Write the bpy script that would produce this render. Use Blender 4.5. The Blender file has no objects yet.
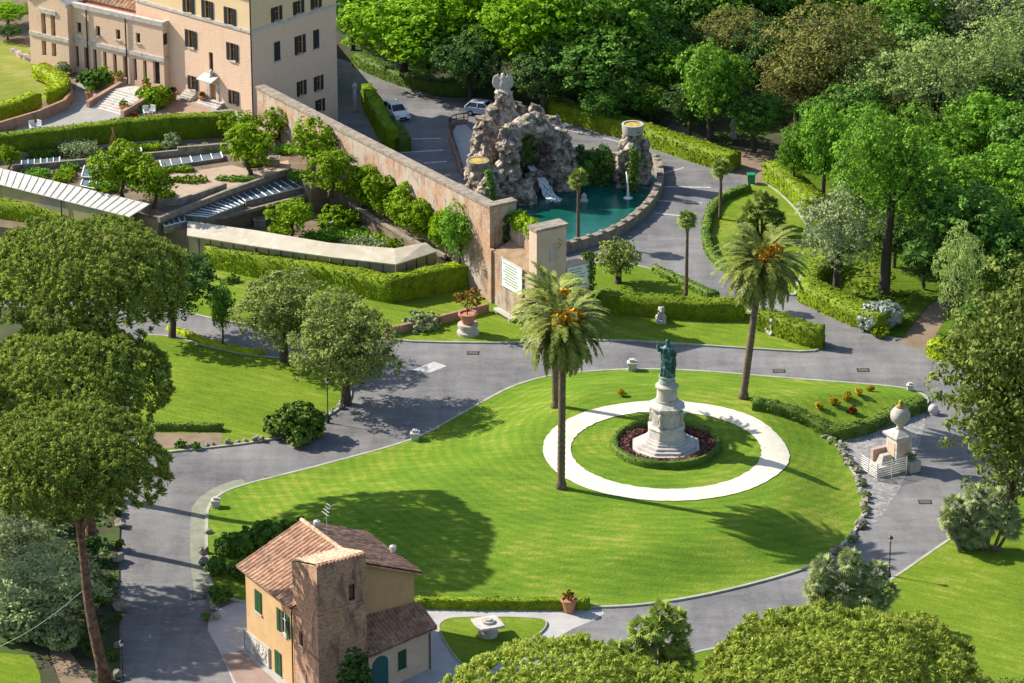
import bpy, math, random
import numpy as np
from mathutils import Vector, Matrix, noise

# ------------------------------------------------------------------ camera, sky, sun
S = bpy.context.scene
C = S.collection
CAM_H, PITCH, LENS, W, H = 128.0, math.radians(22.3), 130.0, 1024, 683
FPX = W * LENS / 36.0
cd = bpy.data.cameras.new('camera'); cam = bpy.data.objects.new('camera', cd); C.objects.link(cam)
cd.lens = LENS; cd.sensor_width = 36; cd.clip_end = 6000; cd.clip_start = 1
cam.location = (0, 0, CAM_H); cam.rotation_euler = (math.pi/2 - PITCH, 0, 0)
S.camera = cam
SUN_DIR = Vector((0.92*math.cos(math.radians(35.5)), -0.39*math.cos(math.radians(35.5)), -math.sin(math.radians(35.5))))
wd = bpy.data.worlds.new('World'); S.world = wd; wd.use_nodes = True
nt = wd.node_tree; sky = nt.nodes.new('ShaderNodeTexSky'); sky.sky_type = 'NISHITA'; sky.sun_disc = False
sky.sun_elevation = math.radians(35.5); sky.sun_rotation = math.radians(293)
nt.links.new(sky.outputs[0], nt.nodes['Background'].inputs[0]); nt.nodes['Background'].inputs[1].default_value = 0.107
sd = bpy.data.lights.new('sun', 'SUN'); sun = bpy.data.objects.new('sun', sd); C.objects.link(sun)
sd.energy = 4.6; sd.angle = math.radians(0.5); sd.color = (1.0, 0.93, 0.80)
sun.location = (-300, 500, 250); sun.rotation_euler = SUN_DIR.to_track_quat('-Z', 'Y').to_euler()
S.view_settings.view_transform = 'Standard'; S.view_settings.look = 'None'
S.view_settings.exposure = 0.95; S.view_settings.gamma = 1

# ------------------------------------------------------------------ survey helpers
def ray(px, py):
    x = (px - 512) / FPX; y = (341.5 - py) / FPX
    return Vector((x, math.cos(PITCH) + y*math.sin(PITCH), -math.sin(PITCH) + y*math.cos(PITCH)))
def at(px, py, z=0.0):
    d = ray(px, py); t = (z - CAM_H) / d.z
    return Vector((d.x*t, d.y*t, z))
def height_at(b, py):
    lo, hi = -20.0, 80.0
    for _ in range(50):
        m = (lo+hi)/2; dz = m - CAM_H
        dep = b[1]*math.cos(PITCH) - dz*math.sin(PITCH); up = b[1]*math.sin(PITCH) + dz*math.cos(PITCH)
        if 341.5 - FPX*up/dep > py: lo = m
        else: hi = m
    return lo
def mpp(px, py, z=0.0):
    p = at(px, py, z); return (p - Vector((0, 0, CAM_H))).dot(Vector((0, math.cos(PITCH), -math.sin(PITCH)))) / FPX
class Frame:
    def __init__(s, o, ang):
        s.o = Vector(o); s.a = ang
        s.x = Vector((math.cos(ang), math.sin(ang), 0)); s.y = Vector((-math.sin(ang), math.cos(ang), 0))
    def hit(s, px, py, axis, c):
        n = s.x if axis == 'x' else s.y
        d = ray(px, py); o = Vector((0, 0, CAM_H)); t = ((s.o - o).dot(n) + c) / d.dot(n)
        p = o + d*t - s.o
        return Vector((p.dot(s.x), p.dot(s.y), p.z))
    def loc(s, p):
        q = Vector(p) - s.o; return Vector((q.dot(s.x), q.dot(s.y), q.z))
    def wld(s, x, y, z=0): return s.o + s.x*x + s.y*y + Vector((0, 0, z))

# ------------------------------------------------------------------ tagging / building helpers
def tag(o, label=None, cat=None, group=None, kind=None):
    if label: o['label'] = label
    if cat: o['category'] = cat
    if group: o['group'] = group
    if kind: o['kind'] = kind
    return o
def empty(name, loc=(0, 0, 0), rz=0):
    o = bpy.data.objects.new(name, None); C.objects.link(o); o.location = loc; o.rotation_euler = (0, 0, rz)
    o.empty_display_size = 0.3
    return o
KIDS = {}
def link(name, me, parent=None, loc=(0, 0, 0)):
    o = bpy.data.objects.new(name, me); C.objects.link(o); o.location = loc
    if parent: o.parent = parent; KIDS.setdefault(parent.name, []).append(o)
    return o
def copy_tree(o, parent=None):
    c = o.copy(); C.objects.link(c)
    if parent: c.parent = parent; KIDS.setdefault(parent.name, []).append(c)
    for ch in list(KIDS.get(o.name, [])): copy_tree(ch, c)
    return c
class MB:
    def __init__(s): s.v = []; s.f = []; s.m = []
    def add(s, vs, fs, mi=0):
        b = len(s.v); s.v += [tuple(v) for v in vs]; s.f += [tuple(b+i for i in f) for f in fs]; s.m += [mi]*len(fs); return s
    def box(s, c, sz, rz=0, mi=0, top=1.0):
        x, y, z = sz[0]/2, sz[1]/2, sz[2]/2; ca, sa = math.cos(rz), math.sin(rz); vs = []
        for k, zz in ((1, -z), (top, z)):
            for a, b in ((-x, -y), (x, -y), (x, y), (-x, y)):
                a *= k; b *= k; vs.append((c[0]+a*ca-b*sa, c[1]+a*sa+b*ca, c[2]+zz))
        return s.add(vs, [(3, 2, 1, 0), (4, 5, 6, 7), (0, 1, 5, 4), (1, 2, 6, 5), (2, 3, 7, 6), (3, 0, 4, 7)], mi)
    def bx(s, x0, x1, y0, y1, z0, z1, mi=0):
        return s.box(((x0+x1)/2, (y0+y1)/2, (z0+z1)/2), (abs(x1-x0), abs(y1-y0), abs(z1-z0)), 0, mi)
    def prism(s, poly, z0, z1, mi=0):
        n = len(poly); a = sum(poly[i][0]*poly[(i+1) % n][1]-poly[(i+1) % n][0]*poly[i][1] for i in range(n))
        if a < 0: poly = poly[::-1]
        vs = [(p[0], p[1], z0) for p in poly] + [(p[0], p[1], z1) for p in poly]
        return s.add(vs, [tuple(range(n-1, -1, -1)), tuple(range(n, 2*n))] + [(i, (i+1) % n, n+(i+1) % n, n+i) for i in range(n)], mi)
    def tube(s, pts, rad, seg=8, mi=0):
        pts = [Vector(p) for p in pts]; n = len(pts)
        if not hasattr(rad, '__len__'): rad = [rad]*n
        vs = []; up = Vector((0.13, 0.21, 1)).normalized(); pu = None
        for i, p in enumerate(pts):
            t = (pts[min(i+1, n-1)] - pts[max(i-1, 0)]).normalized()
            u = pu if pu is not None else (up if abs(t.dot(up)) < .9 else Vector((1, 0, 0)))
            u = (u - t*u.dot(t)).normalized(); w = t.cross(u); pu = u
            vs += [p + (u*math.cos(2*math.pi*k/seg) + w*math.sin(2*math.pi*k/seg))*rad[i] for k in range(seg)]
        fs = [(i*seg+k, i*seg+(k+1) % seg, (i+1)*seg+(k+1) % seg, (i+1)*seg+k) for i in range(n-1) for k in range(seg)]
        fs += [tuple(range(seg-1, -1, -1)), tuple((n-1)*seg+k for k in range(seg))]
        return s.add(vs, fs, mi)
    def lathe(s, prof, c=(0, 0, 0), seg=24, mi=0, a0=0, fn=None):
        n = len(prof); vs = []
        for r, z in prof:
            for k in range(seg):
                a = a0 + 2*math.pi*k/seg; rr = r*(fn(a, z) if fn else 1)
                vs.append((c[0]+rr*math.cos(a), c[1]+rr*math.sin(a), c[2]+z))
        fs = [(i*seg+k, i*seg+(k+1) % seg, (i+1)*seg+(k+1) % seg, (i+1)*seg+k) for i in range(n-1) for k in range(seg)]
        fs += [tuple(range(seg-1, -1, -1)), tuple((n-1)*seg+k for k in range(seg))]
        return s.add(vs, fs, mi)
    def ball(s, c, r, seg=12, mi=0, sc=(1, 1, 1)):
        n = seg//2; prof = []
        vs = [(c[0], c[1], c[2]-r*sc[2])]
        for i in range(1, n):
            a = -math.pi/2 + math.pi*i/n
            for k in range(seg):
                b = 2*math.pi*k/seg
                vs.append((c[0]+r*sc[0]*math.cos(a)*math.cos(b), c[1]+r*sc[1]*math.cos(a)*math.sin(b), c[2]+r*sc[2]*math.sin(a)))
        vs.append((c[0], c[1], c[2]+r*sc[2]))
        fs = [(0, 1+(k+1) % seg, 1+k) for k in range(seg)]
        for i in range(n-2):
            fs += [(1+i*seg+k, 1+i*seg+(k+1) % seg, 1+(i+1)*seg+(k+1) % seg, 1+(i+1)*seg+k) for k in range(seg)]
        l = len(vs)-1; b = 1+(n-2)*seg
        fs += [(b+k, b+(k+1) % seg, l) for k in range(seg)]
        return s.add(vs, fs, mi)
    def quad(s, a, b, c, d, mi=0): return s.add([a, b, c, d], [(0, 1, 2, 3)], mi)
    def build(s, name, mats, parent=None, loc=None, smooth=False, bevel=0, world=None):
        me = bpy.data.meshes.new(name); o0 = Vector(world) if world is not None else None
        vs = [tuple(Vector(v)-o0) for v in s.v] if o0 is not None else s.v
        me.from_pydata(vs, [], s.f)
        for m in (mats if isinstance(mats, (list, tuple)) else [mats]): me.materials.append(m)
        me.polygons.foreach_set('material_index', s.m)
        if smooth: me.polygons.foreach_set('use_smooth', [True]*len(s.f))
        me.update()
        o = link(name, me, parent, o0 if o0 is not None else (loc or (0, 0, 0)))
        if bevel:
            b = o.modifiers.new('bevel', 'BEVEL'); b.width = bevel; b.segments = 2; b.limit_method = 'ANGLE'
        return o
def np_mesh(name, V, F, mats, mi=None, smooth=False):
    """V (n,3) float, F (m,4) int"""
    me = bpy.data.meshes.new(name); n, m = len(V), len(F); k = F.shape[1]
    me.vertices.add(n); me.vertices.foreach_set('co', np.ascontiguousarray(V, dtype=np.float32).ravel())
    me.loops.add(m*k); me.loops.foreach_set('vertex_index', np.ascontiguousarray(F, dtype=np.int32).ravel())
    me.polygons.add(m); me.polygons.foreach_set('loop_start', np.arange(0, m*k, k, dtype=np.int32))
    for q in (mats if isinstance(mats, (list, tuple)) else [mats]): me.materials.append(q)
    if mi is not None: me.polygons.foreach_set('material_index', np.asarray(mi, dtype=np.int32))
    if smooth: me.polygons.foreach_set('use_smooth', np.ones(m, dtype=bool))
    me.update(calc_edges=True); me.validate()
    return me
def chaikin(pts, n=2, closed=True):
    for _ in range(n):
        out = []; m = len(pts)
        rng = range(m) if closed else range(m-1)
        if not closed: out.append(pts[0])
        for i in rng:
            a, b = pts[i], pts[(i+1) % m]; out += [a*.75+b*.25, a*.25+b*.75]
        if not closed: out.append(pts[-1])
        pts = out
    return pts

# ------------------------------------------------------------------ materials
MATS = {}
def mat(name, col, rough=.85, col2=None, scale=2.0, amount=.5, bump=0, bscale=8.0, spec=.3, metallic=0, detail=6, extra=None, cells=None):
    """procedural: two tones mixed by noise, optional third tone, optional cell tint, bump"""
    if name in MATS: return MATS[name]
    m = bpy.data.materials.new(name); m.use_nodes = True; MATS[name] = m
    t = m.node_tree; N = t.nodes; L = t.links; b = N['Principled BSDF']
    b.inputs['Roughness'].default_value = rough; b.inputs['Metallic'].default_value = metallic
    b.inputs['Specular IOR Level'].default_value = spec
    tc = N.new('ShaderNodeTexCoord'); co = tc.outputs['Object']
    src = None
    def noise_node(sc, det=detail, rgh=.6):
        n = N.new('ShaderNodeTexNoise'); n.inputs['Scale'].default_value = sc; n.inputs['Detail'].default_value = det
        n.inputs['Roughness'].default_value = rgh; L.new(co, n.inputs['Vector']); return n
    def ramp(fac, a, c, lo, hi):
        r = N.new('ShaderNodeValToRGB'); L.new(fac, r.inputs[0]); e = r.color_ramp.elements
        e[0].position = lo; e[1].position = hi; e[0].color = (*a, 1); e[1].color = (*c, 1); return r
    c2 = col2 or tuple(x*.7 for x in col)
    n1 = noise_node(scale); w = max(.02, .28*(1-amount)+.05)
    r1 = ramp(n1.outputs['Fac'], c2, col, .5-w, .5+w); src = r1.outputs[0]
    if extra:
        ecol, esc, lo, hi = extra; n2 = noise_node(esc, 5, .65)
        r2 = ramp(n2.outputs['Fac'], (0, 0, 0), (1, 1, 1), lo, hi)
        mx = N.new('ShaderNodeMix'); mx.data_type = 'RGBA'; L.new(r2.outputs[0], mx.inputs[0]); L.new(src, mx.inputs[6]); mx.inputs[7].default_value = (*ecol, 1)
        src = mx.outputs[2]
    if cells:
        csc, camt = cells; v = N.new('ShaderNodeTexVoronoi'); v.inputs['Scale'].default_value = csc; L.new(co, v.inputs['Vector'])
        hs = N.new('ShaderNodeHueSaturation'); sp = N.new('ShaderNodeSeparateColor'); L.new(v.outputs['Color'], sp.inputs[0])
        mr = N.new('ShaderNodeMapRange'); mr.inputs[3].default_value = 1-camt; mr.inputs[4].default_value = 1+camt
        L.new(sp.outputs[0], mr.inputs[0]); L.new(mr.outputs[0], hs.inputs['Value']); L.new(src, hs.inputs['Color']); src = hs.outputs[0]
    L.new(src, b.inputs['Base Color'])
    if bump:
        nb = noise_node(bscale, 8, .7); bp = N.new('ShaderNodeBump'); bp.inputs['Strength'].default_value = bump; bp.inputs['Distance'].default_value = .1
        L.new(nb.outputs['Fac'], bp.inputs['Height']); L.new(bp.outputs[0], b.inputs['Normal'])
    return m
def leafmat(name, a, c, trans=.3, scale=.5, rough=.6):
    """a dark tone, c light tone: leaf to leaf and clump to clump variation of the real leaf colour"""
    m = bpy.data.materials.new(name); m.use_nodes = True; MATS[name] = m
    t = m.node_tree; N = t.nodes; L = t.links; b = N['Principled BSDF']; out = N['Material Output']
    b.inputs['Roughness'].default_value = rough; b.inputs['Specular IOR Level'].default_value = .1
    g = N.new('ShaderNodeNewGeometry'); tc = N.new('ShaderNodeTexCoord'); oi = N.new('ShaderNodeObjectInfo')
    n = N.new('ShaderNodeTexNoise'); n.inputs['Scale'].default_value = scale; n.inputs['Detail'].default_value = 3; L.new(tc.outputs['Object'], n.inputs['Vector'])
    ad = N.new('ShaderNodeMath'); ad.operation = 'MULTIPLY_ADD'; L.new(g.outputs['Random Per Island'], ad.inputs[0]); ad.inputs[1].default_value = .55
    ms = N.new('ShaderNodeMath'); ms.operation = 'MULTIPLY_ADD'; L.new(n.outputs['Fac'], ms.inputs[0]); ms.inputs[1].default_value = 1.1; ms.inputs[2].default_value = -.35
    L.new(ms.outputs[0], ad.inputs[2])
    r = N.new('ShaderNodeValToRGB'); L.new(ad.outputs[0], r.inputs[0]); e = r.color_ramp.elements
    e[0].position = .1; e[1].position = .9; e[0].color = (*a, 1); e[1].color = (*c, 1)
    hs = N.new('ShaderNodeHueSaturation'); mr = N.new('ShaderNodeMapRange'); mr.inputs[3].default_value = .82; mr.inputs[4].default_value = 1.18
    L.new(oi.outputs['Random'], mr.inputs[0]); L.new(mr.outputs[0], hs.inputs['Value']); L.new(r.outputs[0], hs.inputs['Color'])
    L.new(hs.outputs[0], b.inputs['Base Color'])
    tr = N.new('ShaderNodeBsdfTranslucent'); L.new(hs.outputs[0], tr.inputs[0])
    mx = N.new('ShaderNodeMixShader'); mx.inputs[0].default_value = trans; L.new(b.outputs[0], mx.inputs[1]); L.new(tr.outputs[0], mx.inputs[2]); L.new(mx.outputs[0], out.inputs[0])
    return m
def lawnmat(name, a, c, dry, ang=0, stripe=.6, sscale=.55, rings=None):
    m = bpy.data.materials.new(name); m.use_nodes = True; MATS[name] = m
    t = m.node_tree; N = t.nodes; L = t.links; b = N['Principled BSDF']; b.inputs['Roughness'].default_value = .95; b.inputs['Specular IOR Level'].default_value = .03
    tc = N.new('ShaderNodeTexCoord'); mp = N.new('ShaderNodeMapping'); L.new(tc.outputs['Object'], mp.inputs[0]); mp.inputs['Rotation'].default_value = (0, 0, ang)
    if rings: mp.inputs['Location'].default_value = (-rings[0], -rings[1], 0)
    wv = N.new('ShaderNodeTexWave'); wv.inputs['Scale'].default_value = sscale; wv.inputs['Distortion'].default_value = 3.0; wv.inputs['Detail'].default_value = 3; wv.inputs['Detail Scale'].default_value = .7
    if rings: wv.wave_type = 'RINGS'; wv.rings_direction = 'Z'
    else: wv.bands_direction = 'Y'
    L.new(mp.outputs[0], wv.inputs['Vector'])
    def nz(sc, d=6, st=None):
        n = N.new('ShaderNodeTexNoise'); n.inputs['Scale'].default_value = sc; n.inputs['Detail'].default_value = d; n.inputs['Roughness'].default_value = .65
        if st:
            m2 = N.new('ShaderNodeMapping'); L.new(mp.outputs[0], m2.inputs[0]); m2.inputs['Scale'].default_value = st; L.new(m2.outputs[0], n.inputs['Vector'])
        else: L.new(tc.outputs['Object'], n.inputs['Vector'])
        return n
    n1 = nz(.13, 6); n2 = nz(1.0, 8, (.35, 1.8, 1)); n3 = nz(5, 3)
    def madd(x, k, y):
        q = N.new('ShaderNodeMath'); q.operation = 'MULTIPLY_ADD'; L.new(x, q.inputs[0]); q.inputs[1].default_value = k
        if isinstance(y, float): q.inputs[2].default_value = y
        else: L.new(y, q.inputs[2])
        return q.outputs[0]
    s_ = madd(wv.outputs['Fac'], .10*stripe, -.575); s_ = madd(n1.outputs['Fac'], .85, s_); s_ = madd(n2.outputs['Fac'], .75, s_); s_ = madd(n3.outputs['Fac'], .5, s_)
    r = N.new('ShaderNodeValToRGB'); L.new(s_, r.inputs[0]); e = r.color_ramp.elements
    e[0].position = .22; e[0].color = (*a, 1); e[1].position = .58; e[1].color = (*c, 1); k = r.color_ramp.elements.new(.74); k.color = (*dry, 1)
    L.new(r.outputs[0], b.inputs['Base Color'])
    bp = N.new('ShaderNodeBump'); bp.inputs['Strength'].default_value = .5; bp.inputs['Distance'].default_value = .12; n4 = nz(3.5, 8); L.new(n4.outputs['Fac'], bp.inputs['Height']); L.new(bp.outputs[0], b.inputs['Normal'])
    return m
def brickmat(name, c1, c2, mortar, scale=4.0, stain=(.1, .08, .06), lo=.5, hi=.75, patch=None):
    m = bpy.data.materials.new(name); m.use_nodes = True; MATS[name] = m
    t = m.node_tree; N = t.nodes; L = t.links; b = N['Principled BSDF']; b.inputs['Roughness'].default_value = .9; b.inputs['Specular IOR Level'].default_value = .15
    tc = N.new('ShaderNodeTexCoord'); g = N.new('ShaderNodeNewGeometry')
    # walls run along local x or y: use (x+y, z)
    sp = N.new('ShaderNodeSeparateXYZ'); L.new(tc.outputs['Object'], sp.inputs[0])
    ad = N.new('ShaderNodeMath'); ad.operation = 'ADD'; L.new(sp.outputs[0], ad.inputs[0]); L.new(sp.outputs[1], ad.inputs[1])
    cb = N.new('ShaderNodeCombineXYZ'); L.new(ad.outputs[0], cb.inputs[0]); L.new(sp.outputs[2], cb.inputs[1])
    br = N.new('ShaderNodeTexBrick'); br.inputs['Scale'].default_value = scale; L.new(cb.outputs[0], br.inputs['Vector'])
    br.inputs['Color1'].default_value = (*c1, 1); br.inputs['Color2'].default_value = (*c2, 1); br.inputs['Mortar'].default_value = (*mortar, 1); br.inputs['Mortar Size'].default_value = .02
    src = br.outputs[0]
    def over(col, sc, lo, hi, src, stretch=None):
        n = N.new('ShaderNodeTexNoise'); n.inputs['Scale'].default_value = sc; n.inputs['Detail'].default_value = 8; n.inputs['Roughness'].default_value = .7
        if stretch:
            mp = N.new('ShaderNodeMapping'); mp.inputs['Scale'].default_value = stretch; L.new(tc.outputs['Object'], mp.inputs[0]); L.new(mp.outputs[0], n.inputs['Vector'])
        else: L.new(tc.outputs['Object'], n.inputs['Vector'])
        r = N.new('ShaderNodeValToRGB'); r.color_ramp.elements[0].position = lo; r.color_ramp.elements[1].position = hi; L.new(n.outputs['Fac'], r.inputs[0])
        mx = N.new('ShaderNodeMix'); mx.data_type = 'RGBA'; L.new(r.outputs[0], mx.inputs[0]); L.new(src, mx.inputs[6]); mx.inputs[7].default_value = (*col, 1); return mx.outputs[2]
    if patch: src = over(patch[0], patch[1], patch[2], patch[3], src)
    src = over(stain, 1.1, lo, hi, src, (1, 1, .35))
    L.new(src, b.inputs['Base Color'])
    nb = N.new('ShaderNodeTexNoise'); nb.inputs['Scale'].default_value = 6; nb.inputs['Detail'].default_value = 8; L.new(tc.outputs['Object'], nb.inputs['Vector'])
    bp = N.new('ShaderNodeBump'); bp.inputs['Strength'].default_value = .5; bp.inputs['Distance'].default_value = .08; L.new(nb.outputs['Fac'], bp.inputs['Height']); L.new(bp.outputs[0], b.inputs['Normal'])
    return m
def roadmat():
    m = bpy.data.materials.new('asphalt'); m.use_nodes = True
    t = m.node_tree; N = t.nodes; L = t.links; b = N['Principled BSDF']; b.inputs['Roughness'].default_value = .85; b.inputs['Specular IOR Level'].default_value = .25
    tc = N.new('ShaderNodeTexCoord')
    def nz(sc, d, st=None, rz=0, rough=.6):
        n = N.new('ShaderNodeTexNoise'); n.inputs['Scale'].default_value = sc; n.inputs['Detail'].default_value = d; n.inputs['Roughness'].default_value = rough; n.inputs['Distortion'].default_value = .4
        mp = N.new('ShaderNodeMapping'); L.new(tc.outputs['Object'], mp.inputs[0]); mp.inputs['Rotation'].default_value = (0, 0, rz)
        if st: mp.inputs['Scale'].default_value = st
        L.new(mp.outputs[0], n.inputs['Vector']); return n.outputs['Fac']
    def madd(x, k, y):
        q = N.new('ShaderNodeMath'); q.operation = 'MULTIPLY_ADD'; L.new(x, q.inputs[0]); q.inputs[1].default_value = k
        if isinstance(y, float): q.inputs[2].default_value = y
        else: L.new(y, q.inputs[2])
        return q.outputs[0]
    s_ = madd(nz(.10, 5), .9, -.68); s_ = madd(nz(.7, 8, (.3, 1.3, 1), .25), .55, s_); s_ = madd(nz(3, 8, rough=.75), .5, s_); s_ = madd(nz(.35, 6, (2.2, .3, 1), -.5), .45, s_)
    r = N.new('ShaderNodeValToRGB'); L.new(s_, r.inputs[0]); e = r.color_ramp.elements
    e[0].position = .2; e[0].color = (.082, .081, .086, 1); e[1].position = .8; e[1].color = (.235, .228, .228, 1)
    src = r.outputs[0]
    v = N.new('ShaderNodeTexVoronoi'); v.feature = 'DISTANCE_TO_EDGE'; v.inputs['Scale'].default_value = .16; 
    dn = N.new('ShaderNodeTexNoise'); dn.inputs['Scale'].default_value = .5; dn.inputs['Detail'].default_value = 6; L.new(tc.outputs['Object'], dn.inputs['Vector'])
    vm = N.new('ShaderNodeVectorMath'); vm.operation = 'MULTIPLY_ADD'; L.new(dn.outputs['Color'], vm.inputs[0]); vm.inputs[1].default_value = (5, 5, 0); L.new(tc.outputs['Object'], vm.inputs[2]); L.new(vm.outputs[0], v.inputs['Vector'])
    rr = N.new('ShaderNodeValToRGB'); rr.color_ramp.elements[0].position = .004; rr.color_ramp.elements[1].position = .014; rr.color_ramp.elements[0].color = (.86, .86, .86, 1); L.new(v.outputs['Distance'], rr.inputs[0])
    mx = N.new('ShaderNodeMix'); mx.data_type = 'RGBA'; mx.blend_type = 'MULTIPLY'; mx.inputs[0].default_value = 1; L.new(src, mx.inputs[6]); L.new(rr.outputs[0], mx.inputs[7])
    L.new(mx.outputs[2], b.inputs['Base Color'])
    return m

M = {}
M['road'] = roadmat()
M['earth'] = mat('forest_earth', (.075, .058, .038), 1, (.03, .045, .015), .35, .6, .6, 2, extra=((.05, .09, .015), .22, .48, .62))
M['soil'] = mat('garden_soil', (.22, .165, .115), 1, (.13, .095, .065), .6, .5, .5, 5)
M['dirt'] = mat('dirt_path', (.26, .19, .13), 1, (.16, .12, .08), .5, .5, .4, 4)
M['gravel'] = mat('pale_gravel', (.44, .43, .42), 1, (.34, .33, .32), .7, .4, .3, 12)
M['ring'] = mat('white_gravel', (.70, .655, .55), 1, (.58, .535, .44), 1.2, .4, .4, 14, extra=((.42, .42, .26), .5, .58, .78))
M['kerb'] = mat('kerb_stone', (.42, .41, .36), .9, (.25, .26, .18), .8, .5, .2, 6)
M['paint'] = mat('road_paint', (.5, .5, .5), .8, (.3, .3, .3), 2.5, .5)
M['lawn'] = lawnmat('lawn_grass', (.06, .135, .016), (.138, .225, .022), (.26, .27, .05), stripe=.9, sscale=.33, rings=(13.1, 287.5))
M['lawn_r'] = lawnmat('ring_grass', (.08, .155, .006), (.155, .245, .006), (.24, .27, .012), stripe=.7, sscale=.45, rings=(0, 0))
M['lawn_b'] = lawnmat('field_grass', (.075, .14, .014), (.15, .22, .02), (.28, .26, .07), ang=.5, stripe=.3)
M['dry'] = lawnmat('dry_grass', (.13, .17, .02), (.22, .24, .05), (.32, .28, .11), ang=-.4, stripe=.3)
M['rough'] = lawnmat('rough_grass', (.04, .075, .008), (.10, .16, .015), (.15, .15, .05), stripe=0)
M['stone'] = mat('travertine', (.50, .465, .41), .8, (.34, .31, .27), 1.2, .5, .2, 5, extra=((.2, .19, .17), 2.2, .58, .75))
M['white_stone'] = mat('white_marble', (.58, .545, .50), .7, (.42, .385, .35), 1.5, .5, .15, 5, extra=((.22, .2, .18), 1.9, .53, .72))
M['tufa'] = mat('tufa_rock', (.46, .385, .31), 1, (.14, .11, .09), 1.5, .75, 1.0, 3.0, extra=((.06, .085, .025), .8, .55, .66), cells=(1.6, .35))
M['rubble'] = mat('rubble_stone', (.34, .29, .23), 1, (.18, .15, .12), 1.6, .6, .8, 5)
M['rock'] = mat('edging_rock', (.34, .31, .26), 1, (.16, .15, .11), 1.6, .6, .8, 5)
M['brick'] = brickmat('brick_wall', (.46, .265, .16), (.34, .195, .125), (.46, .36, .27), 1.7, (.19, .15, .125), .5, .64, patch=((.42, .345, .28), .30, .46, .54))
M['brick_low'] = brickmat('brick_low', (.36, .20, .13), (.29, .16, .11), (.35, .28, .22), 3.2)
M['tower'] = brickmat('tower_brick', (.50, .27, .165), (.27, .145, .095), (.52, .38, .27), 1.7, (.20, .115, .085), .50, .62, patch=((.55, .38, .25), 1.5, .58, .68))
M['facade'] = brickmat('facade_brick', (.76, .525, .37), (.69, .475, .33), (.74, .56, .42), 2.6, (.60, .40, .285), .52, .8)
M['plaster'] = mat('ochre_plaster', (.56, .365, .18), .9, (.45, .285, .14), .5, .5, .15, 6, extra=((.38, .25, .17), .9, .58, .75))
M['plaster_top'] = mat('cream_plaster', (.76, .56, .33), .9, (.68, .50, .29), .5, .5)
M['pinkpl'] = mat('pink_plaster', (.58, .44, .33), .9, (.47, .34, .25), .6, .5, .1, 6, extra=((.3, .2, .14), 1.1, .6, .75))
M['tile'] = mat('roof_tile', (.50, .285, .18), .9, (.32, .185, .12), .9, .5, .2, 8, cells=(2.6, .28), extra=((.52, .38, .27), 2.6, .52, .7))
M['tile_l'] = mat('pale_tile', (.50, .36, .25), .9, (.38, .26, .18), .9, .5, .2, 8, cells=(3, .3))
M['terrace'] = mat('terrace_paving', (.50, .22, .14), .9, (.42, .18, .12), .8, .5)
M['shutter'] = mat('green_shutter', (.022, .085, .03), .6, (.015, .06, .022), 3)
M['shutter_d'] = mat('dark_shutter', (.028, .035, .045), .6, (.02, .026, .032), 3)
M['pane'] = mat('window_pane', (.018, .02, .024), .12, (.012, .013, .016), 2, spec=.6)
M['teal'] = mat('teal_door', (.02, .085, .085), .5, (.015, .09, .10), 3)
M['wood'] = mat('wood', (.42, .24, .09), .7, (.28, .15, .06), 3)
M['dwood'] = mat('dark_wood', (.09, .06, .04), .8, (.05, .035, .025), 3)
M['bronze'] = mat('green_bronze', (.045, .11, .10), .55, (.022, .045, .045), 3, .6, .3, 8, metallic=.35, extra=((.12, .30, .27), 2.2, .5, .66))
M['metal'] = mat('dark_metal', (.025, .025, .027), .5, (.02, .02, .022), 3)
M['zinc'] = mat('pale_metal', (.5, .5, .5), .5, (.4, .4, .4), 3, metallic=.3)
M['white'] = mat('white_paint', (.74, .72, .68), .6, (.62, .6, .56), 2)
M['board'] = mat('sign_board', (.74, .76, .68), .7, (.66, .69, .6), 1.5)
M['ink'] = mat('sign_letters', (.10, .20, .13), .8, (.08, .16, .10), 3)
M['carpaint'] = mat('car_paint', (.78, .78, .78), .25, (.76, .76, .76), 2, spec=.6)
M['bluepaint'] = mat('blue_paint', (.42, .47, .55), .3, (.38, .43, .5), 2, spec=.6)
M['tyre'] = mat('tyre_rubber', (.02, .02, .02), .9, (.015, .015, .015), 4)
M['lampglass'] = mat('lamp_glass', (.5, .5, .46), .2, (.45, .45, .4), 3, spec=.6)
M['terracotta'] = mat('terracotta', (.46, .215, .12), .9, (.36, .17, .10), 2.5, .5, .2, 8)
M['glass'] = mat('frame_glass', (.10, .155, .20), .12, (.06, .10, .14), .9, spec=.7)
M['corrug'] = mat('corrugated_sheet', (.50, .49, .465), .7, (.40, .385, .36), .7, .5)
M['ghroof'] = mat('greenhouse_roof', (.50, .45, .35), .8, (.40, .35, .26), .6, .5, extra=((.58, .55, .47), 1.3, .55, .7))
M['ghside'] = mat('greenhouse_side', (.42, .33, .14), .35, (.20, .20, .18), .25, .7, spec=.5)
M['bin'] = mat('green_plastic', (.02, .24, .11), .5, (.018, .2, .09), 3)
M['bark'] = mat('bark', (.11, .085, .065), 1, (.055, .042, .034), 2.2, .6, .8, 5)
M['pinebark'] = mat('pine_bark', (.21, .115, .075), 1, (.10, .06, .045), 2.2, .6, 1.0, 5, cells=(4, .35))
M['palmbark'] = mat('palm_bark', (.19, .145, .095), 1, (.10, .075, .05), 3, .6, .8, 8)
M['orange'] = mat('palm_fruit', (.88, .48, .03), .7, (.70, .34, .02), 4, .6, .5, 10)
M['skirt'] = mat('dry_fronds', (.26, .19, .10), 1, (.15, .105, .055), 3)
M['lichen'] = mat('lichen_gold', (.55, .38, .08), 1, (.20, .18, .05), 2.2, .6, .4, 6)
M['foam'] = mat('white_water', (.8, .85, .87), .4, (.55, .66, .70), 2.0, .5)
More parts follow.
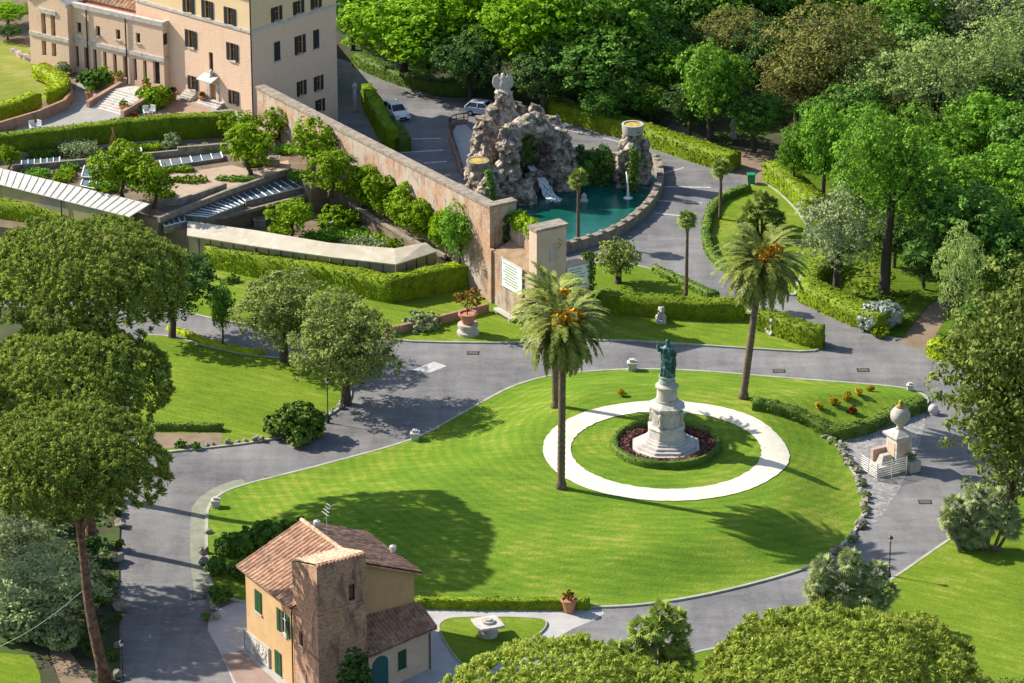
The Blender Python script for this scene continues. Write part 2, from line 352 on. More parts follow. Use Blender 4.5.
def watermat():
    m = mat('pool_water', (.005, .115, .085), .06, (.003, .055, .045), .18, .6, .25, 2.2, spec=.5); return m
M['water'] = watermat()
L_ = {}
L_['bright'] = leafmat('leaf_bright', (0.103, 0.234, 0.007), (0.345, 0.605, 0.018), 0.33, .35)
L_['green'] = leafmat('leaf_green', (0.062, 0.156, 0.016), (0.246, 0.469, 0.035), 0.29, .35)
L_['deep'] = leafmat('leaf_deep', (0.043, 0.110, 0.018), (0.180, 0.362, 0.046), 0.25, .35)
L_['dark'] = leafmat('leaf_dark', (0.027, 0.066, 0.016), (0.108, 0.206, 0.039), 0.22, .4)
L_['dun'] = leafmat('leaf_dun', (.055, .085, .028), (.29, .265, .05), .2, .13)
L_['pale'] = leafmat('leaf_pale', (0.144, 0.216, 0.050), (0.497, 0.632, 0.193), 0.29, .45)
L_['grey'] = leafmat('leaf_grey', (0.125, 0.175, 0.075), (0.426, 0.493, 0.224), .22, .5)
L_['laurel'] = leafmat('leaf_laurel', (.10, .15, .03), (.46, .53, .14), .26, .7)
L_['magnolia'] = leafmat('leaf_magnolia', (.075, .12, .016), (.33, .40, .08), .25, .9)
L_['pine'] = leafmat('leaf_pine', (.065, .11, .012), (.45, .55, .095), .34, 1.3)
L_['pine_y'] = leafmat('leaf_pine_light', (.13, .19, .018), (.60, .68, .12), .36, 1.3)
L_['citrus'] = leafmat('leaf_citrus', (.09, .19, .005), (.33, .47, .012), .3, .8)
L_['hedge'] = leafmat('leaf_hedge', (0.075, 0.125, 0.006), (0.225, 0.306, 0.013), .06, .7)
L_['hedge_y'] = leafmat('leaf_hedge_light', (0.132, 0.198, 0.005), (0.324, 0.396, 0.010), .06, .7)
L_['hedge_d'] = leafmat('leaf_hedge_dark', (0.047, 0.095, 0.014), (0.135, 0.209, 0.027), .06, .7)
L_['palm'] = leafmat('palm_frond', (.09, .125, .02), (.36, .40, .085), .22, 1.2, .45)
L_['fan'] = leafmat('fan_leaf', (0.111, 0.169, 0.026), (0.325, 0.403, 0.078), 0.24, 1.5)
L_['fangrey'] = leafmat('fan_leaf_grey', (.14, .18, .055), (.42, .48, .20), .25, 1.5)
L_['yellow'] = leafmat('leaf_gold', (.42, .30, .01), (.75, .58, .04), .3, 2)
L_['red'] = leafmat('leaf_red', (.14, .03, .02), (.35, .09, .03), 0.19, 2)
L_['rust'] = leafmat('leaf_rust', (.12, .08, .012), (.36, .20, .03), 0.19, 2)
L_['silver'] = leafmat('leaf_silver', (.24, .29, .23), (.44, .49, .40), 0.12, 2)
L_['purple'] = leafmat('leaf_purple', (.03, .012, .014), (.085, .03, .035), 0.19, .6)
L_['flower'] = leafmat('flower_mix', (.05, .09, .02), (.30, .06, .11), 0.12, 3)

# ------------------------------------------------------------------ leaf clouds
def unit(a): return a / (np.linalg.norm(a, axis=1, keepdims=True) + 1e-9)
def cards(r, pos, nrm, size, spread=.7, asp=.55, updir=0.0):
    n = len(pos); q = unit(nrm + spread*r.normal(size=(n, 3))); rv = r.normal(size=(n, 3))
    if updir: rv = unit(nrm)*updir + rv*.6; q = unit(np.cross(rv, r.normal(size=(n, 3))))
    t = unit(rv - q*np.sum(rv*q, 1, keepdims=True)); b = np.cross(q, t)
    s = (size*r.uniform(.7, 1.35, n))[:, None] if np.isscalar(size) else size[:, None]
    V = np.stack([pos-t*s, pos+b*s*asp+t*s*.15, pos+t*s, pos-b*s*asp+t*s*.15], 1).reshape(-1, 3)
    return V, np.arange(4*n).reshape(-1, 4)
def sphere_pts(r, n, up=-1.0):
    p = unit(r.normal(size=(n*3, 3))); p = p[p[:, 2] > up]; return p[:n]
def crown_mesh(name, m, seed, R=5.0, zc=8.0, rz=4.2, lobes=26, n=11000, size=.26, lr=(.26, .42), gap=.42, spread=.45, cs=.10, inner=.12, low=False):
    r = np.random.default_rng(seed)
    c = unit(r.normal(size=(lobes, 3))); c[:, 2] = np.where(c[:, 2] < (-.95 if low else -.45), -c[:, 2]*.6, c[:, 2])
    rad = r.uniform(.45, .78, lobes)[:, None]; c = c*rad*np.array([R, R, rz])
    c = np.vstack([c, [[0, 0, rz*.35], [R*.2, -R*.15, 0]]]); rl = r.uniform(*lr, len(c))*R
    P, Nn = [], []; per = n//len(c); cr = cs*R; pc = 24
    for i in range(len(c)):
        k = max(6, int(per*(rl[i]/(R*.34))**2/pc))
        d = sphere_pts(r, k, -.75); q = c[i] + d*rl[i]*r.uniform(.74, 1.06, (len(d), 1))*np.array([1, 1, .85])
        ok = np.ones(len(q), bool)
        for j in range(len(c)):
            if j != i: ok &= np.linalg.norm((q-c[j])/np.array([1, 1, .85]), axis=1) > rl[j]*.70
        q, d = q[ok], d[ok]
        if not len(q): continue
        w = unit(r.normal(size=(len(q)*pc, 3)) + np.repeat(d, pc, 0)*.5 + [0, 0, .45]); rs = np.repeat(r.uniform(.6, 1.35, len(q)), pc)[:, None]*cr*r.uniform(.45, 1.08, (len(q)*pc, 1))
        P.append(np.repeat(q, pc, 0) + w*rs*np.array([1.15, 1.15, .72])); Nn.append(unit(w + np.repeat(d, pc, 0)*.45))
    P = np.vstack(P); Nn = np.vstack(Nn)
    # clumpy gaps
    g = np.array([noise.noise(Vector(p*0.95/ max(.6, R/5.0)) + Vector((seed*3.1, 0, 0))) for p in P]); ok = g > np.quantile(g, gap*.45)
    P, Nn = P[ok], Nn[ok]
    P = P + 0.0
    k = int(n*inner); q = unit(r.normal(size=(k, 3)))*r.uniform(.2, .72, (k, 1))*np.array([R, R, rz])
    V1, F1 = cards(r, P + np.array([0, 0, zc]), Nn + np.array([0, 0, .35]), size, spread)
    V2, F2 = cards(r, q + np.array([0, 0, zc]), unit(q)+.001, size*1.25, 1.0)
    V = np.vstack([V1, V2]); F = np.vstack([F1, F2+len(V1)])
    return np_mesh(name, V, F, m), c + np.array([0, 0, zc])
def trunk_mb(cent, zc, rz, r0=.35, seed=0, limbs=8, bend=.4, fork=.45):
    rr = random.Random(seed); b = MB(); zf = zc - rz*fork
    mid = Vector((rr.uniform(-bend, bend), rr.uniform(-bend, bend), zf))
    pts = [Vector((0, 0, -.3)), Vector((0, 0, .15)), mid*.5 + Vector((rr.uniform(-.2, .2), 0, 0)), mid, Vector((mid.x*1.3, mid.y*1.3, zc+rz*.25))]
    b.tube(pts, [r0*1.7, r0*1.15, r0*.9, r0*.75, r0*.18], 9)
    for i in rr.sample(range(len(cent)), min(limbs, len(cent))):
        e = Vector(cent[i]); st = pts[2].lerp(pts[4], rr.uniform(.25, .8)); m_ = st.lerp(e, .5) + Vector((0, 0, -rr.uniform(.1, .5)))
        b.tube([st, m_, e], [r0*.42, r0*.28, r0*.06], 6)
    return b
PROTO = {}
def proto_tree(kind, leaf, seeds, bark='bark', r0=.35, limbs=8, **kw):
    PROTO[kind] = []
    for s in seeds:
        me, cen = crown_mesh('crown', L_[leaf], s, **kw)
        tb = trunk_mb(cen, kw.get('zc', 8.0), kw.get('rz', 4.2), r0, s, limbs)
        tm = bpy.data.meshes.new('trunk'); tm.from_pydata(tb.v, [], tb.f); tm.materials.append(M[bark]); tm.polygons.foreach_set('use_smooth', [True]*len(tb.f)); tm.update()
        PROTO[kind].append((me, tm, kw.get('R', 5.0), kw.get('zc', 8.0), kw.get('rz', 4.2)))
def put_tree(name, kind, loc, sx, sz, rz, label, cat='tree', group=None, var=0):
    me, tm = PROTO[kind][var % len(PROTO[kind])][:2]
    o = empty(name, loc, rz); o.scale = (sx, sx, sz); tag(o, label, cat, group)
    link('trunk', tm, o); link('crown', me, o); return o
def tree(kind, cx, cy, rpx, label, name='broadleaf_tree', base=None, ground=0.0, squash=1.0, group=None, rz=None, var=None, cat='tree', zk=None):
    """crown centre and half width in the photo; optional trunk foot"""
    me, tm, R, zc, rzc = PROTO[kind][0]
    seed = int(cx*7+cy*13); rr = random.Random(seed)
    if base:
        loc = at(base[0], base[1], ground); sx = rpx*mpp(base[0], base[1], ground)/R
        hc = height_at(loc, cy) - ground; sz = hc/zc
    else:
        sx = 1.0
        for _ in range(6):
            sz = sx*squash; p = at(cx, cy, ground+zc*sz); sx = rpx*mpp(cx, cy, ground+zc*sz)/R
        loc = Vector((p.x, p.y, ground))
    return put_tree(name, kind, loc, sx, sz, rr.uniform(0, 6.28) if rz is None else rz, label, cat, group, rr.randrange(9) if var is None else var)

proto_tree('bright', 'bright', (11, 12), n=21000, size=.185, lobes=34, lr=(.18, .34), zc=6.6, rz=5.2)
proto_tree('green', 'green', (21, 22, 23), n=20000, size=.175, lobes=34, lr=(.18, .36), zc=6.4, rz=5.2)
proto_tree('open', 'green', (25,), n=30000, size=.13, lobes=32, lr=(.17, .32), zc=8.6, rz=4.4, gap=.6, r0=.42)
proto_tree('deep', 'deep', (31, 32), n=20000, size=.175, lobes=32, lr=(.2, .36), zc=6.2, rz=5.3)
proto_tree('dark', 'dark', (41,), n=17000, size=.18, zc=6, rz=5.2)
proto_tree('dun', 'dun', (51, 52), n=30000, size=.11, lobes=40, lr=(.18, .32), zc=6.2, rz=5.4)
proto_tree('pale', 'pale', (61, 62), n=26000, size=.11, lobes=40, lr=(.14, .28), gap=.6, zc=6.4, rz=5.6, inner=.06)
proto_tree('grey', 'grey', (71, 72), n=20000, size=.14, lobes=38, lr=(.17, .3), gap=.5, zc=6, rz=5.2)
proto_tree('laurel', 'laurel', (81, 82), R=4, zc=4.1, rz=4.0, n=30000, size=.115, lobes=46, lr=(.24, .38), gap=.1)
proto_tree('magnolia', 'magnolia', (91,), R=6, zc=8.2, rz=8.4, n=64000, size=.15, lobes=90, lr=(.17, .29), low=True, gap=.2, cs=.075)
proto_tree('purple', 'purple', (95,), n=14000, size=.19, zc=6, rz=5)
proto_tree('citrus', 'citrus', (101, 102, 103), R=1.45, zc=1.55, rz=1.4, n=5600, size=.085, lobes=20, lr=(.36, .5), cs=.14, r0=.11, limbs=5)
def bush_mesh(name, leaf, seed, R=1.0, h=1.0, n=900, size=.1, lobes=9):
    me, _ = crown_mesh(name, L_[leaf], seed, R=R, zc=h*.42, rz=h*.5, lobes=lobes, n=n, size=size, lr=(.34, .52), inner=.25); return me
BUSH = {}
def bush(leaf, px, py, rpx, hpx, label, name='shrub', z=0.0, group=None, cat='shrub', size=None, seed=None):
    k = mpp(px, py, z); R = rpx*k; h = hpx*k/.93
    me = bush_mesh(name, leaf, seed or int(px*3+py), R, h, int(min(9000, max(500, 900*R*h*1.5))), size or max(.09, min(.2, R*.11)))
    o = link(name, me, None, at(px, py, z)); return tag(o, label, cat, group)

# ------------------------------------------------------------------ stone pine
def stone_pine(name, px, py, rpx, base, label, leaf='pine', lean=(0, 0), h=None, seed=1, tilt=.30, dome=.60, ground=0.0, trunk_r=.48, group=None):
    """umbrella crown: centre (px,py) and half width in the photo, base = foot pixel or None with height h"""
    r = np.random.default_rng(seed); rr = random.Random(seed)
    if base:
        foot = at(base[0], base[1], ground); zc = h
        cc = at(px, py, zc)
    else:
        zc = h; cc = at(px, py, zc); foot = Vector((cc.x+lean[0], cc.y+lean[1], ground))
    R = rpx*mpp(px, py, zc); off = cc - foot
    o = empty(name, foot); tag(o, label, 'pine tree', group)
    # one dome broken into boughs, closely set with needle tufts
    nl = 15; lob = [(0, 0, R*dome*.62, R*.42)]
    for i in range(nl):
        a = i*2.399963; q = math.sqrt((i+1.2)/(nl+.6))*.78
        lob.append((R*q*math.cos(a), R*q*math.sin(a), R*dome*(.62*(1-q*q*1.15)) + r.uniform(-.06, .05)*R, R*r.uniform(.27, .40)))
    tsz = .47*(R/8)**.5; k = int(2*math.pi*R*R*1.0/(tsz*tsz*1.75)); i_ = np.arange(k)+.5
    sz = 1-i_/k*1.42; az = i_*2.399963+r.normal(size=k)*.05; cz = np.sqrt(np.clip(1-sz*sz, 0, 1)); d0 = np.stack([cz*np.cos(az), cz*np.sin(az), sz], 1)
    g = np.array([noise.noise(Vector(p*2.1)+Vector((seed*5.0, 0, 0)))*.17 + noise.noise(Vector(p*4.6)+Vector((0, seed*5.0, 0)))*.10 for p in d0])
    P = d0*(np.array([R, R, R*dome]))*(.90+g)[:, None]; P[:, 2] = np.where(P[:, 2] < 0, P[:, 2]*.75, P[:, 2])
    ok = (g > -.21) & (r.random(k) < np.where(d0[:, 2] < -.1, .75, 1.0)); P, Nn = P[ok], unit(d0[ok]*np.array([1, 1, 1/dome]))
    per = 22; k = len(P); ts = np.repeat(r.uniform(.7, 1.35, k)*tsz, per)[:, None]; ax = np.repeat(unit(Nn*.55 + [0, 0, 1.0]), per, 0)
    d = unit(r.normal(size=(k*per, 3))*.62 + ax*1.05)
    pos = np.repeat(P, per, 0) + d*ts*r.uniform(.35, .8, (k*per, 1)) + np.array([off.x, off.y, zc])
    q = r.normal(size=(k*per, 3)); q = unit(q - d*np.sum(q*d, 1, keepdims=True)); bn = np.cross(d, q); hl = ts*r.uniform(.36, .52, (k*per, 1)); hw = hl*.30
    V1 = np.stack([pos-d*hl-bn*hw*.5, pos+bn*hw, pos+d*hl, pos-bn*hw], 1).reshape(-1, 3); F1 = np.arange(4*k*per).reshape(-1, 4)
    pt_ = 20; w = unit(r.normal(size=(k*pt_, 3)) + np.repeat(unit(Nn*.6 + [0, 0, 1.0]), pt_, 0)*1.1); t2 = ts[::per].repeat(pt_, 0)
    pos2 = np.repeat(P + unit(Nn*.55 + [0, 0, 1.0])*ts[::per]*.45, pt_, 0) + w*t2*r.uniform(.35, .62, (k*pt_, 1)) + np.array([off.x, off.y, zc])
    V3, F3 = cards(r, pos2, w + np.repeat(Nn, pt_, 0)*.3, .105*(R/8)**.5, .3, .45); F1 = np.vstack([F1, F3+len(V1)]); V1 = np.vstack([V1, V3])
    # inner boughs
    kk = 7000; q = r.normal(size=(kk, 3)); q[:, 2] = np.abs(q[:, 2])-.25; q = unit(q)*r.uniform(.35, .80, (kk, 1))*np.array([R*.95, R*.95, R*dome*.95]) + np.array([0, 0, -R*.03]) + np.array([off.x, off.y, zc])
    V2, F2 = cards(r, q, np.tile([0, 0, 1.0], (kk, 1)), .26, .8, .5)
    me = np_mesh('crown', np.vstack([V1, V2]), np.vstack([F1, F2+len(V1)]), L_[leaf]); link('crown', me, o)
    b = MB(); top = Vector((off.x, off.y, zc - R*dome*.25))
    pts = []
    for i in range(9):
        t = i/8; w = Vector((math.sin(t*5+seed)*.22, math.cos(t*4+seed)*.2, 0))*math.sin(t*math.pi)
        pts.append(Vector((top.x*t, top.y*t, top.z*t - .3*(1-t))) + w)
    b.tube(pts, [trunk_r*(1.25 if i == 0 else 1.02-.07*i) for i in range(9)], 10)
    for (x, y, z, lr) in lob[1:12]:
        e = Vector((x+off.x, y+off.y, zc+z-lr*.2)); st = pts[6].lerp(pts[8], rr.random()); m_ = st.lerp(e, .55) + Vector((0, 0, -.5))
        b.tube([st, m_, e], [trunk_r*.4, trunk_r*.27, .05], 6)
    b.build('trunk', M['pinebark'], o, smooth=True)
    return o, foot, pts

# ------------------------------------------------------------------ palms
def frond_arrays(r, az, el, Ln, droop, nl=22, ll=.5, w=.13, base=.25):
    V, F = [], []
    pts = []; p = np.array([math.cos(az)*base, math.sin(az)*base, 0.0]); e = el; st = Ln/11
    for i in range(12):
        pts.append(p.copy()); d = np.array([math.cos(az)*math.cos(e), math.sin(az)*math.cos(e), math.sin(e)]); p = p + d*st; e -= droop/11*(1+.6*i/11)
    pts = np.array(pts); side = np.array([-math.sin(az), math.cos(az), 0])
    for i in range(11):
        a, b = pts[i], pts[i+1]; w0 = .05*(1-i/12); k = len(V)
        V += [a-side*w0, a+side*w0, b+side*w0*.85, b-side*w0*.85]; F.append((k, k+1, k+2, k+3))
    for j in range(nl):
        t = .12+.86*j/nl; x = t*11; i = min(10, int(x)); c = pts[i]+(pts[i+1]-pts[i])*(x-i); tg = pts[i+1]-pts[i]; tg = tg/np.linalg.norm(tg); nn = np.cross(tg, side)
        L = ll*(math.sin(math.pi*min(1, .18+t*.85))**.6)
        for sg in (-1, 1):
            d = side*sg*.70 + tg*.72 - nn*.0 + np.array([0, 0, .12]); d = d/np.linalg.norm(d); d = d + r.normal(size=3)*.07
            k = len(V); e_ = c+d*L; V += [c-tg*w, c+tg*w, e_+tg*w*.35-np.array([0, 0, L*.14]), e_-tg*w*.35-np.array([0, 0, L*.14])]; F.append((k, k+1, k+2, k+3))
    return V, F
def fronds_mesh(name, m, seed, n, L, ll, elhi=1.45, ello=-.75, drp=(1.0, 1.7)):
    r = np.random.default_rng(seed); V, F = [], []
    for i in range(n):
        t = (i+.5)/n; el = elhi + (ello-elhi)*t**.85; az = i*2.399963 + r.uniform(-.2, .2)
        v, f = frond_arrays(r, az, el, L*r.uniform(.88, 1.08), r.uniform(*drp)*(1.0-.35*t), ll=ll); k = len(V); V += v; F += [tuple(k+q for q in x) for x in f]
    return np_mesh(name, np.array(V), np.array(F), m)
def date_palm(foot, top, R, label, seed, fruit=3, trunk_r=.33):
    o = empty('date_palm', foot); tag(o, label, 'palm tree', 'feathery date palms on the lawn'); d = top-foot; b = MB(); n = 60
    pts = [d*(i/n) + Vector((0, 0, -.2 if i == 0 else 0)) for i in range(n+1)]
    b.tube(pts, [trunk_r*(1.35 if i < 3 else 1.0)*(1.06 if i % 2 else .96)*(1-.18*i/n) for i in range(n+1)], 14)
    b.build('trunk', M['palmbark'], o, smooth=True)
    q = MB(); q.lathe([(.3, -1.5), (.62, -1.0), (.78, -.4), (.62, .1), (.25, .5)], tuple(d), 16); q.build('crown_boss', M['skirt'], o, smooth=True)
    fm = fronds_mesh('fronds', L_['palm'], seed, 104, R*1.2, R*.155, ello=-.95, drp=(.9, 1.7)); f = link('fronds', fm, o, d)
    r = np.random.default_rng(seed+5)
    for k in range(fruit):
        a = -2.1+k*.75+seed*.12; c = Vector((math.cos(a)*1.25, math.sin(a)*1.25, .75+.2*(k % 2)))
        P = np.clip(r.normal(size=(420, 3)), -1.6, 1.6)*np.array([.33, .33, .36]); V, F = cards(r, P, P+.01, .15, .6, .5); link('fruit_cluster', np_mesh('fruit_cluster', V, F, M['orange']), o, d+c)
    for k in range(3):
        a = -1.9+k*.75+seed; s = MB(); s.ball((0, 0, 0), .42, 10, 0, (.8, .8, 1.25)); s.build('seed_pod', M['skirt'], o, d+Vector((math.cos(a)*.95, math.sin(a)*.95, -1.15)), smooth=True)
    return o
def fan_head(r, c, R, n, lo=-.6):
    V, F = [], []
    for i in range(n):
        t = (i+.5)/n; el = 1.35+(lo-1.35)*t; az = i*2.399963; d = np.array([math.cos(az)*math.cos(el), math.sin(az)*math.cos(el), math.sin(el)]); side = np.array([-math.sin(az), math.cos(az), 0]); up = np.cross(d, side)*-1
        L = R*r.uniform(.8, 1.1); h = c + d*L*.5; k = len(V); V += [c-side*.025, c+side*.025, h+side*.025, h-side*.025]; F.append((k, k+1, k+2, k+3))
        for j in range(11):
            a = -1.5+3.0*j/10; dd = d*math.cos(a)+side*math.sin(a)-np.array([0, 0, .25+.25*abs(a)]); e = h+dd*L*.55; ww = np.cross(dd, up); ww = ww/np.linalg.norm(ww)*L*.06
            k = len(V); V += [h, h+dd*L*.28+ww, e, h+dd*L*.28-ww]; F.append((k, k+1, k+2, k+3))
    return V, F
def fan_palm(base, crown_y, rpx, label, seed, cx=None):
    foot = at(*base); hh = height_at(foot, crown_y); k = mpp(*base); R = rpx*k
    dx = ((cx or base[0])-base[0])*k
    o = empty('fan_palm', foot); tag(o, label, 'palm tree', 'slender fan palms by the pool road')
    b = MB(); b.tube([(dx*i/12, 0, hh*i/12-.1) for i in range(13)], [.2-.075*i/12 for i in range(13)], 9); b.build('trunk', M['palmbark'], o, smooth=True)
    q = MB(); q.lathe([(.12, -1.6), (.22, -1.1), (.3, -.4), (.14, .1)], (dx, 0, hh), 10); q.build('dead_fronds', M['skirt'], o, smooth=True)
    V, F = fan_head(np.random.default_rng(seed), np.array([0, 0, 0.]), R*1.1, 34, -.7); link('fronds', np_mesh('fronds', np.array(V), np.array(F), L_['fan']), o, (dx, 0, hh))
    return o
def palm_clump(heads, base, label, leaf, seed):
    """heads: list of (px,py,rpx) in the photo, all rising from one clump at base"""
    foot = at(*base); r = np.random.default_rng(seed); o = empty('palm_clump', foot); tag(o, label, 'palm clump')
    V, F = [], []; b = MB()
    heads = list(heads) + [(x+(5 if i % 2 else -6), y+12, rp*.85) for i, (x, y, rp) in enumerate(heads)]
    for i, (x, y, rp) in enumerate(heads):
        g = at(base[0]+(x-base[0])*.55, base[1]+((i*37) % 11-5)*.7); hh = height_at(g, y); top = Vector((at(x, y, hh).x, g.y, hh)) - foot; st = g-foot
        b.tube([st.lerp(top, t/5) + Vector((0, 0, -.1)) for t in range(6)], [.17, .15, .14, .13, .12, .1], 7)
        v, f = fan_head(r, np.array(top), rp*mpp(*base), 26, -.8); k = len(V); V += v; F += [tuple(k+q for q in xx) for xx in f]
    b.build('trunk', M['palmbark'], o, smooth=True); link('fronds', np_mesh('fronds', np.array(V), np.array(F), L_[leaf]), o)
    return o

# ------------------------------------------------------------------ hedges
def hedge(pts, w, h, label, leaf='hedge', z=0.0, name='hedge', closed=False, dens=26, size=.13, smooth=1, group=None, cat='hedge', seed=3, pxpts=True, side=1, rough=1.0):
    """pts: foot line in photo (front foot), the hedge body extends behind it by w"""
    P = [at(p[0], p[1], z) for p in pts] if pxpts else [Vector(p) for p in pts]
    P = chaikin(P, smooth, closed)
    # resample
    Q = []; m = len(P); segs = m if closed else m-1
    for i in range(segs):
        a, b = P[i], P[(i+1) % m]; k = max(1, int((b-a).length/.9)); Q += [a.lerp(b, j/k) for j in range(k)]
    if not closed: Q.append(P[-1])
    n = len(Q); o0 = Q[0].copy(); r = np.random.default_rng(seed)
    nor = []
    for i in range(n):
        t = (Q[(i+1) % n]-Q[i-1]) if closed else (Q[min(i+1, n-1)]-Q[max(i-1, 0)]); t.z = 0; t.normalize(); nor.append(Vector((-t.y, t.x, 0))*side)
    V = []; 
    for i in range(n):
        jh = h*(1+rough*(.06*noise.noise(Q[i]*.5)+.04*noise.noise(Q[i]*1.3))); jw = rough*.2*noise.noise(Q[i]*.8+Vector((9, 0, 0)))
        f = Q[i]-o0; bk = f+nor[i]*(w+jw); f = f + nor[i]*(-jw*.5)
        ins = nor[i]*.07
        V += [f, f+ins*.5+Vector((0, 0, jh*.55)), f+ins+Vector((0, 0, jh)), bk-ins+Vector((0, 0, jh)), bk-ins*.5+Vector((0, 0, jh*.55)), bk]
    F = []; rng = range(n) if closed else range(n-1)
    for i in rng:
        a = i*6; b = ((i+1) % n)*6
        F += [(a+k, b+k, b+k+1, a+k+1) for k in range(5)]
    V = np.array([tuple(v) for v in V]); F = np.array(F)
    if not closed: F = np.vstack([F, [(0, 1, 4, 5), (1, 2, 3, 4), ((n-1)*6, (n-1)*6+5, (n-1)*6+4, (n-1)*6+1), ((n-1)*6+1, (n-1)*6+4, (n-1)*6+3, (n-1)*6+2)]])
    # leaves over every face
    A = V[F]; e1 = A[:, 1]-A[:, 0]; e2 = A[:, 3]-A[:, 0]; nn = np.cross(e1, e2); ar = np.linalg.norm(nn, axis=1); nn = unit(nn)
    cen = A.mean(1); mid = V.reshape(n, 6, 3).mean(1)
    cnt = r.poisson(ar*dens); idx = np.repeat(np.arange(len(F)), cnt); u = r.random((len(idx), 2))
    B = A[idx]; pos = (B[:, 0]*(1-u[:, :1])*(1-u[:, 1:]) + B[:, 1]*u[:, :1]*(1-u[:, 1:]) + B[:, 2]*u[:, :1]*u[:, 1:] + B[:, 3]*(1-u[:, :1])*u[:, 1:])
    fi = np.minimum(idx//5, n-1); out = pos-mid[fi]; sg = np.sign(np.sum(out*nn[idx], 1)); sg[sg == 0] = 1; nm = nn[idx]*sg[:, None]
    pos = pos + nm*(r.uniform(-.04, .12, len(pos)) + rough*.10*np.array([noise.noise(Vector(p)*1.6+Vector((seed, 0, 0))) for p in pos]))[:, None]
    V2, F2 = cards(r, pos, nm, size, .28)
    me = np_mesh(name, np.vstack([V, V2]), np.vstack([F, F2+len(V)]), L_[leaf])
    return tag(link(name, me, None, o0), label, cat, group)

# ================================================================== THE SETTING
def pt(p, z=0.0):
    if isinstance(p, Vector): return Vector((p.x, p.y, z))
    return at(p[0], p[1], z)
def structure(o): o['kind'] = 'structure'; return o
def sheet(name, poly, z, m, smooth=2, world=None):
    P = chaikin([pt(p, z) for p in poly], smooth); b = MB(); a = sum(P[i].x*P[(i+1) % len(P)].y-P[(i+1) % len(P)].x*P[i].y for i in range(len(P)))
    if a < 0: P = P[::-1]
    b.add([(p.x, p.y, z) for p in P], [tuple(range(len(P)))]); return structure(b.build(name, m, world=world))
def inset(P, d):
    a = sum(P[i].x*P[(i+1) % len(P)].y-P[(i+1) % len(P)].x*P[i].y for i in range(len(P))); s = 1 if a > 0 else -1; out = []; n = len(P)
    for i in range(n):
        t = P[(i+1) % n]-P[i-1]; t.z = 0; t.normalize(); out.append(P[i] + Vector((-t.y, t.x, 0))*s*d)
    return out
def island(name, poly, m, z=.12, smooth=2, kerb=.26, z0=-.04):
    P = chaikin([pt(p, z) for p in poly], smooth); I = inset(P, kerb) if kerb else P
    b = MB(); b.prism([(p.x, p.y) for p in I], z0, z); o = structure(b.build(name, m))
    if kerb:
        k = MB(); n = len(P); vs = []
        for i in range(n):
            for q, zz in ((P[i], z0), (P[i], z+.025), (I[i], z+.025), (I[i], z0)): vs.append((q.x, q.y, zz))
        k.add(vs, [(a*4+j, b_*4+j, b_*4+j+1, a*4+j+1) for a in range(n) for b_ in [(a+1) % n] for j in range(3)])
        structure(k.build('kerb', M['kerb']))
    return o
D1 = Vector((.53, -.848, 0)).normalized(); D2 = Vector((-D1.y, D1.x, 0))     # the two directions the walls and the house share
WB = at(490, 302); WF = Frame(WB, math.atan2(D2.y, D2.x))                      # wall frame: x right-back, y away along the wall
b = MB(); b.quad((-1500, -300, -.06), (1500, -300, -.06), (1500, 2500, -.06), (-1500, 2500, -.06)); structure(b.build('ground', M['earth']))
road_poly = [(338, 58), (352, 63), (400, 85), (440, 97), (480, 98), (545, 108), (600, 122), (660, 140), (700, 156), (733, 172), (752, 180), (765, 176), (850, 200), (1000, 300), (1110, 340), (1110, 790), (-110, 790), (-110, 300), (150, 300), (300, 310), (480, 300), WF.wld(0, 0), WF.wld(0, 44), WF.wld(8, 60)]
sheet('road', road_poly, .0, M['road'], 0)
sheet('dirt_path', [(628, 78), (650, 82), (660, 105), (690, 132), (730, 146), (775, 150), (800, 168), (770, 186), (748, 182), (735, 172), (700, 155), (668, 128), (640, 100)], .004, M['dirt'])
sheet('woodland_path', [(898, 342), (935, 288), (970, 292), (928, 352)], .008, M['dirt'], 0)
# lawns
MAIN = [(205, 524), (206, 507), (220, 493), (250, 483), (300, 471), (345, 459), (390, 447), (422, 436), (452, 419), (482, 402), (510, 387), (542, 377), (580, 372), (640, 369), (700, 371), (780, 378), (860, 384), (906, 388), (928, 396), (930, 406), (895, 421), (862, 434), (838, 440), (846, 458), (860, 482), (867, 505), (862, 524), (846, 545), (818, 566), (770, 581), (700, 598), (640, 607), (590, 609), (500, 607), (420, 606), (330, 604), (240, 606), (208, 590), (205, 555)]
MP = chaikin([pt(p, 0) for p in MAIN], 2); MI = inset(MP, .26); MA = np.array([(p.x, p.y) for p in MI])
def edge_dist(x, y):
    p = np.array([x, y]); a = MA; b_ = np.roll(MA, -1, 0); ab = b_-a; t = np.clip(((p-a)*ab).sum(1)/((ab*ab).sum(1)+1e-9), 0, 1); return float(np.sqrt((((a+ab*t[:, None])-p)**2).sum(1)).min())
def in_lawn(x, y):
    a = MA; b_ = np.roll(MA, -1, 0); c = (a[:, 1] > y) != (b_[:, 1] > y); xi = (b_[:, 0]-a[:, 0])*(y-a[:, 1])/(b_[:, 1]-a[:, 1]+1e-12)+a[:, 0]; return bool((c & (xi > x)).sum() % 2)
def lawn_z(x, y):
    if not in_lawn(x, y): return .12
    w = 7.5 + 9*min(1, max(0, (8-x)/22)); t = min(1, edge_dist(x, y)/w); return .12 + 1.45*t*t*(3-2*t)
def lat(px, py):
    z = .12
    for _ in range(12): p = at(px, py, z); z = .5*z + .5*lawn_z(p.x, p.y)
    return at(px, py, z)
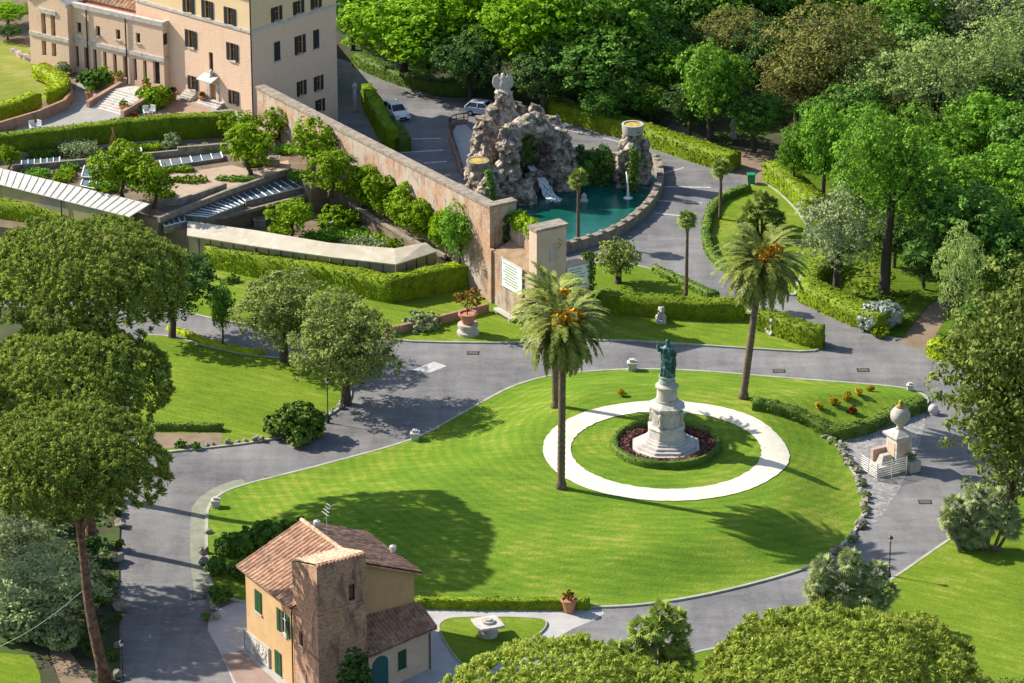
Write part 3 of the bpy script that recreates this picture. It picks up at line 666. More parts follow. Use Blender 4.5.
def build_main_lawn():
    from mathutils.geometry import delaunay_2d_cdt
    n = len(MI); vs = [Vector((p.x, p.y)) for p in MI]; x0, x1, y0, y1 = MA[:, 0].min(), MA[:, 0].max(), MA[:, 1].min(), MA[:, 1].max(); st_ = .75
    for i in range(int((x1-x0)/st_)+1):
        for j in range(int((y1-y0)/st_)+1):
            x, y = x0+i*st_+(j % 2)*st_*.5, y0+j*st_
            if in_lawn(x, y) and edge_dist(x, y) > .3: vs.append(Vector((x, y)))
    ov, oe, of = delaunay_2d_cdt(vs, [(i, (i+1) % n) for i in range(n)], [], 1, 1e-4)[:3]
    b = MB(); b.add([(v.x, v.y, lawn_z(v.x, v.y)) for v in ov], [tuple(f) for f in of]); structure(b.build('lawn', M['lawn'], smooth=True))
    k = MB(); vs = []
    for P_, Q_ in zip(MP, MI):
        for q, zz in ((P_, -.04), (P_, .145), (Q_, .145), (Q_, -.04)): vs.append((q.x, q.y, zz))
    k.add(vs, [(a*4+j, b_*4+j, b_*4+j+1, a*4+j+1) for a in range(n) for b_ in [(a+1) % n] for j in range(3)]); structure(k.build('kerb', M['kerb']))
build_main_lawn()
WALK = [(190, 520), (193, 503), (212, 488), (240, 478), (248, 483), (221, 495), (207, 508), (206, 525), (206, 560), (208, 605), (196, 606), (190, 560)]
sheet('footpath', WALK, .02, mat('mossy_gravel', (.27, .275, .22), 1, (.19, .20, .14), .9, .5, .3, 9), 1)
island('lawn', [(130, 335), (170, 334), (205, 345), (245, 354), (290, 358), (330, 366), (350, 383), (353, 398), (338, 410), (316, 422), (288, 436), (250, 443), (215, 447), (178, 451), (130, 455)], M['lawn_b'])
sheet('sand_patch', [(150, 433), (222, 433), (222, 446), (150, 449)], .135, M['dirt'], 0)
island('undergrowth', [(-110, 300), (100, 312), (129, 335), (129, 455), (122, 490), (119, 540), (119, 620), (122, 790), (-110, 790)], M['earth'], kerb=0)
sheet('lawn', [(-110, 652), (25, 652), (38, 664), (44, 700), (-110, 760)], .128, M['lawn_b'], 1)
sheet('dirt_path', [(44, 640), (62, 640), (105, 700), (75, 720)], .132, M['dirt'], 1)
island('lawn', [(-110, 300), (150, 300), (205, 318), (250, 325), (300, 331), (350, 336), (388, 339), (420, 342), (520, 343), (600, 339), (700, 345), (760, 349), (812, 352), (823, 347), (800, 333), (760, 315), (715, 298), (690, 287), (658, 270), (625, 262), (590, 262), (560, 275), (500, 280), (470, 280), (391, 285), (331, 275), (205, 250), (-110, 215)], M['lawn_b'], kerb=.2, smooth=1)
island('lawn', [(690, 652), (740, 642), (800, 625), (850, 603), (893, 577), (940, 544), (985, 514), (1040, 480), (1110, 455), (1110, 790), (540, 790), (590, 700), (640, 668)], M['lawn_b'], smooth=1)
PATH = [(414, 607), (600, 608), (606, 615), (562, 633), (520, 665), (470, 720), (425, 740), (428, 683), (436, 640), (430, 612)]
sheet('path', PATH, .006, M['gravel'], 1)
island('lawn', [(436, 628), (443, 619), (462, 616), (540, 617), (549, 622), (542, 633), (505, 655), (470, 668), (456, 660)], M['lawn_b'], kerb=.1, smooth=2)
sheet('gravel_yard', [(203, 622), (226, 604), (260, 596), (330, 596), (430, 606), (440, 660), (425, 740), (250, 760), (236, 690), (222, 655)], .01, M['gravel'], 1)
sheet('paved_apron', [(222, 655), (242, 650), (285, 690), (285, 740), (255, 720)], .014, mat('pink_paving', (.33, .235, .20), .9, (.25, .18, .155), 1), 0)
island('lawn', [(712, 206), (704, 222), (702, 240), (707, 256), (720, 269), (745, 281), (775, 290), (797, 297), (797, 285), (808, 268), (832, 252), (815, 235), (795, 205), (765, 180), (745, 187), (725, 196)], M['lawn_b'])
island('rough_grass', [(768, 178), (797, 205), (817, 235), (834, 252), (810, 268), (799, 285), (799, 297), (850, 322), (880, 332), (903, 338), (908, 330), (935, 296), (956, 300), (930, 345), (950, 357), (985, 362), (1110, 372), (1110, 120), (1000, 100), (850, 140)], M['rough'], z=.09, kerb=0, smooth=1)
# gravel court round the ball monument
sheet('gravel_court', [(838, 441), (865, 436), (896, 423), (925, 410), (925, 430), (905, 480), (880, 520), (864, 530), (868, 505), (861, 482), (847, 458)], .008, mat('grey_cobbles', (.27, .265, .26), .9, (.19, .185, .185), 1.2, .5, .5, 4, cells=(3.0, .3)), 1)
# ring of white gravel
RC = lat(666, 449.7); RO = 123.2*mpp(666, 450, RC.z); RI = 95.3*mpp(666, 450, RC.z); N_ = 280
def annulus(name, c, r0, r1, off, m, k=6):
    b = MB(); vs = []
    for j in range(k+1):
        for i in range(N_):
            a = 2*math.pi*i/N_; r = r0+(r1-r0)*j/k + .09*noise.noise(Vector((math.cos(a)*16, math.sin(a)*16, j*.8)))*(1 if j in (0, k) else 0); x, y = c.x+r*math.cos(a), c.y+r*math.sin(a); vs.append((x, y, lawn_z(x, y)+off))
    b.add(vs, [(j*N_+i, (j+1)*N_+i, (j+1)*N_+(i+1) % N_, j*N_+(i+1) % N_) for j in range(k) for i in range(N_)]); return structure(b.build(name, m))
annulus('ring_path', RC, RI, RO, .05, M['ring'])
# road paint and small iron covers
def paint(px, z=.012, name='road_marking'): return sheet(name, px, z, M['paint'], 0)
paint([(412, 370), (434, 361.5), (447, 366), (427, 374)])
for (x0, y0, x1, y1) in [(394, 139.2, 441, 138.2), (401, 152.6, 443, 150), (424, 163, 447, 161.3), (444, 175.5, 450, 174.8), (657, 186.5, 711, 187.4), (661, 174, 684, 167.5), (658, 200.5, 702, 203), (655, 213, 684, 216), (560, 128, 590, 135), (600, 137, 640, 147)]:
    t = .55; paint([(x0, y0-t), (x1, y1-t), (x1, y1+t), (x0, y0+t)])
for i, (x, y, l) in enumerate([(473, 353, 'rusty rectangular drain cover in the road near the potted tree'), (271, 478.5, 'small iron cover in the road beside the lawn kerb'), (199, 597, 'brown drain cover in the walk left of the lawn'), (925, 502, 'square iron cover in the road below the ball monument'), (779, 371, 'small iron cover in the road behind the statue'), (863, 370, 'iron cover in the road near the gold shrubs')]):
    k = MB(); k.bx(-.55, .55, -.4, .4, 0, .02); k.bx(-.45, .45, -.3, .3, .02, .028, 1)
    tag(k.build('drain_cover', [M['metal'], mat('rusty_iron', (.13, .10, .09), .8, (.08, .06, .055), 3)], None, at(x, y, .006 if i != 2 else .024)), l, 'drain cover', 'iron covers in the paving')

# terraces of the kitchen garden
TZ = 1.2
b = MB(); b.prism([(p.x, p.y) for p in [at(-110, 212, TZ), at(100, 240, TZ), at(205, 249, TZ), at(331, 272, TZ), at(391, 284, TZ), at(462, 266, TZ), WF.wld(-.3, 7), WF.wld(-.3, 30), at(100, 150, TZ), at(-110, 150, TZ)]], -.05, TZ); structure(b.build('terrace', M['soil']))
b = MB(); b.prism([(p.x, p.y) for p in [at(-110, 196, 4), at(0, 178, 4), at(158, 220, 4), at(227, 193, 4), at(291, 172, 4), at(311, 189, 4), at(330, 186, 4), at(362, 193, 4), WF.wld(-.2, 28), WF.wld(-.2, 44.5), at(253, 110, 4), at(337, 60, 4), Vector((-30, 420, 0)), Vector((-110, 440, 0))]], -.05, 4.0); structure(b.build('terrace', M['soil']))
b = MB(); b.prism([(p.x, p.y) for p in [at(338, 196, 2.5), at(346, 203, 2.5), at(372, 219, 2.5), at(400, 236, 2.5), at(428, 252, 2.5), at(446, 256, 2.5), WF.wld(-.3, 8), WF.wld(-.3, 34)]], -.05, 2.5); structure(b.build('terrace', M['soil']))
b = MB(); b.prism([(p.x, p.y) for p in [at(161, 226, 2.9), at(158, 221, 2.9), at(227, 194, 2.9), at(296, 172, 2.9), at(312, 192, 2.9), at(204, 223, 2.9), at(190, 232, 2.9)]], -.05, 2.9); structure(b.build('terrace', M['soil']))
sheet('sand_bed', [(163, 176), (232, 165), (250, 170), (288, 160), (290, 168), (226, 189), (180, 203), (165, 205)], 4.006, mat('sand', (.42, .32, .24), 1, (.33, .25, .18), .8), 0)
sheet('garden_path', [(326, 196), (352, 190), (440, 240), (446, 258), (428, 258), (404, 250), (372, 228), (340, 214)], TZ+.006, mat('garden_gravel', (.38, .31, .25), 1, (.28, .22, .17), .8), 1)
sheet('garden_bed', [(300, 205), (332, 208), (372, 230), (400, 246), (330, 246), (290, 234)], TZ+.012, M['soil'], 1)
sheet('court', [(-60, 152), (0, 136), (72, 104), (78, 78), (172, 94), (252, 112), (236, 122), (170, 128), (90, 140), (0, 152)], 4.01, mat('court_paving', (.34, .325, .305), .9, (.26, .25, .235), .6, .5, .3, 6), 0)
sheet('lawn', [(-110, 20), (0, 40), (28, 45), (32, 52), (20, 58), (40, 66), (60, 74), (68, 88), (48, 98), (0, 112), (-60, 128), (-110, 128)], 4.012, M['dry'], 1)
sheet('brick_court', [(155, 106), (172, 97), (208, 105), (214, 114), (180, 120), (140, 119)], 4.016, mat('brick_paving', (.36, .25, .19), .9, (.28, .19, .145), 1.2), 0)

# ================================================================== WALLS AND BUILDINGS
def wall_grid(b, o, u, Wd, Ht, holes, depth, nin, mi=0, z0=0.0):
    """rectangular wall with recessed openings (u0,u1,v0,v1) and their reveals"""
    us = sorted({0.0, Wd, *[h[0] for h in holes], *[h[1] for h in holes]}); vs = sorted({z0, Ht, *[h[2] for h in holes], *[h[3] for h in holes]})
    us = [x for x in us if 0 <= x <= Wd]; vs = [x for x in vs if z0 <= x <= Ht]
    q = lambda a, c, d=0.0: o + u*a + Vector((0, 0, c)) + nin*d
    for i in range(len(us)-1):
        for j in range(len(vs)-1):
            mu, mv = (us[i]+us[i+1])/2, (vs[j]+vs[j+1])/2
            if any(h[0] < mu < h[1] and h[2] < mv < h[3] for h in holes): continue
            b.quad(q(us[i], vs[j]), q(us[i+1], vs[j]), q(us[i+1], vs[j+1]), q(us[i], vs[j+1]), mi)
    for h in holes:
        a, c, e, f = h
        for (p, r_) in (((a, e), (c, e)), ((c, e), (c, f)), ((c, f), (a, f)), ((a, f), (a, e))):
            b.quad(q(*p), q(*r_), q(*r_, depth), q(*p, depth), mi)
def window(root, o, u, nout, h, depth, shutters='open', sm='shutter', cat_label=None, sill=True, bars=True):
    """window part (pane in the recess) with frame, shutter and sill sub-parts; o,u in local coords"""
    a, c, e, f = h; z = Vector((0, 0, 1)); q = lambda x, y, d: o + u*x + z*y + nout*d
    def slab(b, x0, x1, y0, y1, d0, d1):
        vs = [q(x, y, d) for d in (d0, d1) for (x, y) in ((x0, y0), (x1, y0), (x1, y1), (x0, y1))]
        b.add(vs, [(3, 2, 1, 0), (4, 5, 6, 7), (0, 1, 5, 4), (1, 2, 6, 5), (2, 3, 7, 6), (3, 0, 4, 7)])
    b = MB(); slab(b, a, c, e, f, -depth-.03, -depth+.02); w = b.build('window', M['pane'], root)
    if bars:
        g = MB(); t = .06
        for (x0, x1, y0, y1) in ((a, a+t, e, f), (c-t, c, e, f), ((a+c)/2-t/2, (a+c)/2+t/2, e, f), (a, c, f-t, f), (a, c, e, e+t), (a, c, e+(f-e)*.62, e+(f-e)*.62+t*.7)): slab(g, x0, x1, y0, y1, -depth+.02, -depth+.06)
        g.build('frame', M['wood'] if sm == 'shutter_d' else M['white'], w)
    if sill:
        s = MB(); slab(s, a-.12, c+.12, e-.14, e-.01, -.05, .12); s.build('sill', M['stone'], w)
    wd_ = (c-a)/2
    def leaf(x0, x1):
        s = MB(); slab(s, x0, x1, e, f, .015, .07); k = int((f-e)/.13)
        for j in range(k):
            y = e+.06+(f-e-.1)*j/k; slab(s, x0+.05, x1-.05, y, y+.05, .07, .095)
        s.build('shutter', M[sm], w)
    if shutters == 'open': leaf(a-wd_*1.02, a-.02); leaf(c+.02, c+wd_*1.02)
    elif shutters == 'closed': leaf(a-.02, (a+c)/2-.01); leaf((a+c)/2+.01, c+.02)
    return w
def tiles(b, A, B_, Cc, Dd, pitch=.42, course=.9, amp=.06, mi=0):
    """corrugated tile surface; A->B along the eave, D->C along the ridge"""
    A, B_, Cc, Dd = map(Vector, (A, B_, Cc, Dd)); n = ((B_-A).cross(Dd-A)).normalized(); n = n if n.z > 0 else -n
    Wd = max((B_-A).length, (Cc-Dd).length); Ls = (Dd-A).length; nu = max(6, int(Wd/pitch)*6); nv = max(2, int(Ls/course))
    vs = []; rows = []
    for j in range(nv):
        for e in (0, 1): rows.append((j+e)/nv if e == 0 else (j+.999)/nv)
    for r_i, v in enumerate(rows):
        lift = .03 if r_i % 2 == 0 else .0
        for i in range(nu+1):
            u = i/nu; p = A.lerp(B_, u).lerp(Dd.lerp(Cc, u), v); jj = noise.noise(Vector((i//6*1.7, r_i//2*2.3, 3)))
            vs.append(p + n*(amp*math.cos(2*math.pi*u*(nu/6)) + lift + amp + .03*jj))
    fs = [(r_*(nu+1)+i, r_*(nu+1)+i+1, (r_+1)*(nu+1)+i+1, (r_+1)*(nu+1)+i) for r_ in range(len(rows)-1) for i in range(nu)]
    b.add(vs, fs, mi)
    t = n*.14; b.add([A-t, B_-t, Cc-t, Dd-t, A, B_, Cc, Dd], [(3, 2, 1, 0), (0, 1, 5, 4), (1, 2, 6, 5), (2, 3, 7, 6), (3, 0, 4, 7)], mi)

# ---- the long garden wall with its bastion
zc_ = height_at(WB, 202); WZ = 9.55
gw = empty('garden_wall', WB, WF.a); tag(gw, 'tall weathered brick wall climbing from the signs to the tan building', 'wall')
def strip_wall(b, pts, th, tops, z0=-.1, mi=0, out=-1):
    """pts local 2D line, thickness th to the +x side, tops per point"""
    for i in range(len(pts)-1):
        p, q = Vector((*pts[i], 0)), Vector((*pts[i+1], 0)); t = (q-p).normalized(); n = Vector((t.y, -t.x, 0))*th
        vs = [p, q, q+n, p+n]; a = [(v.x, v.y, z0) for v in vs] + [(vs[0].x, vs[0].y, tops[i]), (vs[1].x, vs[1].y, tops[i+1]), (vs[2].x, vs[2].y, tops[i+1]), (vs[3].x, vs[3].y, tops[i])]
        b.add(a, [(3, 2, 1, 0), (4, 5, 6, 7), (0, 1, 5, 4), (1, 2, 6, 5), (2, 3, 7, 6), (3, 0, 4, 7)], mi)
b = MB(); strip_wall(b, [(0, 0), (0, 45.5)], .9, [WZ-.2, 8.2]); b.build('long_wall', M['brick'], gw)
b2 = MB()   # coping, a cap sitting on the wall
vs = [(-.1, -.1, WZ-.2), (1.0, -.1, WZ-.2), (1.0, 45.6, 8.2), (-.1, 45.6, 8.2), (-.1, -.1, WZ+.05), (1.0, -.1, WZ+.05), (1.0, 45.6, 8.45), (-.1, 45.6, 8.45)]
b2.add(vs, [(3, 2, 1, 0), (4, 5, 6, 7), (0, 1, 5, 4), (1, 2, 6, 5), (2, 3, 7, 6), (3, 0, 4, 7)]); b2.build('coping', M['rubble'], gw)
# return at the corner (faces the viewer) and the inner wall set back
rx = 2.9
b = MB(); b.bx(.9, rx, 0, .8, -.1, WZ-.2); b.build('corner_return', M['brick'], gw)
b = MB(); b.bx(1.0, rx+.05, -.1, .9, WZ-.2, WZ+.05); b.build('coping', M['rubble'], gw)
b = MB(); b.bx(-.25, .2, -.6, -.002, -.1, 5.4); b.build('buttress', M['brick'], gw)
qy = WF.loc(at(537, 330)).y; qx = 0.0
inn = MB(); inn.bx(rx-.9, rx, qy+1.2, -.002, -.1, 7.9); inn.build('inner_wall', M['brick'], gw)
# lower wall with its broad eroded top
lw = MB(); vs = [(-.02, -.6, -.1), (-.02, qy+1.3, -.1), (rx-.9, qy+1.3, -.1), (rx-.9, -.6, -.1), (-.02, -.6, 5.2), (-.02, qy+1.3, 4.7), (rx-.9, qy+1.3, 5.5), (rx-.9, -.6, 6.0)]
lw.add(vs, [(0, 1, 2, 3), (7, 6, 5, 4), (4, 5, 1, 0), (5, 6, 2, 1), (6, 7, 3, 2), (7, 4, 0, 3)]); lw.build('lower_wall', M['brick'], gw)
lt = MB(); NN = 14; vs = []
for i in range(NN+1):
    for j in range(7):
        u, v = i/NN, j/6; x = -.1+(rx-.85)*v; y = -.55+(qy+1.3+.5)*u
        vs.append((x, y, (5.25+(4.75-5.25)*u)*(1-v)+(6.05-.5*u)*v + .12*noise.noise(Vector((x*1.2, y*1.2, 2)))))
lt.add(vs, [(i*7+j, (i+1)*7+j, (i+1)*7+j+1, i*7+j+1) for i in range(NN) for j in range(6)])
lt.build('eroded_top', mat('eroded_top', (.34, .24, .15), 1, (.22, .15, .09), 1, .5, .6, 5), gw)
pw = WF.hit(566, 300, 'y', qy).x
zt = 9.85
b = MB(); b.bx(-.05, pw, qy, qy+1.3, -.1, zt-.25); b.build('pier', M['pinkpl'], gw)
b = MB(); b.bx(-.2, pw+.15, qy-.15, qy+1.45, zt-.25, zt); b.build('pier_coping', M['rubble'], gw)
b = MB(); b.bx(pw*.42, pw*.66, qy-.04, qy+.0, 6.4, 7.7); b.build('stone_plaque', M['stone'], gw)
b = MB(); b.bx(pw, pw+2.6, qy+.1, qy+1.0, -.1, 5.7); b.build('sign_wall', M['pinkpl'], gw)
# text boards
def board(name, o, u, n, Wd, Ht, rows, label, seed):
    rr = random.Random(seed); z = Vector((0, 0, 1)); root = empty(name, o, 0); tag(root, label, 'notice board')
    def slab(b, x0, x1, y0, y1, d0, d1, mi=0):
        vs = [u*x+z*y+n*d for d in (d0, d1) for (x, y) in ((x0, y0), (x1, y0), (x1, y1), (x0, y1))]; b.add(vs, [(3, 2, 1, 0), (4, 5, 6, 7), (0, 1, 5, 4), (1, 2, 6, 5), (2, 3, 7, 6), (3, 0, 4, 7)], mi)
    b = MB(); slab(b, 0, Wd, 0, Ht, .03, .10); b.build('panel', M['board'], root)
    f = MB()
    for (x0, x1, y0, y1) in ((-.09, 0, -.09, Ht+.09), (Wd, Wd+.09, -.09, Ht+.09), (0, Wd, -.09, 0), (0, Wd, Ht, Ht+.09)): slab(f, x0, x1, y0, y1, .02, .14)
    f.build('frame', M['white_stone'], root)
    t = MB()
    for k in range(rows):
        y = Ht*(.86-.72*k/(rows-1)); x = Wd*(.16 if k % 3 else .08); e = Wd*rr.uniform(.62, .92)
        while x < e:
            w = rr.uniform(.07, .2); slab(t, x, x+w*.82, y, y+Ht*.035, .105, .112); x += w
    t.build('lettering', M['ink'], root); return root
zb = WF.hit(505, 300, 'x', -.02)
board('text_board', WF.wld(-.05, WF.hit(503, 275, 'x', 0).y, 2.6), -WF.y, -WF.x, 3.5, 2.6, 8, 'large white text board on the lower wall beside the potted tree', 3)
board('text_board', WF.wld(pw+.15, qy+.1, 3.1), WF.x, -WF.y, 2.3, 2.3, 7, 'smaller white text board right of the pink pier', 4)
o = MB(); o.bx(-.35, .35, -1.6, 1.6, .34, .46); o.bx(-.28, .28, -1.3, -1.0, 0, .34); o.bx(-.28, .28, 1.0, 1.3, 0, .34)
tag(o.build('stone_bench', M['stone'], None, WF.wld(-1.0, -4.2, .1)), 'low stone bench at the foot of the wall with the white board', 'bench').rotation_euler.z = WF.a
# ivy and vines
def ivy(name, pts, leaf, label, seed, size=.17, cat='climbing plant'):
    """pts: (x,y,z,r,n) in world"""
    r = np.random.default_rng(seed); V, F = [], []; k = 0; o0 = Vector(pts[0][:3])
    for (x, y, z, rad, n) in pts:
        d = unit(r.normal(size=(n, 3))); p = d*rad*r.uniform(.3, 1.0, (n, 1)) + np.array([x, y, z]) - np.array(o0); v, f = cards(r, p, d+np.array([0, -.2, .3]), size, .7); V.append(v); F.append(f+k); k += len(v)
    return tag(link(name, np_mesh(name, np.vstack(V), np.vstack(F), L_[leaf]), None, o0), label, cat)
pts = []
for i in range(13):
    t = i/12; p = WF.wld(rx-.4+.35*math.sin(i*1.9), -.3 + (qy+1.0)*t, 7.95+.25*math.sin(i*2.3)); pts.append((p.x, p.y, p.z, .85, 320))
ivy('climbing_vine', pts, 'citrus', 'bright green vine spilling over the wall top beside the pool', 5)
p = WF.wld(1.85, -.1); ivy('ivy', [(p.x+.1*math.sin(i), p.y, .9*i+2.5, .5, 150) for i in range(7)], 'dark', 'dark narrow ivy hanging down the wall corner', 6)
pp = WF.wld(pw+2.7, qy+.5); ivy('ivy', [(pp.x, pp.y, .6*i+.3, .75, 240) for i in range(10)], 'hedge_d', 'column of ivy at the right end of the sign wall', 7)

# ---- tan building (block with dark shutters)
K = at(253, 116, 4); A_ = at(178, 93.5, 4); ya = (A_-K).normalized(); BF = Frame((K.x, K.y, 0), math.atan2(-ya.x, ya.y)); LA = (A_-K).length
LB = BF.hit(337, 60, 'y', 0).x; TOP = 18.5
bl = empty('brick_palazzo', (K.x, K.y, 0), BF.a); tag(bl, 'tall tan brick building with dark shutters above the garden wall', 'building')
zc1 = BF.hit(253, 32.5, 'x', 0).z
def hole(fr, axis, c, px, py, w, h):   # window at a pixel, its size in metres
    q = fr.hit(px, py, axis, c); u = q.y if axis == 'x' else q.x; return (u-w/2, u+w/2, q.z-h/2, q.z+h/2)
HA = [hole(BF, 'x', 0, x, y, w, h) for (x, y, w, h) in ((188.5, 4, .85, 1.9), (207.5, 9.5, .85, 1.9), (230, 16.5, .85, 1.9), (191, 39, .85, 1.9), (232.5, 52, .85, 1.9), (193, 83, .75, 1.5), (234, 97.5, .75, 1.5))]
NIC = hole(BF, 'x', 0, 211, 62, .6, 2.1); DOOR = hole(BF, 'x', 0, 213.5, 94, .95, 2.3)
HB = [(hole(BF, 'y', 0, x, y, w, h), s) for (x, y, w, h, s) in ((276.5, 15.5, .8, 1.9, 'open'), (298.5, 9.5, .8, 1.9, 'open'), (316, 5, .8, 1.9, 'open'), (277, 51, .8, 2.0, 'closed'), (300, 44.5, .8, 2.0, 'open'), (316, 39, .8, 2.0, 'closed'), (301.5, 88, .7, 1.6, 'open'), (318.5, 83, .7, 1.6, 'open'), (320, 105.5, .7, 1.4, 'open'))]
uy, ux = Vector((0, 1, 0)), Vector((1, 0, 0)); O0 = Vector((0, 0, 0))
def split_wall(name, o, u, Wd, nin, holes):
    lo = MB(); wall_grid(lo, o, u, Wd, zc1, [h for h in holes if h[3] < zc1], .22, nin, 0, -.1); lo.build(name, M['facade'], bl)
    hi = MB(); wall_grid(hi, o, u, Wd, TOP, [h for h in holes if h[2] > zc1], .22, nin, 0, zc1); hi.build(name, M['plaster_top'], bl)
HB = [((a, c, max(e, zc1+.3), f) if f > zc1+.6 else (a, c, e, f), s_) for (a, c, e, f), s_ in HB]
split_wall('wall', O0, uy, LA+6, ux, HA+[NIC, DOOR]); split_wall('wall', O0, ux, LB, uy, [h for h, s in HB])
b = MB(); b.quad((LB, 0, -.1), (LB, LA+6, -.1), (LB, LA+6, TOP), (LB, 0, TOP)); b.quad((0, LA+6, -.1), (LB, LA+6, -.1), (LB, LA+6, TOP), (0, LA+6, TOP)); b.build('wall', M['facade'], bl)
b = MB(); b.bx(-.1, -.003, -.1, LA+6, zc1-.15, zc1+.15); b.bx(-.003, LB+.05, -.1, -.003, zc1-.15, zc1+.15); b.build('string_course', M['white_stone'], bl)
b = MB(); b.bx(-1.0, LB+1, -1, LA+7, TOP, TOP+.3); b.bx(-.2, LB+.2, -.2, LA+6.2, TOP+.3, TOP+1); b.build('roof', M['tile'], bl)
for h in HA: window(bl, O0, uy, -ux, h, .2, 'open', 'shutter_d')
for h, s in HB: window(bl, O0, ux, -uy, h, .2, s, 'shutter_d')
window(bl, O0, uy, -ux, NIC, .2, None, 'shutter_d', bars=False)
b = MB(); b.bx(.15, .2, DOOR[0], DOOR[1], DOOR[2], DOOR[3]); dr = b.build('door', M['wood'], bl)
b = MB(); b.bx(-.12, -.002, DOOR[0]-.4, DOOR[0], DOOR[2], DOOR[3]+.2); b.bx(-.12, -.002, DOOR[1], DOOR[1]+.4, DOOR[2], DOOR[3]+.2); b.bx(-.12, -.002, DOOR[0], DOOR[1], DOOR[3], DOOR[3]+.2); b.build('door_surround', M['white_stone'], dr)
b = MB(); dm = (DOOR[0]+DOOR[1])/2; b.add([(0, dm-.9, DOOR[3]+.9), (0, dm+1.3, DOOR[3]+.9), (-1.2, dm+1.3, DOOR[3]+.45), (-1.2, dm-.9, DOOR[3]+.45), (0, dm-.9, DOOR[3]+.98), (0, dm+1.3, DOOR[3]+.98), (-1.2, dm+1.3, DOOR[3]+.53), (-1.2, dm-.9, DOOR[3]+.53)], [(3, 2, 1, 0), (4, 5, 6, 7), (0, 1, 5, 4), (1, 2, 6, 5), (2, 3, 7, 6), (3, 0, 4, 7)]); b.build('canopy', M['zinc'], bl)
b = MB(); b.lathe([(.3, 0), (.34, .25), (.16, .5), (.22, .8), (.1, 1.1)], (-.25, dm, NIC[2]-.75), 10); b.build('carved_finial', M['white_stone'], bl, smooth=True)
b = MB()
for k in range(3): b.bx(-.5-.35*(2-k), -.5-.35*(2-k)+.36, dm-1.6, dm+1.6, 4, 4.2+.15*k)
b.bx(-.5+.0, -.002, dm-1.6, dm+1.6, 4, 4.52); b.build('doorstep', M['white_stone'], bl)
b = MB(); b.tube([(-.08, -.08, .2), (-.08, -.08, TOP)], .07, 6); b.build('drainpipe', M['metal'], bl)

# ---- long low wing with slot windows
C2 = at(165, 93, 4); C1 = at(75, 72, 4); yc = (C1-C2).normalized(); CF = Frame((C2.x, C2.y, 0), math.atan2(-yc.x, yc.y)); LC = (C1-C2).length
wg = empty('convent_wing', (C2.x, C2.y, 0), CF.a); tag(wg, 'long low brick wing with tall slot windows and white bands, upper left', 'building')
zpar = CF.hit(165, 27, 'x', 0).z; zband = CF.hit(165, 60, 'x', 0).z
HU = [hole(CF, 'x', 0, x, y, .6, 1.1) for x, y in ((79, 27.5), (98, 31), (118, 34.5), (138, 38))]
HS = [hole(CF, 'x', 0, x, y, .5, 2.4) for x, y in ((77, 56.5), (86, 58), (95, 60), (105, 62.5), (115, 65), (125, 67), (135, 69.5), (145, 71.5))] + [hole(CF, 'x', 0, 156.5, 73, .9, 2.5)]
HS = [(a, c, e, min(f, zband-.25)) for a, c, e, f in HS]
b = MB(); wall_grid(b, O0, uy, LC, zpar, HU+HS, .4, ux, 0, 3.9)
b.quad((0, 0, 3.9), (9, 0, 3.9), (9, 0, zpar), (0, 0, zpar)); b.build('wall', M['facade'], wg)
for h in HU: window(wg, O0, uy, -ux, h, .3, None, 'shutter_d', bars=False)
for h in HS: window(wg, O0, uy, -ux, h, .38, None, 'shutter_d', sill=False, bars=False)
b = MB(); b.bx(-.12, -.003, -.12, LC, zband-.22, zband+.22); b.bx(-.003, 2.5, -.12, -.003, zband-.22, zband+.22); b.build('string_course', M['white_stone'], wg)
b = MB(); b.bx(-.15, .35, -.15, LC, zpar, zpar+.5); b.bx(.35, 9, -.15, .35, zpar, zpar+.5); b.build('parapet', M['white_stone'], wg)
b = MB(); b.bx(.35, 9, .35, LC+4, zpar-.3, zpar+.02); b.build('roof_terrace', M['terrace'], wg)
b = MB(); tiles(b, (1.9, .3, zpar+.2), (1.9, LC+1, zpar+.2), (9.5, LC+1, zpar+3.8), (9.5, .3, zpar+3.8), .5, .8, .1); b.build('tiled_roof', M['tile_l'], wg)
b = MB(); b.bx(2.2, 9.5, .2, LC+1, zpar+.02, zpar+.2); b.build('attic_wall', M['white_stone'], wg)
hq = CF.hit(165, 39, 'y', 0)
b = MB(); b.bx(hq.x-.3, hq.x+.3, -.03, .02, hq.z-.6, hq.z+.6); b.build('window', M['pane'], wg)
for x in (CF.hit(88, 40, 'x', 0).y, CF.hit(127, 50, 'x', 0).y):
    b = MB(); b.tube([(-.12, x, 4), (-.12, x, zpar)], .07, 6); b.build('drainpipe', M['metal'], wg)
# gabled bay at the wing's left end
y0b = LC; y1b = CF.hit(31, 60, 'x', -.8).y
hb = [hole(CF, 'x', -.8, x, y, .62, h) for x, y, h in ((43.5, 24, 2.5), (53, 26, 2.4), (44, 48, 1.7), (54, 50, 1.5))]
hb = [(a-y0b, c-y0b, e, f) for a, c, e, f in hb]; zg = CF.hit(68, 8, 'x', -.8).z
b = MB(); ob = Vector((-.8, y0b, 0)); wall_grid(b, ob, uy, y1b-y0b, zg, hb, .6, ux, 0, 3.0)
b.quad((-.8, y0b, 3), (0, y0b, 3), (0, y0b, zg), (-.8, y0b, zg)); b.quad((-.8, y1b, 3), (8, y1b, 3), (8, y1b, zg), (-.8, y1b, zg))
ym = (y0b+y1b)/2; b.add([(-.8, y0b, zg), (-.8, y1b, zg), (-.8, ym, zg+1.6)], [(0, 1, 2)]); b.build('bay_wall', M['facade'], wg)
for h in hb: window(wg, ob, uy, -ux, h, .58, None, 'shutter_d', sill=False, bars=False)
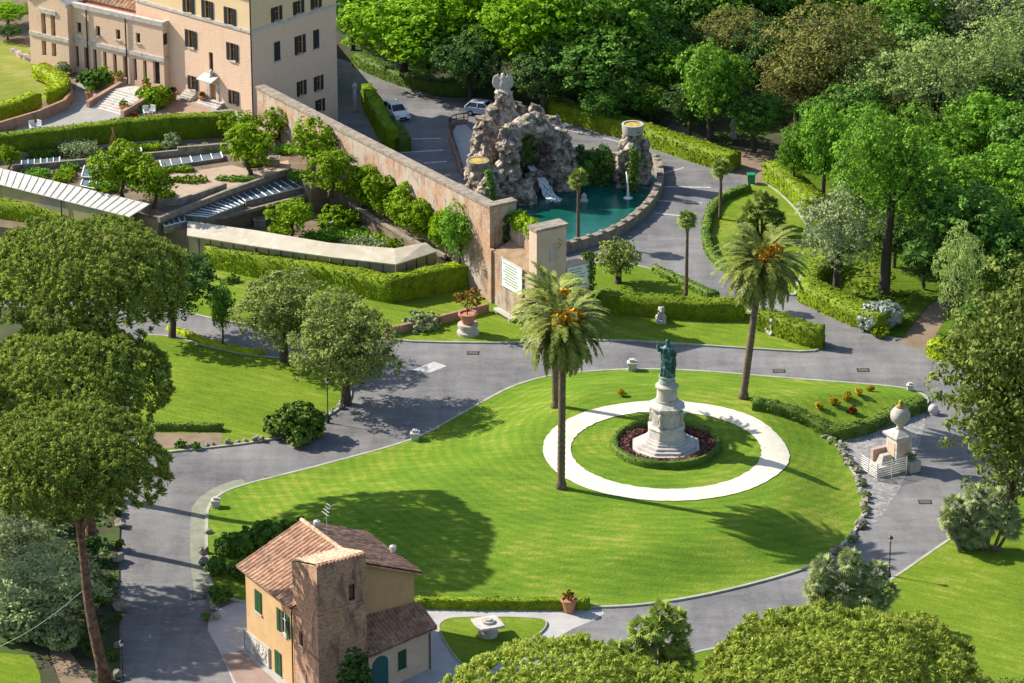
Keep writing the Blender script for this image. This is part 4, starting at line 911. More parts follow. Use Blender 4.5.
b = MB(); b.bx(-.92, -.803, y0b-.1, y1b, zband-.2, zband+.2); b.build('string_course', M['white_stone'], wg); b = MB(); b.bx(-.92, -.803, hb[1][0]+y0b-.2, hb[0][1]+y0b+.2, hb[0][3]+.02, hb[0][3]+.5); b.build('lintel', M['white_stone'], wg)
b = MB()
for (ya_, yb_) in ((y0b, ym), (y1b, ym)):
    p = [(-1.0, ya_, zg), (-1.0, yb_, zg+1.62), (8, yb_, zg+1.62), (8, ya_, zg)]; b.add(p + [(x, y, z+.3) for x, y, z in p], [(0, 1, 2, 3), (4, 5, 6, 7), (0, 1, 5, 4), (1, 2, 6, 5), (2, 3, 7, 6), (3, 0, 4, 7)])
b.build('bay_roof', M['white_stone'], wg)

# ---- entrance steps with their flanking walls
sf = at(91, 107.5, 4); sr = at(122, 116.5, 4); SF = Frame((sf.x, sf.y, 4), math.atan2((sr-sf).y, (sr-sf).x)); SWd = (sr-sf).length
st = empty('entrance_steps', (sf.x, sf.y, 4.01), SF.a); tag(st, 'broad pale stone steps rising to the low wing', 'steps')
b = MB()
for k in range(9): b.bx(0, SWd, .42*k, 5.6, .13*k, .13*(k+1))
b.build('flight', M['white_stone'], st)
for x0, x1 in ((-.5, -.003), (SWd+.003, SWd+.5)):
    b = MB(); b.add([(x0, -.2, 0), (x1, -.2, 0), (x1, 5.4, 0), (x0, 5.4, 0), (x0, -.2, .7), (x1, -.2, .7), (x1, 5.4, 1.7), (x0, 5.4, 1.7)], [(3, 2, 1, 0), (4, 5, 6, 7), (0, 1, 5, 4), (1, 2, 6, 5), (2, 3, 7, 6), (3, 0, 4, 7)]); b.build('flank_wall', M['brick_low'], st)
p = at(190, 100, 4); s2 = empty('side_steps', (p.x-1.4, p.y+.4, 4.01), BF.a-math.pi/2); tag(s2, 'short grey stair against the tan building left of its door', 'steps'); b = MB()
for k in range(7): b.bx(0, 1.7, .33*k, 2.5, .17*k, .17*(k+1))
b.build('flight', M['stone'], s2)

# ---- brick cottage with the square tower
hc = at(291, 608, 7) + D2*.45 - D1*.45; HF = Frame((hc.x, hc.y, 0), math.atan2(D2.y, D2.x)); HW, HD = 10.3, 7.5
hs = empty('ochre_cottage', (hc.x, hc.y, 0), HF.a); tag(hs, 'ochre cottage with tiled roof and square brick tower, foreground', 'house')
ZE = 7.0; ZR = 9.15
def hx(px, py, w, h): q = HF.hit(px, py, 'x', 0); return (q.y-w/2, q.y+w/2, q.z-h/2, q.z+h/2)
w1, w2, w3 = hx(258.5, 601.5, .95, 1.75), hx(283.5, 623, .95, 1.85), hx(278.5, 663, .95, 1.9)
b = MB(); wall_grid(b, O0, uy, HD, ZE, [w1, w2, w3], .18, ux, 0, -.1)
b.quad((HW, 0, -.1), (HW, HD, -.1), (HW, HD, ZE), (HW, 0, ZE)); b.quad((0, HD, -.1), (HW, HD, -.1), (HW, HD, ZE), (0, HD, ZE)); b.quad((0, 0, -.1), (HW, 0, -.1), (HW, 0, ZE), (0, 0, ZE))
b.add([(0, 0, ZE), (HW, 0, ZE), (HW/2, 0, ZR-.1)], [(0, 1, 2)]); b.add([(0, HD, ZE), (HW, HD, ZE), (HW/2, HD, ZR-.1)], [(0, 1, 2)]); b.build('wall', M['plaster'], hs)
window(hs, O0, uy, -ux, w1, .15, 'closed'); window(hs, O0, uy, -ux, w2, .15, 'open'); window(hs, O0, uy, -ux, w3, .15, 'closed')
b = MB(); e = .5; sl = (ZR-ZE)/(HW/2); ze = ZE-e*sl+.12
tiles(b, (-e, HD+e, ze), (-e, -e, ze), (HW/2, -e, ZR+.12), (HW/2, HD+e, ZR+.12)); tiles(b, (HW+e, -e, ze), (HW+e, HD+e, ze), (HW/2, HD+e, ZR+.12), (HW/2, -e, ZR+.12))
rf = b.build('roof', M['tile'], hs)
b = MB(); b.tube([(HW/2, -e+(HD+2*e)*i/24, ZR+.26+.03*(i % 2)) for i in range(25)], .17, 8); b.build('ridge_cap', M['tile_l'], rf)
def roof_pt(px, py):   # a point on the roof under a pixel
    best = None
    for side, sg in (('l', 1), ('r', -1)):
        o_ = Vector((0, 0, CAM_H)); d = ray(px, py); t = 100.0
        for _ in range(60):
            q = HF.loc(o_+d*t); zr = ZR - abs(q.x-HW/2)*sl; t += (q.z-zr)/(-d.z)*.7
        best = q
    return best
for px, py in ((317, 530), (393, 555)):
    q = roof_pt(px, py); v = MB(); v.lathe([(.16, -.1), (.16, .5), (.3, .5), (.26, .75), (.05, .85)], (q.x, q.y, q.z), 10); v.build('roof_vent', M['zinc'], rf, smooth=False)
q = roof_pt(327, 540); v = MB(); v.tube([(q.x, q.y, q.z-.1), (q.x, q.y, q.z+3.0)], .035, 6)
for k in range(4): v.tube([(q.x-.1+.1*k, q.y-.5+.08*k, q.z+2.2+.22*k), (q.x-.1+.1*k, q.y+.5-.08*k, q.z+2.2+.22*k)], .02, 5)
v.tube([(q.x, q.y, q.z+2.5), (q.x+.7, q.y, q.z+2.8)], .02, 5); v.build('antenna', M['zinc'], rf)
# tower
TW, TD = 4.05, 3.75; ztl = HF.hit(290, 562, 'x', -.02).z; ztb = height_at(HF.wld(0, 0), 562); ztf = height_at(HF.wld(0, -TD), 567)
tb = ztb; tf = ztf
x0, x1, y0, y1 = -.04, TW, -TD, -.003
def thx(px, py, w, h): q = HF.hit(px, py, 'x', x0); return (q.y-y0-w/2, q.y-y0+w/2, q.z-h/2, q.z+h/2)
def thy(px, py, w, h): q = HF.hit(px, py, 'y', y0); return (q.x-x0-w/2, q.x-x0+w/2, q.z-h/2, q.z+h/2)
tl = thx(301, 640.5, .55, 1.35); tr = thy(352, 591, .55, 1.6)
b = MB(); zm = min(tb, tf)-1.0
wall_grid(b, Vector((x0, y0, 0)), uy, y1-y0, zm, [tl], .25, ux, 0, -.1); wall_grid(b, Vector((x0, y0, 0)), ux, x1-x0, zm, [tr], .25, uy, 0, -.1)
b.quad((x1, y0, -.1), (x1, y1, -.1), (x1, y1, zm), (x1, y0, zm)); b.quad((x0, y1, -.1), (x1, y1, -.1), (x1, y1, zm), (x0, y1, zm))
b.add([(x0, y0, zm), (x1, y0, zm), (x1, y1, zm), (x0, y1, zm), (x0, y0, tf), (x1, y0, tf), (x1, y1, tb), (x0, y1, tb)], [(4, 5, 6, 7), (0, 1, 5, 4), (1, 2, 6, 5), (2, 3, 7, 6), (3, 0, 4, 7)])
tw = b.build('tower', M['tower'], hs)
b = MB(); n_ = 13
for i in range(n_):
    xx = x0+(x1-x0)*(i+.5)/n_; b.bx(xx-.09, xx+.09, y0-.04, y0+.3, tf-.02, tf+.13)
b.build('battlement', M['tower'], tw)
b = MB(); tiles(b, (x1, y1+.1, tb+.03), (x0, y1+.1, tb+.03), (x0, y0+.3, tf+.03), (x1, y0+.3, tf+.03), .34, .5, .05); b.build('tower_roof', M['tile_l'], tw)
b = MB(); b.bx(x0+.2, x0+.24, y0+tl[0], y0+tl[1], tl[2], tl[3]); b.build('window', M['pane'], tw)
b = MB(); b.bx(x0-.1, x0+.1, y0+tl[0]-.08, y0+tl[1]+.08, tl[2]-.12, tl[2]-.01); b.build('sill', M['stone'], tw)
b = MB(); b.bx(x0+tr[0], x0+tr[1], y0+.2, y0+.24, tr[2], tr[3]); b.build('window', M['pane'], tw)
b = MB(); b.bx(x0+tr[0]-.12, x0+tr[1]+.12, y0-.06, y0-.002, tr[3], tr[3]+.22); b.build('arch', M['tower'], tw)
b = MB(); b.bx(x0-.09, x0-.002, y0, y1, 3.9, 4.1); b.bx(x0-.09, x1+.06, y0-.09, y0-.002, 7.7, 7.92); b.build('string_course', M['tower'], tw)
b = MB(); b.bx(x0-.08, x0-.002, y0+1.9, y0+2.9, 0, 2.1); b.build('walled_up_door', M['brick'], tw)
b = MB(); b.tube([(-.12, .12, 0), (-.12, .12, ZE-.3), (-.4, .12, ZE-.15)], .06, 6); b.build('drainpipe', M['metal'], hs)
# relief panel on the left wall
p0, p1 = HF.hit(246.5, 650, 'x', 0), HF.hit(269.5, 657, 'x', 0); zr0, zr1 = HF.hit(258, 673, 'x', 0).z, HF.hit(258, 640, 'x', 0).z
b = MB(); b.bx(-.08, -.003, p1.y, p0.y, max(.2, zr0), zr1); rp = b.build('relief_panel', M['white_stone'], hs)
f = MB(); ya_, yb_, za_, zb_ = p1.y, p0.y, max(.2, zr0), zr1
for (a, c, e_, g) in ((ya_-.12, ya_, za_-.12, zb_+.12), (yb_, yb_+.12, za_-.12, zb_+.12), (ya_, yb_, zb_, zb_+.12), (ya_, yb_, za_-.12, za_)): f.bx(-.16, -.003, a, c, e_, g)
f.build('frame', M['stone'], rp)
f = MB(); rr = random.Random(8)
for k in range(34):
    yy, zz = rr.uniform(ya_+.2, yb_-.2), rr.uniform(za_+.2, zb_-.2); f.ball((-.09, yy, zz), rr.uniform(.09, .2), 8, 0, (.5, 1, 1.5))
f.build('carving', M['white_stone'], rp, smooth=True)
# annex with the lean-to roof
xa0 = TW+.003; xa1 = HW+.35
jr = HF.hit(414, 603, 'y', 0); jz = jr.z; fr_ = None
yf = -3.9
zf = HF.hit(435, 628, 'x', jr.x+.2).z; yfr = HF.hit(435, 628, 'x', jr.x+.2).y
zl = HF.hit(372, 657, 'y', yf-.3).z
xa1 = jr.x; yfr = min(-2.4, yfr)
b = MB(); b.quad((xa0, yf, -.1), (xa1, yfr+.3, -.1), (xa1, yfr+.3, zf+.1), (xa0, yf, zf+.1)); b.add([(xa1, yfr+.3, -.1), (xa1, -.003, -.1), (xa1, -.003, jz-.1), (xa1, yfr+.3, zf+.05)], [(0, 1, 2, 3)])
an = b.build('annex', M['pinkpl'], hs)
b = MB(); tiles(b, (xa0, yf-.35, zf), (xa1+.35, yfr-.1, zf), (xa1+.35, -.01, jz), (xa0, -.01, jz), .34, .5, .08); b.build('annex_roof', M['tile'], an)
ud = (Vector((xa1, yfr+.3, 0))-Vector((xa0, yf, 0))).normalized(); nd = Vector((ud.y, -ud.x, 0)); AF = Frame(HF.wld(xa0, yf), HF.a+math.atan2(ud.y, ud.x))
q = AF.hit(402, 659.5, 'y', 0); oa = Vector((xa0, yf, 0)); window(hs, oa, ud, nd, (q.x-.38, q.x+.38, q.z-.75, q.z+.75), -.02, 'closed', bars=False)
q = AF.hit(380, 670, 'y', 0); b = MB(); zz = MB(); n = 10; w = .8; za = q.z+.5
prof = [(-w, 0), (w, 0), (w, za)] + [(w*math.cos(math.pi*i/n), za+w*.8*math.sin(math.pi*i/n)) for i in range(1, n)] + [(-w, za)]
vs = [oa+ud*(q.x+x)+nd*d+Vector((0, 0, z)) for d in (.0, .05) for x, z in prof]; m_ = len(prof)
b.add(vs, [tuple(range(m_, 2*m_))] + [(i, (i+1) % m_, m_+(i+1) % m_, m_+i) for i in range(m_)]); b.build('arched_door', M['teal'], an)
b = MB(); b.tube([oa+ud*((Vector((xa1, yfr+.3, 0))-oa).length-.15)+nd*.08+Vector((0, 0, z)) for z in (0, zf)], .055, 6); b.build('drainpipe', M['dwood'], an)
print('cottage', ZE, 'tower', tb, tf, 'annex', jz, zf, yfr, xa1)

# ================================================================== FOUNTAIN AND POOL
def rough_col(b, px, by, ty, rpx, seed, z0=-.2, sq=1.0, prof=None, amp=1.0, depth=0.0, seg=72, lv=60):
    """a craggy tufa column standing at a foot pixel"""
    f = at(px, by); h = height_at(f, ty); R = rpx*mpp(px, by); vs = []
    prof = prof or [(0, 1.0), (.3, .93), (.6, .78), (.85, .6), (1, .38)]
    for i in range(lv+1):
        t = i/lv; r = 0
        for (t0, r0), (t1, r1) in zip(prof, prof[1:]):
            if t0 <= t <= t1: r = r0+(r1-r0)*(t-t0)/(t1-t0)
        for k in range(seg):
            a = 2*math.pi*k/seg; p = Vector((math.cos(a)*r*R, math.sin(a)*r*R*sq, z0+(h-z0)*t)); q = p + Vector((seed*7.3, seed*3.1, 0))
            vd = noise.voronoi(q*.85)[0]; v2 = noise.voronoi(q*2.0)[0]; d = amp*(.55*noise.noise(q*.45) + .62*(min(vd[0], 1.0)-.45) + .34*noise.noise(q*1.6) - .42*max(0, .42-v2[0])*2 + .2*noise.noise(q*3.6))
            vs.append((f.x+p.x+math.cos(a)*d, f.y+depth+p.y+math.sin(a)*d, p.z+.35*amp*noise.noise(q*1.1)*(1 if t > .1 else 0)))
    fs = [(i*seg+k, i*seg+(k+1) % seg, (i+1)*seg+(k+1) % seg, (i+1)*seg+k) for i in range(lv) for k in range(seg)] + [tuple(lv*seg+k for k in range(seg))]
    b.add(vs, fs); return f, h
fo = at(520, 190); fnt = empty('rock_fountain', fo); tag(fnt, 'craggy grey rock fountain with cave, cascade and eagle on its peak', 'fountain')
b = MB()
rough_col(b, 513, 176, 102, 33, 1, sq=.75, prof=[(0, 1.0), (.5, .9), (.75, .66), (.92, .4), (1, .2)], amp=1.25)
rough_col(b, 503, 183, 92, 15, 2, prof=[(0, 1.35), (.5, 1.1), (.75, .85), (.9, .62), (1, .5)])
rough_col(b, 494, 186, 108, 9, 41, prof=[(0, 1.3), (.5, 1.1), (.8, .8), (1, .35)])
rough_col(b, 536, 178, 106, 17, 3, sq=.8, amp=1.25, prof=[(0, 1.2), (.5, 1.0), (.8, .7), (1, .3)])
rough_col(b, 561, 192, 128, 12, 4, prof=[(0, 1.2), (.5, 1.0), (.85, .8), (1, .5)])
rough_col(b, 552, 184, 116, 12, 14, prof=[(0, 1.2), (.5, 1.0), (.85, .8), (1, .5)])
rough_col(b, 484, 190, 118, 15, 5, prof=[(0, 1.1), (.5, 1.0), (.8, .8), (1, .45)])
rough_col(b, 507, 203, 126, 11, 6, prof=[(0, 1.3), (.4, 1.0), (.8, .9), (1, .6)])
rough_col(b, 497, 206, 168, 16, 7, sq=.7); rough_col(b, 522, 205, 180, 15, 8, sq=.7); rough_col(b, 489, 210, 175, 12, 9)
rough_col(b, 570, 190, 150, 9, 10); rough_col(b, 537, 192, 172, 16, 11, sq=.6)
# arch roof over the cave, hanging between the pillars
f1, f2 = at(508, 197), at(556, 190); seg = 26; ring = []
for i in range(seg+1):
    t = i/seg; c = f1.lerp(f2, t) + Vector((0, 0, height_at(f1.lerp(f2, t), 140-16*math.sin(math.pi*t)))); R = 1.25
    for k in range(30):
        a = 2*math.pi*k/30; n = Vector((0, math.cos(a), math.sin(a))); q = c+n*R; vd = noise.voronoi(q*.85)[0]
        ring.append(tuple(c+n*(R+.6*noise.noise(q*.5)+.45*(min(vd[0], 1)-.4)+.3*noise.noise(q*1.7))))
b.add(ring, [(i*30+k, i*30+(k+1) % 30, (i+1)*30+(k+1) % 30, (i+1)*30+k) for i in range(seg) for k in range(30)])
b.build('rock_grotto', M['tufa'], fnt, world=fo).location = (0, 0, 0)
# stub pillar with planter, lower left
b = MB(); fp, hp = rough_col(b, 478, 205, 163, 10.5, 12, prof=[(0, 1.1), (.5, 1.0), (1, .95)], amp=.55); b.build('pillar', M['tufa'], fnt, world=fo).location = (0, 0, 0)
b = MB(); b.lathe([(1.05, hp-.5), (1.15, hp), (1.15, hp+.3), (.95, hp+.3), (.95, hp+.15)], fp-fo, 20); pl = b.build('basin_rim', M['rubble'], fnt)
b = MB(); b.lathe([(.97, hp+.1), (.9, hp+.24), (.2, hp+.3)], fp-fo, 20); b.build('lichen_bed', M['lichen'], pl)
# right-hand rock tower with its rim, and the curtain wall
b = MB(); ft, ht = rough_col(b, 632, 184, 127, 15.5, 13, sq=.8, prof=[(0, 1.25), (.3, 1.05), (.7, .78), (1, .58)], amp=.75)
rough_col(b, 621, 190, 150, 6, 21, amp=.6); rough_col(b, 645, 186, 140, 6.5, 22, amp=.6); b.build('rock_tower', M['tufa'], fnt, world=fo).location = (0, 0, 0)
b = MB(); b.lathe([(1.05, ht-.6), (1.1, ht), (1.12, ht+.35), (.92, ht+.35), (.92, ht+.1)], ft-fo, 24); tr_ = b.build('basin_rim', M['stone'], fnt)
b = MB(); b.lathe([(.93, ht+.05), (.88, ht+.24), (.2, ht+.3)], ft-fo, 20); b.build('lichen_bed', M['lichen'], tr_)
b = MB()
for i in range(6): rough_col(b, 573+i*8, 180, 148+(i % 3)*2, 6.5, 30+i, amp=.5, sq=.6, seg=28, lv=24, prof=[(0, 1.1), (.6, 1), (1, .8)])
b.build('curtain_wall', M['tufa'], fnt, world=fo).location = (0, 0, 0)
# eagle
ef = at(503, 182); ez = height_at(ef, 94)
v = MB(); v.ball((0, 0, .3), .6, 12, 0, (1.3, 1, .6)); v.ball((0, 0, 1.0), .42, 12, 0, (.85, .75, 1.6)); v.ball((0, -.08, 1.95), .22, 10, 0, (1, 1.1, 1.1)); v.tube([(0, -.2, 1.95), (0, -.45, 1.85)], [.11, .04], 6); v.tube([(0, 0, 1.4), (0, -.05, 1.95)], .2, 8)
for s in (-1, 1):
    for k in range(6):
        x = .34+.085*k; v.tube([(s*x, .12, .35+.09*k), (s*(x+.06), .15, 1.2), (s*(x+.05), .12, 2.05-.05*k-.1*(k > 4))], [.09, .13, .07], 7)
    v.tube([(s*.15, 0, 1.5), (s*.4, .1, 1.75), (s*.75, .12, 1.7)], [.15, .14, .1], 7)
v.v = [(x*1.15, y*1.15, z*1.1) for x, y, z in v.v]; eg = v.build('eagle', M['stone'], fnt, Vector((ef.x, ef.y, ez-.15))-fo, smooth=True); rm = eg.modifiers.new('remesh', 'REMESH'); rm.mode = 'VOXEL'; rm.voxel_size = .07; rm.use_smooth_shade = True
# water and parapet
sheet('water', [(500, 205), (520, 190), (545, 176), (570, 172), (600, 170), (630, 172), (654, 172), (658, 188), (648, 208), (622, 230), (592, 242), (566, 248), (530, 250), (500, 240)], .42, M['water'], 1)
par = chaikin([at(656, 165), at(661, 180), at(658, 195), at(649, 210), at(636, 222), at(620, 234), at(596, 244), at(570, 251), at(552, 254)], 2, False); b = MB()
for i in range(len(par)-1):
    t = (par[i+1]-par[i]).normalized(); n = Vector((t.y, -t.x, 0))*.36; j = .06*noise.noise(par[i]*1.3); c = [par[i]-n, par[i+1]-n, par[i+1]+n, par[i]+n]
    b.add([(p.x, p.y, -.05) for p in c] + [(p.x, p.y, 1.0+j) for p in c], [(3, 2, 1, 0), (4, 5, 6, 7), (0, 1, 5, 4), (1, 2, 6, 5), (2, 3, 7, 6), (3, 0, 4, 7)])
    if i % 2 == 0:
        m_ = (par[i]+par[i+1])/2; b.ball((m_.x, m_.y, 1.05), .3, 7, 0, (1.3, 1.1, .7))
b.build('parapet', M['rubble'], fnt, world=fo).location = (0, 0, 0)
def fall(pts, w, name, parent):
    rr = random.Random(int(w*100)+len(pts)); P = chaikin([Vector(p)-fo for p in pts], 2, False); b = MB()
    for k in range(15):
        u = (k/14-.5)*w; ph = rr.uniform(0, 9); i0 = rr.randint(0, 2)
        b.tube([p + Vector((u*(.6+.9*i/len(P))+.07*math.sin(i*1.3+ph), .08*math.cos(i*1.7+ph)+.3*u*u, .09*math.sin(i*2.1+ph))) for i, p in enumerate(P)][i0:], [rr.uniform(.03, .085) for _ in P][i0:], 5)
    for k in range(16):
        p = P[-1]; b.ball((p.x+rr.gauss(0, w*.5), p.y+rr.gauss(0, .35), p.z+rr.uniform(-.05, .12)), rr.uniform(.07, .16), 6, 0, (1.3, 1.3, .6))
    return b.build(name, M['foam'], parent, smooth=True)
w0 = at(533, 190); w1 = at(545, 198); w2 = at(553, 206)
fall([(w0.x-.3, w0.y+.6, 2.3), (w0.x+.2, w0.y, 2.1), (w0.x+.6, w0.y-.6, 1.5), (w0.x+.9, w0.y-.9, 1.35)], .8, 'cascade', fnt)
p5 = at(541, 197); p6 = at(551, 204)
fall([(p5.x, p5.y+.3, 1.9), (p5.x+.2, p5.y-.1, 1.7), (p5.x+.5, p5.y-.6, 1.0), (p6.x, p6.y+.3, .55), (p6.x+.3, p6.y, .46)], 1.0, 'cascade', fnt)
jx = at(626, 202); b = MB(); b.tube([(jx.x-fo.x+.25*math.sin(t/8), jx.y-fo.y+.9*(1-t/8)**2, .45+2.4*(1-(t/8)**2)) for t in range(9)], [.06, .06, .07, .08, .09, .1, .11, .13, .2], 7); b.lathe([(.5, .43), (.35, .5), (.1, .62)], (jx.x-fo.x+.2, jx.y-fo.y, 0), 12); b.build('water_jet', M['foam'], fnt, smooth=True)
b = MB(); sp = at(584, 205); b.lathe([(.45, .3), (.4, .6), (.2, .7), (.28, 1.0), (.1, 1.25)], (0, 0, 0), 12); tag(b.build('pool_spout', M['white_stone'], None, sp, smooth=True), 'small white stone spout rising from the middle of the pool', 'fountain spout')
for i, (x, y, rr_, n, leaf) in enumerate([(580, 165, .8, 260, 'dark'), (588, 160, .9, 300, 'deep'), (598, 163, .9, 300, 'dark'), (606, 158, .8, 300, 'deep')]):
    f = at(x, 183); pts = [(f.x+.5*math.sin(k*2.1+i), f.y-1.3+.3*math.cos(k*1.7+i), height_at(f, 150)+.5-.55*(i % 2)-.75*k, rr_*(.6+.35*((k*3+i) % 4)/3), int(n*.6)) for k in range(6)]; ivy('ivy', pts, leaf, ['dark ivy curtain over the fountain wall, nearest the cave', 'taller ivy curtain left of centre on the fountain wall', 'dark ivy curtain right of centre on the fountain wall', 'tall leafy ivy curtain next to the rock tower'][i], 40+i)
f = at(632, 189); ivy('ivy', [(f.x+.2*math.sin(k), f.y-1.6, ht-1.6-.7*k, .55+.1*k, 150) for k in range(6)], 'hedge_d', 'olive brown moss and ivy down the front of the rock tower', 50)
f = at(489, 210); ivy('ivy', [(f.x+.1*k, f.y-.9, 4.2-.7*k, .45, 130) for k in range(6)], 'deep', 'green ivy streak between stub pillar and grotto', 51)
f = at(528, 186); ivy('ivy', [(f.x+.3*math.sin(k*2), f.y-2.6, 6.9-.62*k, .5, 120) for k in range(6)], 'deep', 'mossy growth hanging over the cave mouth', 52)
# low ramp wall and railing behind the parking bays
rl = empty('ramp_railing', at(446, 150)); tag(rl, 'dark curved railing beside the parking bays', 'railing')
rp_ = chaikin([at(468, 122), at(457, 123), at(449, 126), at(449, 135), at(455, 150), at(463, 176)], 2, False); r0 = at(446, 150)
b = MB(); b.tube([p-r0+Vector((0, 0, 1.0)) for p in rp_], .06, 6); b.tube([p-r0+Vector((0, 0, .55)) for p in rp_], .04, 6); b.build('rail', M['metal'], rl)
for i in range(0, len(rp_), 3):
    b = MB(); p = rp_[i]-r0; b.tube([p, p+Vector((0, 0, 1.05))], .045, 6); b.build('post', M['metal'], rl)
b = MB()
for i in range(len(rp_)-1):
    t = (rp_[i+1]-rp_[i]).normalized(); n = Vector((t.y, -t.x, 0))*.15; c = [rp_[i]-n, rp_[i+1]-n, rp_[i+1]+n, rp_[i]+n]; b.add([(p.x-r0.x, p.y-r0.y, -.05) for p in c]+[(p.x-r0.x, p.y-r0.y, .35) for p in c], [(3, 2, 1, 0), (4, 5, 6, 7), (0, 1, 5, 4), (1, 2, 6, 5), (2, 3, 7, 6), (3, 0, 4, 7)])
b.build('base_wall', M['brick_low'], rl)
sheet('gravel_court', [(452, 126), (470, 124), (478, 150), (474, 175), (466, 178), (456, 150)], .01, M['gravel'], 1)

# ================================================================== STATUE MONUMENT
SB = lat(666, 446.5); KM = mpp(666, 446)
mon = empty('statue_monument', SB); tag(mon, 'tall white stone monument carrying the bronze figure in the lawn ring', 'monument'); R8 = math.pi/8
def octo(name, tiers, m, bevel=.02, seg=8):
    b = MB()
    for r0, r1, z0, z1 in tiers: b.lathe([(r0, z0), (r1, z1)], (0, 0, 0), seg, 0, R8)
    return b.build(name, m, mon, bevel=bevel)
for k in range(4): octo('step', [(3.05-.37*k, 3.02-.37*k, .22*k, .22*(k+1)-.003)], M['white_stone'])
octo('plinth', [(1.76, 1.74, .88, 1.05), (1.62, 1.56, 1.05, 1.95), (1.68, 1.45, 1.95, 2.15)], M['white_stone'])
db = octo('die', [(1.34, 1.26, 2.15, 3.55)], M['white_stone'])
for k in range(8):
    a = R8+R8+k*math.pi/4; b = MB(); ap = 1.30*math.cos(R8)
    c = Vector((math.cos(a)*ap, math.sin(a)*ap, 2.85)); b.box(c, (.10, .7, 1.0), a, 0); b.box(c+Vector((math.cos(a)*.03, math.sin(a)*.03, 0)), (.10, .5, .76), a, 1); b.build('panel', [M['white_stone'], M['stone']], db)
    if k % 2 == 0:
        b = MB(); a2 = a+math.pi/8; b.lathe([(.22, 0), (.2, .3), (.13, .5), (.2, .85), (.24, 1.1), (.12, 1.3)], (math.cos(a2)*1.34, math.sin(a2)*1.34, 2.2), 8); b.build('corner_figure', M['stone'], db, smooth=True)
octo('cornice', [(1.36, 1.52, 3.55, 3.75), (1.62, 1.62, 3.75, 3.92), (1.5, 1.08, 3.92, 4.2)], M['white_stone'])
octo('drum', [(.98, .98, 4.2, 4.4), (.88, .84, 4.4, 5.35), (.86, .95, 5.35, 5.5), (.99, .99, 5.5, 5.65), (.94, .7, 5.65, 5.85)], M['stone'], .02, 24)
octo('cap', [(.74, .7, 5.85, 6.1), (.64, .6, 6.1, 6.4), (.72, .72, 6.4, 6.52)], mat('green_stone', (.33, .38, .32), .9, (.22, .28, .23), 2), .02, 20)
# bronze figure
v = MB()
def robe(a, z): return 1 + .09*math.sin(a*7+z*1.2) + .05*math.sin(a*12-z*2.0)
v.lathe([(.62, 0), (.60, .3), (.54, .9), (.52, 1.5), (.56, 1.95), (.52, 2.3), (.40, 2.55), (.18, 2.68), (.14, 2.8)], (0, 0, 0), 40, 0, 0, robe)
v.ball((0, -.03, 3.0), .235, 14, 0, (.9, 1, 1.2)); v.ball((0, -.2, 2.83), .13, 8, 0, (1, .8, 1.3)); v.tube([(0, -.22, 3.02), (0, -.29, 2.97)], [.05, .05], 6)
v.tube([(-.42, 0, 2.4), (-.72, -.15, 2.25), (-.78, -.3, 2.62), (-.74, -.36, 2.85)], [.2, .19, .13, .09], 9)      # raised right arm
for k, (dx, l) in enumerate([(-.06, .18), (-.02, .24), (.03, .23)]): v.tube([(-.74+dx, -.36, 2.85), (-.75+dx*1.5, -.38, 2.85+l)], [.045, .03], 6)
v.tube([(-.7, -.38, 2.86), (-.62, -.42, 2.96)], [.045, .03], 6)
v.tube([(.42, 0, 2.4), (.66, -.1, 1.95), (.42, -.5, 1.75)], [.21, .18, .11], 9); v.tube([(.46, -.52, 1.9), (.4, -.55, 1.3)], [.07, .1], 6)   # left arm holding keys to the robe
v.tube([(.5, -.1, 1.9), (.62, -.15, 1.1), (.6, -.1, .25)], [.22, .2, .1], 9); v.tube([(-.3, -.2, 2.3), (.1, -.5, 1.5), (.5, -.3, 1.2)], [.16, .15, .12], 8)
fg = v.build('bronze_statue', M['bronze'], None, SB+Vector((0, 0, 6.52)), smooth=True); tag(fg, 'green bronze robed figure with raised right hand on the white monument', 'statue')
fg.rotation_euler.z = -.25; rm = fg.modifiers.new('remesh', 'REMESH'); rm.mode = 'VOXEL'; rm.voxel_size = .045; rm.use_smooth_shade = True
HC = lat(666, 447); RH = 54.5*KM
hedge([(HC.x+RH*math.cos(a*.1309), HC.y+RH*math.sin(a*.1309), HC.z-.03) for a in range(48)], .55, .62, 'round clipped hedge circling the statue monument', 'hedge_d', z=.12, closed=True, pxpts=False, side=1, dens=45, size=.09)
r = np.random.default_rng(77); n = 3800; a = r.uniform(0, 6.283, n); q = np.sqrt(r.uniform((3.15/RH)**2, .80, n))*RH; P = np.stack([q*np.cos(a), q*np.sin(a), r.uniform(.05, .42, n)], 1)
V1, F1 = cards(r, P, np.tile([0, 0, 1.0], (n, 1)), .13, .8); fb = link('flower_bed', np_mesh('flower_bed', V1, F1, L_['flower']), None, HC); fb['kind'] = 'stuff'; tag(fb, 'purple, red and green bedding plants round the foot of the monument', 'flower bed')
sheet('flower_soil', [Vector((HC.x+(RH-.4)*math.cos(k*.1309), HC.y+(RH-.4)*math.sin(k*.1309), 0)) for k in range(48)], HC.z+.03, mat('bed_soil', (.075, .05, .04), 1, (.05, .035, .03), 2), 0)

